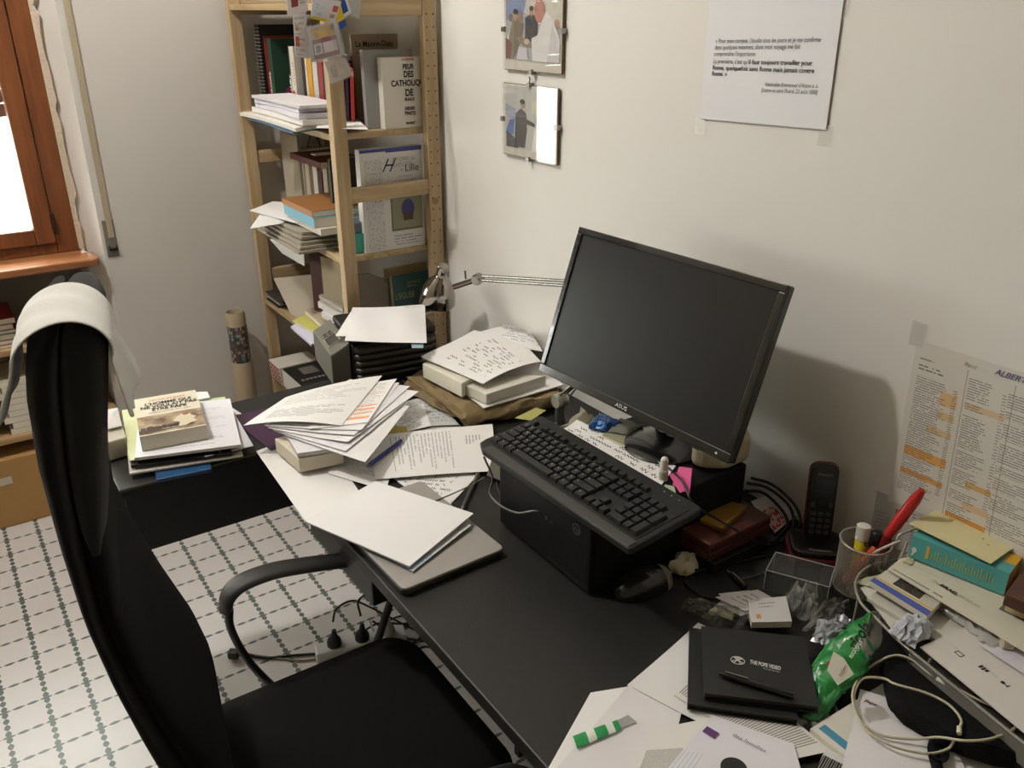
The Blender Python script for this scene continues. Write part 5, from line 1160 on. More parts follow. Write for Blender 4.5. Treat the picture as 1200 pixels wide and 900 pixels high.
# things on the computer behind the keyboard
HZ = PCZ+.001
sheet('handwritten sheet sticking out behind the keyboard under the monitor', [P(800, 560, HZ+.001), P(768, 575, HZ+.001), P(628, 490, HZ+.010), P(668, 494, HZ+.012)], hand(seed=6, pitch=.022, u0=.01, u1=.12, v0=.01, v1=.28), W=.13, H=.30) if False else None
sheet('handwritten white sheet behind the keyboard under the monitor', [(P(652, 508, HZ+.001)), P(768, 578, HZ+.001), P(792, 546, HZ+.001), P(676, 494, HZ+.001)], hand(seed=6, pitch=.017, u0=.01, u1=.28, v0=.005, v1=.09, ink='#26262a', fine=.8), W=.30, H=.10, lift=(.006, 0, 0, .004))
sheet('narrow beige booklet behind the handwritten sheet under the monitor', [P(705, 512, HZ+.003), P(775, 545, HZ+.003), P(786, 533, HZ+.003), P(722, 500, HZ+.003)], mat('#8f8d72', .7), th=.004, name='booklet', cat='booklet')
bl_ = thing('snack_wrapper', 'crumpled blue foil packet under the left part of the monitor', 'packet', P(707, 492, HZ+.008))
blob('foil', [P(690, 495, HZ+.02), P(712, 500, HZ+.02), P(730, 492, HZ+.022), P(702, 483, HZ+.022)], HZ+.0045, HZ+.024, mat('#1f4f85', .3, .3, bump=.6, bscale=70), bl_, .004, 4, 7)
blob('side', [P(708, 503, HZ+.012), P(735, 508, HZ+.012), P(752, 498, HZ+.014), P(728, 490, HZ+.014)], HZ+.0045, HZ+.016, mat('#77786a', .6, var=.3, vscale=60), bl_, .004, 4, 8)
# a white USB stick / inhaler tube standing
gs = thing('nasal_inhaler', 'small white tube standing behind the keyboard', 'tube', P(776, 566, HZ))
g0 = P(777, 562, HZ)
g0.z = PCZ+.0008
obj('body', lathe(B(), [(.0085, 0), (.0085, .022), (.0074, .0225), (.0074, .042), (.005, .047), (.001, .0485)], g0, seg=20), mat('#c9c6b8', .45), gs, smooth=True)
obj('label_band', lathe(B(), [(.0087, .004), (.0087, .018)], g0, seg=20, cap=False), mat('#9f9c90', .5), gs, smooth=True)
GP_ = 'pink sticky notes behind the keyboard'
sheet('pink sticky note standing up beside the small white tube', [P(788, 568, HZ), P(808, 580, HZ), P(811, 549, HZ+.016), P(796, 547, HZ+.016)], mat('#e0629c', .7), name='sticky_note', cat='sticky note', n=4, group=GP_)
sheet('pink sticky note lying crosswise with writing on it', [P(784, 556, HZ+.018), P(797, 578, HZ+.010), P(806, 574, HZ+.012), P(796, 553, HZ+.02)], mat('#d95792', .7), name='sticky_note', cat='sticky note', n=4, group=GP_)
sheet('pale green sticky note under the pink ones', [P(778, 573, HZ), P(792, 578, HZ), P(790, 570, HZ), P(779, 568, HZ)], mat('#b4c6a8', .7), name='sticky_note', cat='sticky note', n=3)
# beige device behind, right of the monitor
bd = thing('beige_device', 'rounded beige plastic device behind the lower right corner of the monitor', 'device', (1.15, .99, PCZ))
bf = [P(x, y, PCZ+.001) for x, y in ((808, 545), (822, 551), (852, 552), (878, 541), (866, 520), (825, 515))]
obj('shell', prism(B(), bf, (0, 0, .062)), mat('#b3a78d', .6), bd, bevel=.012)
obj('top_panel', prism(B(), [(p-V((1.15, .99, 0)))*.7+V((1.15, .99, .063)) for p in bf], (0, 0, .003)), mat('#9c9077', .6), bd)
# yellow-green papers and books left of the computer
sheet('yellow-green paper slip left behind the keyboard', [P(603, 490, DZ+.09), P(622, 493, DZ+.085), P(640, 481, DZ+.09), P(628, 478, DZ+.095)], mat('#aaa964', .7), n=4)
book('old grey-green book leaning behind the keyboard corner', (.905, 1.40, DZ+.002), (.35, -.93, 0), (.5, .1, .8), .11, .10, .02, mat('#57564a', .6))
for k, (a, b_, z, hx) in enumerate((((640, 505), (700, 478), .87, '#a09b86'), ((646, 508), (706, 482), .862, '#77745f'), ((630, 500), (690, 475), .866, '#8d8871'))):
    book(['cream thin booklet left of the computer', 'olive thin booklet left of the computer', 'brown-grey thin booklet left of the computer'][k], (.93+.03*k, 1.262+.012*k, DZ+.001), (1, .04, 0), (0, .1, 1), .18, .115-.01*k, .008, mat(hx, .7), group='thin booklets left of the computer')
# crumpled beige bag under the monitor
tag(blob('paper_bag', [P(655, 492, .86), P(690, 500, .86), P(705, 475, .87), P(680, 462, .87)], DZ+.001, DZ+.10, mat('#8f8a74', .7, bump=.5, bscale=60), None, .008, 5, 17), 'crumpled beige paper bag under the left edge of the monitor', 'bag')

# ------------------------------------------------------------------ DESK LAMP
LX_ = 1.20
ql = lambda x, y, X=LX_: QX(x, y, X)
dl = thing('desk_lamp', 'chrome swing-arm desk lamp reaching out over the printer', 'lamp', (1.14, 1.50, DZ))
base_p = P(646, 500, DZ+.02); base_p = V((1.15, 1.47, DZ))
obj('base_clamp', lathe(B(), [(.038, .001), (.040, .006), (.030, .014), (.012, .018), (.012, .085), (.010, .09)], base_p, seg=28), mat('#2b2b29', .4), dl, smooth=True)
kn = P(646, 478, .84); kn = base_p+V((0, 0, .10))
obj('joint', lathe(B(), [(.016, -.016), (.018, -.01), (.018, .01), (.016, .016)], kn, (1, 0, 0), 20), mat('#b5b2a8', .3, .8), dl, smooth=True)
elb = V((1.245, 1.19, 1.17)); e2 = ql(566, 326); e2 = V((LX_, e2.y, e2.z))
for s in (-.008, .008):
    obj('lower_arm', tube(B(), [kn+V((s, 0, .01)), elb+V((s, 0, -.01))], .0038, 8), M_chrome, dl, smooth=True)
for s in (-.006, .006):
    obj('upper_arm', tube(B(), [elb+V((0, 0, s)), e2+V((0, 0, s))], .0042, 8), mat('#8d8a84', .25, .9), dl, smooth=True)
obj('joint', lathe(B(), [(.016, -.014), (.018, -.008), (.018, .008), (.016, .014)], elb, (1, 0, 0), 20), M_chrome, dl, smooth=True)
j2 = ql(560, 327)
obj('joint', lathe(B(), [(.013, -.013), (.0155, -.008), (.0155, .008), (.013, .013)], j2, (.9, .3, .2), 20), M_chrome, dl, smooth=True)
neck = ql(533, 336)
obj('head_bracket', tube(B(), [j2, neck], .0085, 12), M_chrome, dl, smooth=True)
obj('wing_screw', tube(B(), [ql(546, 327)+V((0, 0, .0)), ql(545, 317)], .003, 8), M_chrome, dl, smooth=True)
top = ql(519, 312); rim = ql(511, 357)
ax_ = (rim-top).normalized(); ax_ = V((-.15, .10, -1)).normalized(); Ls = (rim-top).length
ax_ = (rim-top).normalized()
prof = [(.001, -.006), (.018, -.004), (.020, 0), (.019, .020), (.0185, .036), (.026, .044), (.042, .062), (.054, .085), (.061, .105), (.065, .128), (.066, .132)]
S_ = Ls/.150*1.0
outer = [(r*.86, h*S_) for r, h in prof]; inner = [(r*.86-.0012, h*S_) for r, h in prof[::-1][:-2]]
lampshade = obj('lamp_shade', lathe(B(), outer+inner, top, ax_, 40), M_chrome, dl, smooth=True)
obj('bulb', lathe(B(), [(.010, .03), (.012, .05), (.020, .07), (.021, .08), (.014, .092), (.002, .097)], top, ax_, 20), mat('#d8d8d0', .3), lampshade, smooth=True)
tag(obj('cable', tube(B(), [elb+V((.01, -.01, -.02)), V((1.26, 1.3, 1.0)), V((1.20, 1.43, .90)), base_p+V((.03, .02, .07)), base_p+V((.05, .04, .01))], .0025, 8, 8), mat('#6f6d66', .4), smooth=True), 'grey cable running down along the lamp arm behind the monitor', 'cable')

# ------------------------------------------------------------------ RIGHT PART OF THE DESK
# brown leather box with yellow packet
slab('flat black box under the reddish brown leather box', [(806, 640), (836, 662), (900, 632), (870, 612)], .7635, .0225, M_blackplastic, 'flat_box', 'box')
bx = thing('leather_box', 'reddish brown leather-covered box beside the computer', 'box', (1.12, .90, .765))
pts = [P(x, y, .802) for x, y in ((792, 614), (830, 639), (907, 605), (870, 586))]
c_ = sum(pts, V())/4; w1 = (pts[1]-pts[0]+pts[2]-pts[3]).normalized(); d1 = V((0, 0, 1)).cross(w1); wl = .5*((pts[1]-pts[0]).length+(pts[2]-pts[3]).length); dl_ = .5*((pts[3]-pts[0]).length+(pts[2]-pts[1]).length)
M_lea = mat('#4c231a', .45, bump=.15, bscale=250)
def cb(lo, hi): return prism(B(), [c_+w1*a*wl/2+d1*b_*dl_/2+V((0, 0, lo-.802)) for a, b_ in ((-1, -1), (1, -1), (1, 1), (-1, 1))], (0, 0, hi-lo))
obj('box_base', cb(.765, .782), M_lea, bx, bevel=.003); obj('box_lid', cb(.7825, .802), M_lea, bx, bevel=.004)
slab('mustard yellow flat packet on the leather box', [(820, 608), (846, 619), (876, 592), (850, 585)], .8135, .0112, mat('#7d5d1c', .5), 'card_packet', 'packet', bevel=.002)
tag(obj('metal_clasp', prism(B(), [P(x, y, .8060) for x, y in ((819, 612), (845, 623), (847, 621), (821, 610))], (0, 0, -.003)), M_steel), 'shiny metal strip along the front of the yellow packet', 'clip')
sheet('white leaflet with red strawberries printed on it, behind the leather box', [P(880, 588, DZ+.012), P(908, 625, DZ+.006), P(938, 600, DZ+.006), P(905, 578, DZ+.012)], printed('#c4c0bd', photo=[(.08, .2, .0, .16, ('#a33029', '#c0bab5', '#a8322b', '#7d2620'), 28.)]), th=.001)
# cables by the wall
for k, pts in enumerate((((880, 560, .80), (905, 568, .80), (930, 590, .79), (938, 612, .77), (925, 628, .745), (910, 632, .744)), ((875, 566, .80), (900, 572, .795), (924, 592, .78), (930, 615, .76), (915, 635, .745)), ((872, 575, .78), (895, 578, .775), (918, 600, .765), (922, 618, .75), (905, 636, .744)))):
    tag(obj('cable', tube(B(), [P(*p) for p in pts], .0032, 8, 8), mat('#15171a', .35), smooth=True), ['outermost of the three thick black cables curling by the wall', 'middle one of the three thick black cables curling by the wall', 'innermost of the three thick black cables curling by the wall'][k], 'cable', 'cables curling by the wall')
tag(obj('cable', tube(B(), [P(783, 548, .905), P(800, 565, .91), P(812, 590, .89), P(835, 605, .84), P(858, 618, .822), P(880, 632, .79), P(905, 640, .75)], .0022, 8, 8), mat('#111111', .35), smooth=True), 'black cable running from the monitor foot over the leather box', 'cable')
GC = 'thin black cables on the desk below the leather box'
for k, pts in enumerate((((818, 654), (850, 652), (880, 645), (905, 638), (930, 630)), ((826, 660), (850, 662), (880, 655), (915, 648), (945, 640)), ((850, 640), (852, 655), (848, 668), (838, 674)), ((803, 682), (812, 692), (830, 700), (845, 700)), ((783, 668), (800, 672), (822, 668), (838, 662)))):
    tag(obj('cable', tube(B(), [P(x, y, DZ+.0035) for x, y in pts], .0020, 6, 6), mat('#1b1b1b', .35), smooth=True), ['thin black cable along the front of the leather box', 'thin black cable reaching from the leather box towards the phone base', 'short hook of black cable below the leather box corner', 'black cable arc left of the business cards', 'black cable from the mouse passing the tissue'][k], 'cable', GC)
pen('black pen with silver bands pointing at the business cards', (852, 668), (874, 688), DZ+.006, mat('#1f1f1f', .3), mat('#a9a7a0', .3, .7), r=.004)
# cordless phone
ph = thing('cordless_phone', 'black and dark red cordless phone standing in its charging base', 'phone', (1.255, .80, DZ))
M_pb = mat('#141312', .35, coat=.2); M_pr2 = mat('#6a141a', .35)
oc = P(953, 640, DZ+.030); ub = (P(985, 636, .77)-P(923, 630, .77)); ub = V((.72, -.69, 0)).normalized(); vb = V((0, 0, 1)).cross(ub)  # ub: right, vb: away
oc = V((1.258, .800, DZ))
def rb(w, d, r, z0, z1, sh=0): return prism(B(), rrect(0, sh, w, d, r, 6, ub, vb, oc+V((0, 0, z0))), (0, 0, z1-z0))
obj('base_rim', rb(.112, .094, .022, .001, .018), M_pr2, ph, bevel=.005); bb = obj('base_top', rb(.104, .086, .02, .0182, .030), M_pb, ph, bevel=.006)
hp0 = oc+vb*.004+V((0, 0, .024)); hup = (V((0, 0, 1))+vb*.16).normalized(); hn = ub.cross(hup)*1.0
hn = hn if hn.dot(-vb) > 0 else -hn
HW, HH, HT = .050, .158, .024
cs_ = rrect(0, HH/2, HW, HH, .015, 6, ub, hup, hp0)
hs = obj('handset', prism(B(), [p for p in cs_], -hn*HT), M_pb, ph, bevel=.004)
obj('handset_side', prism(B(), rrect(0, HH/2, HW+.003, HH+.002, .016, 6, ub, hup, hp0-hn*.012), -hn*.008), M_pr2, ph, bevel=.002)
obj('display', prism(B(), rrect(0, .118, .034, .024, .003, 3, ub, hup, hp0+hn*.0002), hn*.0008), mat('#232725', .15), hs)
bm = B(); n = 28
for k in range(n):
    a, b_ = 2*pi*k/n, 2*pi*(k+1)/n
    prism(bm, [hp0+ub*r*cos(t)+hup*(.082+r*sin(t))+hn*.0002 for r, t in ((.0085, a), (.0115, a), (.0115, b_), (.0085, b_))], hn*.0015)
obj('navigation_ring', bm, mat('#3a3a3a', .25, .3), hs)
for r_ in range(4):
    for q in range(3): obj('button', prism(B(), rrect((q-1)*.0135, .022+.0125*r_, .0095, .0075, .003, 3, ub, hup, hp0+hn*.0002), hn*.0015), mat('#48484a', .3), hs)
for q in (-1, 1): obj('button', prism(B(), rrect(q*.016, .078, .007, .011, .003, 3, ub, hup, hp0+hn*.0002), hn*.0015), mat('#48484a', .3), hs)
text('Panasonic', .0068, hp0+hup*.137+hn*.0008, ub, hup, mat('#9a9a98', .4), hs, align='CENTER')
text('Panasonic', .0105, oc-vb*.036+V((0, 0, .0308)), ub, vb, mat('#a5a5a2', .4), bb, align='CENTER', bold=.02)
tag(obj('cable', tube(B(), [oc-ub*.05+V((0, 0, .008)), P(900, 668, DZ+.003), P(880, 676, DZ+.003), P(860, 680, DZ+.003)], .0012, 6, 6), mat('#46443f', .4)), 'very thin cable crossing the desk from the phone base', 'cable')
# acrylic box
ab = [P(x, y, .785) for x, y in ((898, 668), (972, 688), (978, 665), (909, 647))]
M_acr = clear(.06, '#d9dad8', .05)
bm = B(); prism(bm, ab, (0, 0, -(.785-DZ-.001))); o = obj('acrylic_box', bm, M_acr)
tag(o, 'empty clear acrylic box in front of the phone', 'box')
o_b = [ab[i] for i in range(4)]; bm = B()
for i in range(4):
    tube(bm, [o_b[i], o_b[(i+1) % 4]], .0012, 5); tube(bm, [o_b[i], o_b[i]-V((0, 0, .043))], .001, 5)
e = obj('edge', bm, mat('#8d8e8c', .15, spec=.8), None); e.parent = o; e.matrix_parent_inverse = Matrix.Translation(-V(o['_o']))
for kk in ('label', 'category'):
    if kk in e: del e[kk]
# mouse
ms = thing('mouse', 'black computer mouse with a grey back on the desk', 'mouse', P(757, 680, DZ))
mc = P(752, 684, DZ+.01); mx1 = (P(790, 668, DZ+.01)-P(722, 690, DZ+.01)).normalized(); my1 = V((0, 0, 1)).cross(mx1)
mc.z = DZ
def dome(name, a0, a1, m, sx=.060, sy=.034, sz=.037, scl=1.0):
    bm = B(); rings = []
    for i in range(13):
        a = a0+(a1-a0)*i/12; x = -cos(a)*sx; k = max(.02, sin(a))**.6; ring = []
        for j in range(17):
            t = pi*j/16; ring.append(bm.verts.new(mc+mx1*x+my1*cos(t)*sy*k*scl+V((0, 0, .002+sin(t)**.8*sz*k*scl*(1-.12*cos(a))))))
        rings.append(ring)
    for p, q in zip(rings, rings[1:]):
        for j in range(16): bm.faces.new((p[j], p[j+1], q[j+1], q[j]))
        bm.faces.new((p[0], q[0], q[16], p[16]))
    bm.faces.new(rings[0]); bm.faces.new(rings[-1]); return obj(name, bm, m, ms, smooth=True)
dome('shell', .05, 2.25, mat('#161616', .25, coat=.4)); dome('rear_shell', 2.25, 3.09, mat('#7a776f', .45)); 
obj('scroll_wheel', lathe(B(), [(.010, -.003), (.010, .003)], mc-mx1*.030+V((0, 0, .023)), my1, 16), M_rubber, ms)
# tissue
ti = blob('tissue', [P(784, 668, DZ+.01), P(806, 671, DZ+.01), P(818, 662, DZ+.01), P(812, 652, DZ+.012), P(794, 652, DZ+.012)], DZ+.001, DZ+.026, mat('#c9c1a6', .9), None, .005, 5, 21)
tag(ti, 'crumpled off-white tissue behind the mouse', 'tissue')
# business cards
GB = 'loose business cards in front of the acrylic box'
M_cd = printed('#cfcdd0', blocks=[(.015, .075, .012, .045, .009, .5, .4)])
M_cd2 = printed('#c4c2c2', blocks=[(.02, .078, .03, .05, .008, .45, .5)], rects=[(.012, .022, .008, .018, '#b98a45')])
cards = [([(880, 736), (927, 735), (920, 705), (875, 710)], .0, M_cd2, .012, 'neat pile of business cards with a small gold emblem'), ([(840, 708), (868, 722), (905, 708), (880, 696)], .016, M_cd, .0006, 'white business card at the lower left of the loose ones'), ([(838, 700), (872, 716), (916, 707), (888, 691)], .020, M_cd, .0006, 'white business card on top of the loose ones'),
         ([(842, 696), (858, 712), (900, 704), (878, 692)], .0175, M_cd, .0006, 'white business card fanned out at the back left')]
for c, dz, m, th, lab in cards:
    sheet(lab, [P(x, y, DZ+.002+dz+th) if 0 else P(x, y, DZ+.002+dz+th) for x, y in c], m, th=th, W=.085, H=.055, name='business_card' if th < .002 else 'business_card_pile', cat='card', n=4, group=GB if th < .002 else None)
# crumpled clear film: real thin shells
def film(label, pts, h, seed, op=.06, tint='#f2f2ee', rough=.10, name='plastic_wrapper', n=11, m=None, z0=None, cat='wrapper'):
    """crumpled sheet bounded by 4 floor points, heaped up to h"""
    rnd = random.Random(seed); bm = B(); g = {}; z0 = z0 if z0 is not None else DZ+.002
    pts = [V(p) for p in pts]
    for i in range(n+1):
        for j in range(n+1):
            u, v = i/n, j/n; p = pts[0]*(1-u)*(1-v)+pts[1]*u*(1-v)+pts[2]*u*v+pts[3]*(1-u)*v
            e = (16*u*(1-u)*v*(1-v))**.5
            g[i, j] = bm.verts.new(V((p.x+rnd.uniform(-1, 1)*.004, p.y+rnd.uniform(-1, 1)*.004, z0+.001+h*e*(.35+.65*rnd.random())+rnd.random()*.002)))
    for i in range(n):
        for j in range(n): bm.faces.new((g[i, j], g[i+1, j], g[i+1, j+1], g[i, j+1]))
    o = obj(name, bm, m or clear(rough, tint, op))
    return tag(o, label, cat)
D_ = DZ+.002
film('crumpled clear film lying left of the business cards', [P(795, 715, D_), P(835, 730, D_), P(850, 712, D_), P(808, 703, D_)], .022, 3, name='plastic_wrapper')
film('crumpled clear film along the back edge of the black notebooks', [P(830, 732, D_), P(880, 742, D_), P(884, 722, D_), P(838, 714, D_)], .030, 4)
tag(blob('white_wrapper', [P(832, 716, DZ+.012), P(858, 722, DZ+.012), P(865, 712, DZ+.012), P(845, 704, DZ+.012)], DZ+.004, DZ+.016, mat('#c8c6b2', .5), None, .003, 4, 31), 'small pale yellowish wrapper beside the business cards', 'wrapper')
film('big crumpled clear plastic bag right of the business cards', [P(915, 722, D_), P(955, 732, D_), P(972, 698, D_), P(925, 690, D_)], .050, 5, op=.20, tint='#ecece4')
film('crumpled clear cellophane between the plastic bag and the wire tray', [P(940, 742, D_), P(985, 730, D_), P(1000, 706, D_), P(962, 712, D_)], .035, 6, op=.14, tint='#e6e2de')
for k, (p4, lab) in enumerate((([(951, 755), (985, 765), (990, 735), (958, 730)], 'silver foil wrapper piece with dark print beside the green bag'), ([(958, 735), (995, 730), (1000, 722), (985, 712)], 'silver foil wrapper strip behind the green bag'))):
    film(lab, [P(x, y, D_+.02) for x, y in p4], .020, 40+k, m=mat('#b9bcc2', .25, .5, bump=.4, bscale=60), name='foil_wrapper', z0=DZ+.022*(k == 0)+.004)
# pen cup
cc = V((1.246, .700, DZ)); cr_, ch_ = .043, .098
rim_c = P(1015, 634, DZ+ch_); cc = V((rim_c.x, rim_c.y, DZ))
cup = thing('pen_cup', 'grey wire mesh pen cup by the wall', 'pen cup', cc)
M_wire = mat('#a5a093', .4, .3)
bm = B(); lathe(bm, [(cr_-.001, 0), (cr_+.001, .001), (cr_+.001, .005), (cr_-.001, .005)], cc+V((0, 0, .0005)), seg=36); obj('cup_base', bm, M_wire, cup, smooth=True)
bm = B(); ringp = [cc+V((cr_*cos(t), cr_*sin(t), ch_)) for t in [2*pi*k/40 for k in range(41)]]; tube(bm, ringp, .0022, 8); obj('cup_rim', bm, M_wire, cup, smooth=True)
bm = B()
for k in range(64):
    for sg in (1, -1):
        tube(bm, [cc+V((cr_*.985*cos(2*pi*(k/64+sg*q*.16)), cr_*.985*sin(2*pi*(k/64+sg*q*.16)), .004+(ch_-.005)*q)) for q in (0, .25, .5, .75, 1)], .0008, 3)
obj('mesh_wall', bm, M_wire, cup)
def standing(name, label, cat, base, tip, parts):
    t = thing(name, label, cat, base)
    d = (V(tip)-V(base)).normalized(); L_ = (V(tip)-V(base)).length
    for nm, a, b_, r, m in parts: obj(nm, lathe(B(), [(r*.9, 0), (r, .001), (r, (b_-a)*L_-.001), (r*.9, (b_-a)*L_)], V(base)+d*a*L_, d, 20), m, t, smooth=True)
    return t
gt = P(1018, 605, DZ+.125)
gt = cc+V((.012, .016, .118))
g = standing('glue_stick', 'yellow and white glue stick in the wire pen cup', 'glue stick', cc+V((.006, .010, .007)), gt, [('body', 0, .74, .0115, mat('#c9b41c', .45)), ('cap', .741, 1, .0122, mat('#d2cfc4', .5))])
text('UHU', .013, cc+V((.0015, .003, .085)), V((.72, -.69, 0)), V((0, .1, 1)), M_ink, g, bold=.03)
standing('marker', 'thick orange marker leaning inside the wire pen cup', 'marker', cc+V((-.020, .014, .008)), cc+V((.015, -.014, .085)), [('barrel', 0, .8, .0085, mat('#c4532a', .5)), ('cap', .801, 1, .009, mat('#b9481f', .5))])
standing('marker', 'black capped marker in the wire pen cup', 'marker', cc+V((.010, -.010, .007)), cc+V((.022, -.006, .112)), [('barrel', 0, .75, .010, mat('#191b1e', .4)), ('cap', .751, 1, .0105, mat('#151619', .35))])
rk = thing('red_knife', 'bright red plastic handled tool sticking out of the pen cup', 'tool', cc+V((.012, -.02, .01)))
rt = P(1078, 576, DZ+.20); r0 = cc+V((.020, -.022, .03)); r1 = P(1040, 628, DZ+.115)
rt = r1+(QX(1081, 574, r1.x+.025)-r1)
obj('handle', tube(B(), [r1, r1+(rt-r1)*.25, r1+(rt-r1)*.8, rt], [.0075, .0105, .010, .006], 12), mat('#b3201f', .35), rk, smooth=True)
obj('neck', tube(B(), [r0, r0+(r1-r0)*.6+V((0, 0, 0)), r1], [.008, .011, .008], 12), mat('#6c1a1c', .4), rk, smooth=True)
pkt = blob('shadowed', [V((1.285, .73, 0))]*4, 0, 0, M_dark, None) if False else None

# wire letter tray with rounded mesh end
TZ = .815
wt = thing('wire_tray', 'grey wire mesh letter tray holding papers in the right corner of the desk', 'tray', (1.2, .45, DZ))
rimz = TZ+.012
tp = [P(x, y, TZ) for x, y in ((1026, 660), (1012, 680), (1016, 705), (1040, 735), (1075, 768))]
wire = lambda pts, r=.0022, sm=6: tube(B(), pts, r, 8, sm)
ra, rb_, rc_, rd_ = P(1003, 682, TZ), P(1040, 737, TZ), P(1195, 850, TZ), P(1068, 640, TZ)
obj('rim_wire', wire([P(1060, 655, TZ), P(1022, 662, TZ), P(1003, 680, TZ), P(1008, 705, TZ), P(1030, 728, TZ), P(1050, 748, TZ), P(1066, 762, TZ)]), M_wire, wt, smooth=True)
for p in ((1003, 728), (1118, 792)): pass
for (x, y) in ((1006, 700), (1090, 772)):
    q = P(x, y, TZ); obj('post_wire', tube(B(), [q, V((q.x, q.y, DZ+.001))], .0022, 8), M_wire, wt, smooth=True)
fx = lambda x, y, X: QX(x, y, X)
hoop = [P(1012, 725, DZ+.004), fx(1012, 690, 1.215), fx(1020, 660, 1.215), fx(1024, 650, 1.217), fx(1035, 643, 1.225), fx(1055, 634, 1.24), fx(1062, 632, 1.25)]
obj('hoop_wire', tube(B(), [fx(1010, 690, 1.215), fx(1018, 660, 1.215), fx(1023, 650, 1.217), fx(1034, 643, 1.225), fx(1055, 634, 1.245)], .0028, 8, 6), M_wire, wt, smooth=True)
obj('hoop_wire', tube(B(), [fx(1063, 635, 1.25), fx(1052, 662, 1.23), fx(1046, 676, 1.225)], .0026, 8, 4), M_wire, wt, smooth=True)
obj('hoop_wire', tube(B(), [fx(1030, 668, 1.225), fx(1036, 672, 1.225), fx(1046, 675, 1.228), fx(1068, 660, 1.25)], .0022, 8, 5), M_wire, wt, smooth=True)
obj('hoop_wire', tube(B(), [fx(1050, 640, 1.24), fx(1053, 628, 1.245), fx(1065, 622, 1.26), fx(1080, 618, 1.28)], .0022, 8, 5), M_wire, wt, smooth=True)
fl = [P(x, y, TZ-.022) for x, y in ((1008, 682), (1040, 738), (1190, 850), (1230, 770), (1085, 650))]
obj('tray_floor', prism(B(), [V((p.x, p.y, TZ-.012)) for p in [P(x, y, TZ-.012) for x, y in ((1012, 690), (1040, 738), (1072, 775), (1200, 880), (1260, 790), (1085, 665))]], (0, 0, -.002)), mat('#5a5750', .4, .6), wt)
for x, y in ((1150, 815), (1190, 740), (1075, 662)):
    q = P(x, y, TZ-.014); obj('foot', tube(B(), [q, V((q.x, q.y, DZ+.0015))], .003, 8), M_wire, wt)
GT = 'papers in the wire tray'
z = TZ-.010
sheet('white sheet at the bottom of the wire tray', [P(1008, 690, z), P(1045, 738, z), P(1130, 735, z), P(1060, 668, z)], mat('#cac7bd', .8), th=.002, group=GT)
sheet('pale green film over the corner of the wire tray', [P(1000, 683, z+.004), P(1028, 690, z+.004), P(1060, 668, z+.004), P(1014, 677, z+.004)], mat('#a9ae94', .5), n=6)
slab('grey-white brochure at the bottom of the wire tray, brown edged', [(1016, 700), (1105, 755), (1150, 740), (1045, 680)], z+.010, .007, mat('#c7c3b9', .6), 'brochure', 'booklet', GT)
b_ = sheet('blue-bordered book with a dark photo on its cover in the wire tray', [P(1018, 686, z+.022), P(1085, 728, z+.022), P(1110, 702, z+.022), P(1045, 670, z+.022)], printed('#c7c4b6', rects=[(-.1, .3, -.1, .035, '#4a5aa0'), (-.1, .3, .04, .05, '#c4a23c'), (.155, .3, .05, .2, '#b9b6a8')], photo=[(.055, .155, .06, .16, ('#2a241c', '#433a30', '#1e1c18', '#6a6a5c'), 30.)], coat=.4), th=.010, W=.21, H=.17, name='book', cat='book')
z2_ = z+.036
sheet('long cream leaflet lettered ISRAEL under the teal book', [P(1040, 668, z2_), P(1200, 764, z2_), P(1255, 700, z2_+.004), P(1075, 640, z2_)], printed('#c9c5b3', blocks=[(.01, .16, .008, .020, .02, .7, .9), (.02, .20, .055, .06, .01, .3, .8)], rects=[(.26, .36, .05, .13, '#5a5650')]), W=.36, H=.14, th=.002)
ip, iq = P(1100, 683, z2_+.003), P(1125, 698, z2_+.003); iu = (iq-ip).normalized(); r_l = bpy.context.scene.objects
lf = [o for o in COL.objects if o.get('label', '').startswith('long cream')][0]
text('ISRAEL', .0105, P(1100.5, 686, z2_+.0026), iu, V((0, 0, 1)).cross(iu), M_ink, lf, bold=.04)
text('The', .010, P(1091, 681, z2_+.0026), iu, V((0, 0, 1)).cross(iu), mat('#9c998c', .8), lf)
text('MUSEUM', .009, P(1122, 698, z2_+.0026), iu, V((0, 0, 1)).cross(iu), mat('#9c998c', .8), lf)
sheet('beige card peeking out behind the ISRAEL leaflet', [P(1058, 658, z2_+.004), P(1068, 662, z2_+.004), P(1080, 640, z2_+.004), P(1070, 645, z2_+.004)], mat('#b9b392', .7), n=4)
# plastic sleeves / rolled bag left of the leaflet
film('milky clear plastic sleeve rolled up below the ISRAEL leaflet', [P(1098, 700, z+.03), P(1172, 760, z+.03), P(1185, 740, z+.03), P(1110, 688, z+.03)], .016, 52, op=.55, tint='#dedccf', z0=z+.014, name='plastic_sleeve', cat='sleeve')
slab('green card strip inside the plastic sleeve', [(1142, 727), (1168, 740), (1176, 733), (1155, 722)], z+.020, .003, mat('#2f7d4a', .5), 'card', 'card')
tag(obj('tape_roll', lathe(B(), [(.008, 0), (.0105, .002), (.0105, .016), (.008, .018)], P(1172, 752, z+.026), (.7, -.7, 0), 20), mat('#c0b5a0', .4), smooth=True), 'small rolled end of the plastic sleeve', 'roll')
pen('chunky silver pen lying on the instruction sheet in the wire tray', (1150, 742), (1108, 716), z+.016, mat('#a5a49c', .3, .4), mat('#77756f', .3, .6), r=.0065)
# teal book
tz = z2_+.006; T_ = .042
c0, c1 = P(1064, 652, tz), P(1176, 698, tz)
wq = (c1-c0).normalized(); hq = V((0, 0, 1)).cross(wq); Wt = (c1-c0).length
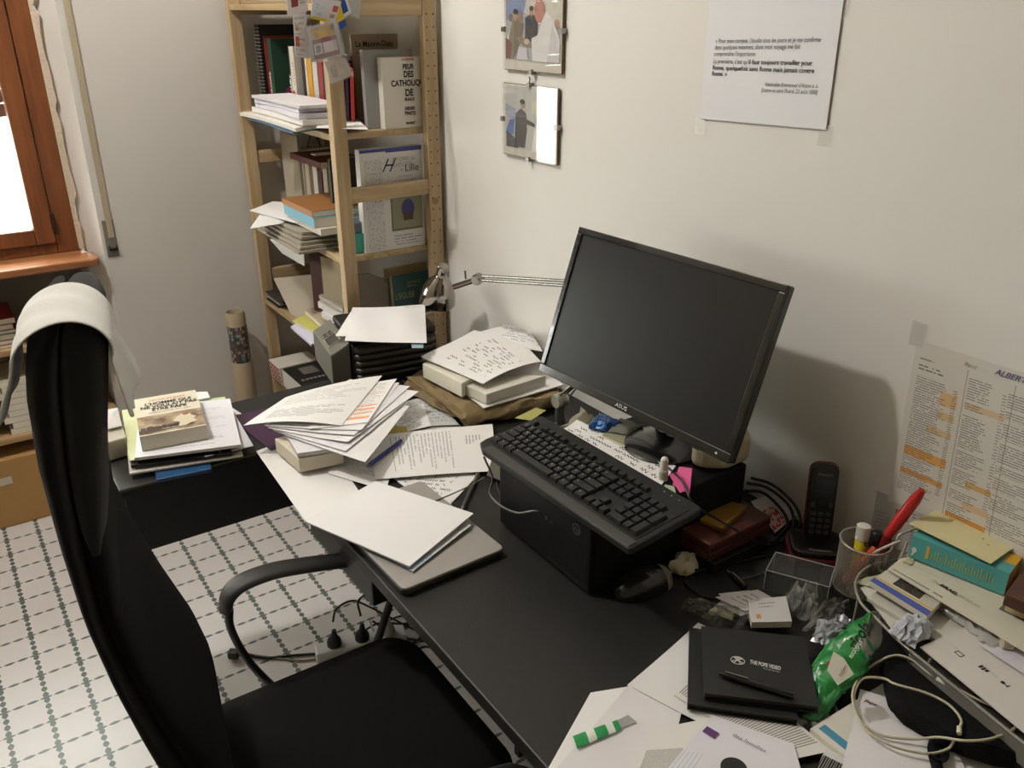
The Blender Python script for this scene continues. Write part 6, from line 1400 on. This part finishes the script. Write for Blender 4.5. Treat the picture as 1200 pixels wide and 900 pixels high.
# book lying with its spine along the front: spine at the near side, w away from viewer
tq = book('thick teal guide book with orange page edges in the right corner', c1, hq, -wq, .115, Wt, T_, mat('#4f9a98', .45), pages=mat('#b07a2c', .8, bump=.2, bscale=500))
o, w, h, t, dd = [V(x) for x in tq['_f']]
so = c0-hq*.0004
bm = B()
for q in range(22): patch(bm, so, wq, V((0, 0, 1)), [(.035+.0045*q, .012), (.037+.0045*q, .012), (.037+.0045*q, .012+.012+.008*((q*7) % 3)/2), (.035+.0045*q, .012+.012+.008*((q*7) % 3)/2)])
obj('spine_lettering', bm, mat('#8cae80', .6), tq)
obj('spine_label', patch(B(), so, wq, V((0, 0, 1)), [(.026, .010), (.031, .010), (.031, .034), (.026, .034)]), mat('#c9a640', .6), tq)
bm = B(); patch(bm, so, wq, V((0, 0, 1)), disc(0, 0, 0, .0075, .017, .004, .005)); patch(bm, so, wq, V((0, 0, 1)), [(.004, .006), (.007, .006), (.009, .014), (.006, .014)]); obj('publisher_logo', bm, mat('#cfdad6', .6), tq)
obj('cover_sticker', patch(B(), c1+V((0, 0, T_+.0005)), -wq, hq, [(.0, .03), (.018, .03), (.022, .06), (.0, .065)]), mat('#c99a2c', .6), tq)
sheet('cream yellow envelope with two small stains on the teal book', [P(1065, 614, tz+T_+.010), P(1161, 661, tz+T_+.006), P(1206, 630, tz+T_+.006), P(1118, 588, tz+T_+.006)], printed('#cfc699', rects=[(.145, .150, .12, .127, '#4a4434'), (.166, .171, .10, .107, '#5a543f')]), th=.0015, name='envelope', cat='envelope', bulge=.003)
for k, (hx, lab) in enumerate((('#7a4a2e', 'brown book low at the right edge of the frame'), ('#b9a87c', 'tan book second from bottom at the right edge'), ('#4a2a22', 'dark maroon book at the right edge of the frame'))):
    slab(lab, [(1182-2*k, 712-8*k), (1240, 740-8*k), (1260, 690), (1195, 672)], DZ+.10+.022*k, .02, mat(hx, .5), 'book', 'book', 'books at the right edge of the desk')

# sheet with icons lying in the front of the tray, mesh side of the tray
dz_ = TZ+.004
isheet = sheet('white instruction sheet with small black icons in the front of the wire tray', [P(1078, 759, dz_), P(1215, 872, dz_), P(1290, 830, dz_), P(1150, 727, dz_)], printed('#cbc7c1', blocks=[(.02, .07, .05, .054, .004, .4, .8), (.10, .15, .055, .062, .004, .4, .8)]), th=.0015, W=.30, H=.15)
iu = (P(1210, 870, dz_)-P(1078, 757, dz_)).normalized(); iv = V((0, 0, 1)).cross(iu)
for k, (x, y) in enumerate(((1118, 764), (1146, 781), (1172, 799))):
    q = P(x, y, dz_+.0020); bm = B()
    for (a0, b0, a1, b1) in (((0, 0, .012, .001), (0, .007, .012, .008), (0, 0, .001, .008), (.011, 0, .012, .008)), ((0, 0, .003, .008), (.005, 0, .008, .008), (.010, .002, .013, .008)), ((0, 0, .005, .005), (.006, .002, .011, .003), (.010, 0, .011, .007)))[k]:
        patch(bm, q, iu, iv, [(a0, b0), (a1, b0), (a1, b1), (a0, b1)])
    obj('icon', bm, M_ink, isheet)
sheet('lilac-white folded notice at the right edge of the wire tray', [P(1150, 758, dz_+.004), P(1215, 800, dz_+.004), P(1240, 780, dz_+.004), P(1172, 742, dz_+.004)], mat('#cdc8d2', .5), th=.001)
ea, eb = P(1066, 762, dz_), P(1215, 884, dz_); M_meshside = mat('#77736b', .5, 0, bump=.6, bscale=900)
obj('mesh_side', prism(B(), [ea, eb, eb+iv*.0015, ea+iv*.0015], (0, 0, -.034)), M_meshside, wt)
obj('mesh_rim', tube(B(), [ea, eb], .0028, 8), mat('#77736b', .5), wt, smooth=True)
# white crumpled bag end
film('white crumpled packet with blue marks at the front corner of the wire tray', [P(1040, 745, TZ), P(1068, 765, TZ), P(1098, 742, TZ), P(1062, 726, TZ)], .028, 61, m=mat('#bfc3cc', .5, var=.25, vscale=40), name='white_packet', z0=TZ+.006, cat='packet')

# ------------------------------------------------------------------ FRONT RIGHT: papers, notebooks, bag, pouch
GQ = 'loose papers at the near end of the desk'
a = DZ+.001
sheet('white sheet furthest left at the near end of the desk', [P(640, 905, a), P(740, 905, a), P(765, 800, a), P(692, 812, a)], M_white, group=GQ)
sheet('plain white sheet near the front with its corner under the green strip', [P(648, 905, a+.002), P(780, 912, a+.002), P(812, 780, a+.002), P(738, 803, a+.002)], mat('#dcd8da', .8), group=GQ, lift=(0, 0, 0, .003))
sheet('large white sheet pointing up to the black notebooks', [P(735, 803, a+.004), P(860, 868, a+.004), P(905, 770, a+.004), P(818, 732, a+.006)], printed('#dcdad8', blocks=[(.15, .2, .05, .27, .007, .5, .9)], ink='#6b6b6b'), group=GQ, lift=(0, 0, 0, .004), bulge=.002)
sheet('closely printed sheet under the black notebooks', [P(793, 800, a+.007), P(945, 900, a+.007), P(975, 878, a+.007), P(850, 795, a+.007)], printed('#d8d5d0', blocks=[(.0, .21, .005, .29, .0062, .62, .93)], ink='#55534e'), W=.29, H=.06, group=GQ, lift=(0, 0, .006, 0)) if False else \
sheet('closely printed sheet curving out under the black notebooks', [P(790, 815, a+.007), P(915, 893, a+.008), P(975, 880, a+.010), P(838, 770, a+.007)], printed('#d6d3ce', blocks=[(.0, .265, .006, .118, .0052, .0, .95)], rects=[(.004+.0058*k, .0055+.0058*k+.0012, .01, .112, '#8c8a86') for k in range(44)]), W=.28, H=.12, group=GQ, bulge=.0005)
sheet('white sheet with a grey printed block near the front edge', [P(735, 910, a+.006), P(850, 915, a+.006), P(830, 842, a+.006), P(760, 856, a+.006)], printed('#dedad6', photo=[(.02, .12, .0, .16, ('#a9a7a2', '#c3c1bb', '#b0aea9', '#d0cec9'), 90.)], rects=[(.125, .16, .10, .13, '#4a4a4a')]), group=GQ)
sheet('bluish white sheet with a purple logo and a black disc, nearest the front', [P(775, 910, a+.013), P(945, 925, a+.013), P(930, 872, a+.013), P(834, 838, a+.013)], printed('#d9d5dc', rects=[(.004+.008*k, .0055+.008*k, -.1, .12, '#a9c0c8') for k in range(5)]), group=GQ)
q0 = P(823, 857, a+.0148); ul = (P(838, 866, a+.0148)-q0).normalized(); vl = V((0, 0, 1)).cross(ul)
pg_ = [o for o in COL.objects if o.get('label', '').startswith('bluish white sheet')][0]
obj('purple_logo', patch(B(), q0, ul, vl, [(0, 0), (.020, 0), (.020, .013), (0, .013)]), mat('#5a3468', .6), pg_)
bm = B(); patch(bm, P(860, 900, a+.0148), ul, vl, disc(0, 0, 0, 0, 0, .018, .018, 32)); obj('black_disc', bm, mat('#1a1a1c', .6), pg_)
text('des familles', .009, P(858, 862, a+.015), (P(915, 892, a+.015)-P(858, 862, a+.015)), V((0, 0, 1)).cross((P(915, 892, a+.015)-P(858, 862, a+.015)).normalized()), mat('#77747c', .7), pg_, stretch=1.2)
# striped green wrapper strip
gw = thing('candy_wrapper', 'flat green and white striped candy wrapper strip on the near papers', 'wrapper', P(700, 860, a+.003))
gp_ = [P(676, 877, a+.006), P(728, 855, a+.006), P(723, 844, a+.006), P(671, 863, a+.006)]
M_gw = printed('#d8dcd2', rects=[(0, .028, -1, 1, '#2c8a4c'), (.046, .072, -1, 1, '#2c8a4c'), (.088, .2, -1, 1, '#2c8a4c')])
sheet(None, gp_, M_gw, parent=gw, name='foil', W=.10, H=.02, th=.0008, wave=.0015, wf=20, bulge=.002)
sheet(None, [P(722, 855, a+.005), P(746, 846, a+.005), P(736, 838, a+.005), P(722, 845, a+.005)], clear(.3, '#c8c8c8', .4), parent=gw, name='clear_end', n=4)
sheet('small green corner of a sweet wrapper under the notebooks', [P(820, 742, a+.006), P(826, 744, a+.006), P(824, 736, a+.006), P(818, 735, a+.006)], mat('#3fae5a', .5), n=3)
# marbled mat
def marble():
    m, nt, b = _new('m_marble'); N = NT(nt); tc = nt.nodes.new('ShaderNodeTexCoord')
    f = N.noise(tc.outputs['Object'], 55., 6.); cr = nt.nodes.new('ShaderNodeValToRGB'); nt.links.new(f, cr.inputs[0]); e = cr.color_ramp.elements
    e[0].position = .46; e[0].color = C('#1a1a19'); e[1].position = .62; e[1].color = C('#9a9a96'); nt.links.new(cr.outputs[0], b.inputs['Base Color']); b.inputs['Roughness'].default_value = .35; return m
slab('black and white marbled folder under the notebooks and papers', [(868, 833), (925, 868), (962, 884), (1000, 882), (975, 812)], a+.0092, .0012, marble(), 'marbled_folder', 'folder')
# POPE VIDEO notebooks
NB = 'black notebooks stacked at the near end of the desk'
def notebook(lab, c, z1, T, g=NB):
    pts = [P(x, y, z1) for x, y in c]; A_ = pts[0]; w_ = (pts[1]-pts[0]); h_ = V((0, 0, 1)).cross(w_.normalized()); 
    return book(lab, A_-V((0, 0, T)), w_, h_, w_.length, (pts[3]-pts[0]).dot(h_), T, mat('#161615', .5, bump=.05, bscale=400), pages=mat('#201f1d', .8), name='notebook', group=g, hard=True)
nb1 = notebook('lower of two black notebooks, sticking out to the left', ((806, 824), (935, 843), (948, 757), (822, 737)), a+.022, .0125)
nb2 = notebook('upper black notebook lettered THE POPE VIDEO', ((826, 812), (960, 828), (944, 745), (826, 734)), a+.036, .013)
p, w, h = on_front(nb2, 0, 0); M_wt = mat('#c9c9c6', .5)
lo_ = P(867, 778, a+.0362); d1_ = lo_-p; u0_, v0_ = P(879, 771, a+.0362), P(917, 779.5, a+.0362)
dirt = (v0_-u0_).normalized(); nrm_ = V((0, 0, 1)).cross(dirt)
tt = text('THE POPE VIDEO', .0115, P(878.5, 777.5, a+.0364), dirt, nrm_, M_wt, nb2, bold=.03, stretch=.52)
text('Pray with the Pope', .004, P(894, 784, a+.0364), dirt, nrm_, M_wt, nb2, stretch=.8)
bm = B(); cL = P(864.5, 774, a+.0362); R1 = .0108
for k in range(28):
    a0, a1 = 2*pi*k/28, 2*pi*(k+1)/28; prism(bm, [cL+dirt*r*cos(t)+nrm_*r*.82*sin(t) for r, t in ((R1-.001, a0), (R1, a0), (R1, a1), (R1-.001, a1))], (0, 0, .0004))
for s_ in (1, -1):
    prism(bm, [cL+dirt*s_*x+nrm_*y for x, y in ((-.0068, .0055), (-.0050, .0072), (.0045, -.0015), (.0030, -.0030))], (0, 0, .0004))
    for k in range(12):
        a0, a1 = 2*pi*k/12, 2*pi*(k+1)/12; prism(bm, [cL+dirt*(s_*.0052+r*cos(t))+nrm_*(-.0038+r*sin(t)) for r, t in ((.0017, a0), (.0027, a0), (.0027, a1), (.0017, a1))], (0, 0, .0004))
prism(bm, [cL+dirt*x+nrm_*y for x, y in ((-.0035, .0078), (.0035, .0078), (0, .004))], (0, 0, .0004))
obj('emblem', bm, M_wt, nb2)
pk = thing('black_pen', 'glossy black pen lying diagonally on the upper notebook', 'pen', P(885, 800, a+.036))
pa, pb_ = P(843, 789, a+.042), P(930, 815, a+.042); dpp = (pb_-pa).normalized(); Lp = (pb_-pa).length
obj('barrel', tube(B(), [pa, pa+dpp*Lp*.1, pa+dpp*Lp*.5, pb_], [.003, .0048, .0054, .005], 12), mat('#0c0c0c', .2, coat=.5), pk, smooth=True)
obj('clip', tube(B(), [pa+dpp*.008+V((0, 0, .0062)), pa+dpp*.042+V((0, 0, .0068))], .0011, 6), mat('#a9a9a4', .2, .9), pk, smooth=True)
obj('ring', lathe(B(), [(.0058, 0), (.0058, .002)], pa+dpp*Lp*.52, dpp, 14), mat('#55554f', .2, .9), pk, smooth=True)
# green bag
gb = thing('sweets_bag', 'open green ricola eucalyptus sweets bag, crumpled, beside the notebooks', 'bag', P(990, 790, DZ))
M_gb = mat('#1f7a38', .28, bump=.35, bscale=35, coat=.3); M_gin = mat('#8d8a86', .4, .3)
spec = [((941, 840), (960, 846), .012, .004), ((956, 826), (974, 830), .020, .007), ((953, 800), (988, 811), .030, .011), ((953, 778), (1006, 799), .040, .014), ((968, 758), (1016, 787), .050, .017), ((988, 742), (1020, 772), .060, .020), ((1001, 730), (1022, 768), .066, .022)]
bm = B(); rings = []; n = 32; rnd = random.Random(5); RR = []
for (l_, r_, zc_, hh) in spec:
    a_1, b_1 = P(*l_, DZ+zc_), P(*r_, DZ+zc_); RR.append(((a_1+b_1)/2, (b_1-a_1)/2, V((0, 0, hh))))
mz = DZ+.072; mcn = P(1022, 742, mz); ma = (P(1012, 768, mz)-P(1028, 717, mz))/2; mb = (P(1043, 744, mz)-P(1022, 742, mz))*.5+V((0, 0, -.012))
RR.append((mcn, ma, -mb))
for i in range((len(RR)-1)*5+1):
    k = min(len(RR)-2, i//5); t = i/5-k; c0, a0, h0 = RR[k]; c1_, a1_, h1_ = RR[k+1]
    c_1 = c0.lerp(c1_, t); a_1 = a0.lerp(a1_, t); h_1 = h0.lerp(h1_, t)
    rings.append([bm.verts.new(c_1+a_1*cos(2*pi*j/n)*(1+.05*sin(j*2.2+i))+h_1*sin(2*pi*j/n)*(1+.30*sin(6*pi*j/n+i*.9))+V((rnd.uniform(-1, 1), rnd.uniform(-1, 1), rnd.uniform(-1, 1)))*.0016) for j in range(n)])
for r1_, r2_ in zip(rings, rings[1:]):
    for j in range(n): bm.faces.new((r1_[j], r1_[(j+1) % n], r2_[(j+1) % n], r2_[j])).material_index = 0
bm.faces.new(rings[0][::-1])
o = obj('bag_body', bm, [M_gb, M_gin], gb, smooth=True); s_ = o.modifiers.new('s', 'SOLIDIFY'); s_.thickness = .0008; s_.material_offset = 1; s_.offset = -1
p_ = P(1000, 770, DZ+.085); e1 = (P(1013, 725, DZ+.10)-P(985, 775, DZ+.085)).normalized(); 
def on_bag(x, y, up_=.0): return P(x, y, DZ+.092+up_)
e1 = (on_bag(1024, 722)-on_bag(1000, 760)).normalized(); nn = V((-.35, -.35, .87)).normalized(); e1 = (e1-nn*e1.dot(nn)).normalized(); e2v = nn.cross(e1)
text('ricola', .024, on_bag(1003, 764), e1, e2v, mat('#141a14', .5), gb, bold=.035, shear=.2, stretch=.9)
text('eucalyptus', .0105, on_bag(998, 772, -.004), e1, e2v, mat('#d8dccf', .5), gb, bold=.01, stretch=.75)
lb = patch(B(), on_bag(975, 793, -.006), e1, e2v, [(-.006, -.012), (.022, -.022), (.034, .0), (.034, .016), (.004, .010)], d=.0008); lbo = obj('side_label', lb, mat('#cdcabb', .5), gb)
text('senza', .0065, on_bag(980, 790, -.004), e1, e2v, mat('#7d3a36', .5), gb, bold=.01); text('zucchero', .0065, on_bag(985, 793, -.004), e1, e2v, mat('#7d3a36', .5), gb, bold=.01, stretch=.8)
obj('red_emblem', patch(B(), on_bag(974, 784, -.003), e1, e2v, [(0, 0), (.010, -.002), (.011, .007), (.003, .009)], d=.0006), M_red, gb)

# papers and black pouch on the right, with white earphone cable
b0 = DZ+.001
r = book('white booklet with a blue stripe under the loose sheet at the right', P(950, 852, b0+.02)-V((0, 0, .019)), (P(1010, 900, b0+.02)-P(950, 852, b0+.02)), V((0, 0, 1)).cross((P(1010, 900, b0+.02)-P(950, 852, b0+.02)).normalized()), .16, .20, .016, printed('#d5d1c6', rects=[(.006, .12, .010, .024, '#4a8aa8')]), name='booklet')
sheet('loose white sheet under the white cable and black pouch', [P(985, 905, b0+.023), P(1140, 925, b0+.023), P(1105, 838, b0+.024), P(1008, 808, b0+.026)], mat('#d9d6d8', .8), th=.001, bulge=.002)
lf2 = [o for o in COL.objects if o.get('label', '').startswith('loose white sheet under')][0]
text('Pape', .009, P(1012, 822, b0+.0275), (P(1022, 826, b0+.027)-P(1012, 822, b0+.027)), V((0, 0, 1)).cross((P(1022, 826, b0+.027)-P(1012, 822, b0+.027)).normalized()), mat('#6a3a3a', .7), lf2, shear=.3, bold=.02)
sheet('white sheet sticking out beyond the black pouch at the right edge', [P(1100, 905, b0+.018), P(1230, 945, b0+.018), P(1190, 880, b0+.018), P(1120, 862, b0+.018)], mat('#cfccca', .8), th=.001)
slab('black and white barcode card at the bottom edge', [(955, 905), (985, 915), (990, 886), (968, 876)], b0+.012, .010, printed('#d0cfcd', rects=[(0, 1, 0, 1, '#d0cfcd')]), 'barcode_card', 'card')
q0 = P(957, 900, b0+.0125); uq = (P(985, 914, b0+.0125)-q0).normalized(); vq = V((0, 0, 1)).cross(uq); bc = [o for o in COL.objects if o.get('label', '').startswith('black and white barcode')][0]
bm = B(); x = .0
for k in range(12): wq_ = .0012+.0012*((k*5) % 3)/2; patch(bm, q0, uq, vq, [(x, 0), (x+wq_, 0), (x+wq_, .028), (x, .028)]); x += wq_+.0012
obj('bars', bm, M_ink, bc)
po = thing('black_pouch', 'black fabric pouch with a strap tangled in a white cable', 'pouch', P(1110, 830, b0+.02))
M_po = mat('#0b0c0e', .9, bump=.4, bscale=400, spec=.2)
pts = [P(x, y, b0+.055) for x, y in ((1035, 772), (1050, 762), (1078, 772), (1130, 812), (1140, 832), (1170, 842), (1210, 850), (1215, 890), (1150, 876), (1108, 860), (1092, 850), (1060, 832), (1046, 815))]
blob('pouch_body', pts, b0+.026, b0+.057, M_po, po, .002, 3, 44, inset=.006)
obj('strap', tube(B(), [P(1103, 848, b0+.05), P(1098, 865, b0+.034), P(1094, 880, b0+.03), P(1100, 905, b0+.03)], .008, 8, 6, flat=.35), M_po, po, smooth=True)
obj('strap', tube(B(), [P(1110, 855, b0+.05), P(1108, 875, b0+.03), P(1105, 892, b0+.034), P(1090, 885, b0+.034)], .006, 8, 6, flat=.35), M_po, po, smooth=True)
obj('buckle', fbox(B(), P(1178, 842, b0+.064), V((.6, -.8, 0)), V((.8, .6, 0)), V((0, 0, 1)), (0, 0, -.008), (.02, .014, .004)), mat('#1c1c22', .3), po, bevel=.002)
M_ear = mat('#b5ad92', .5)
ce = [(1124, 856, .062), (1126, 843, .064), (1112, 826, .066), (1085, 812, .066), (1050, 802, .063), (1035, 795, .052), (1012, 795, .042), (1002, 810, .036), (1002, 828, .034), (1012, 848, .033), (1035, 862, .033), (1070, 866, .036), (1100, 864, .048), (1130, 868, .064), (1160, 866, .064), (1185, 856, .066), (1190, 848, .068), (1180, 835, .070), (1150, 822, .068), (1120, 806, .066), (1090, 790, .066), (1070, 774, .066), (1050, 768, .064), (1030, 775, .055), (1010, 790, .044), (1000, 808, .038), (1001, 828, .0365), (1015, 855, .036), (1045, 874, .036), (1085, 883, .036), (1110, 878, .040), (1118, 868, .050)]
ec = thing('earphone_cable', 'white cable coiled in big loops over the black pouch', 'cable', P(1010, 830, b0+.03))
obj('cord', tube(B(), [P(x, y, b0+z_) for x, y, z_ in ce], .0019, 8, 6), M_ear, ec, smooth=True)
obj('remote', tube(B(), [P(1098, 795, b0+.069), P(1112, 803, b0+.069)], .0040, 10), mat('#cfccc0', .4), ec, smooth=True)
obj('plug', tube(B(), [P(1124, 852, b0+.063), P(1124, 860, b0+.062)], .0032, 10), mat('#cfc9b4', .4), ec, smooth=True)
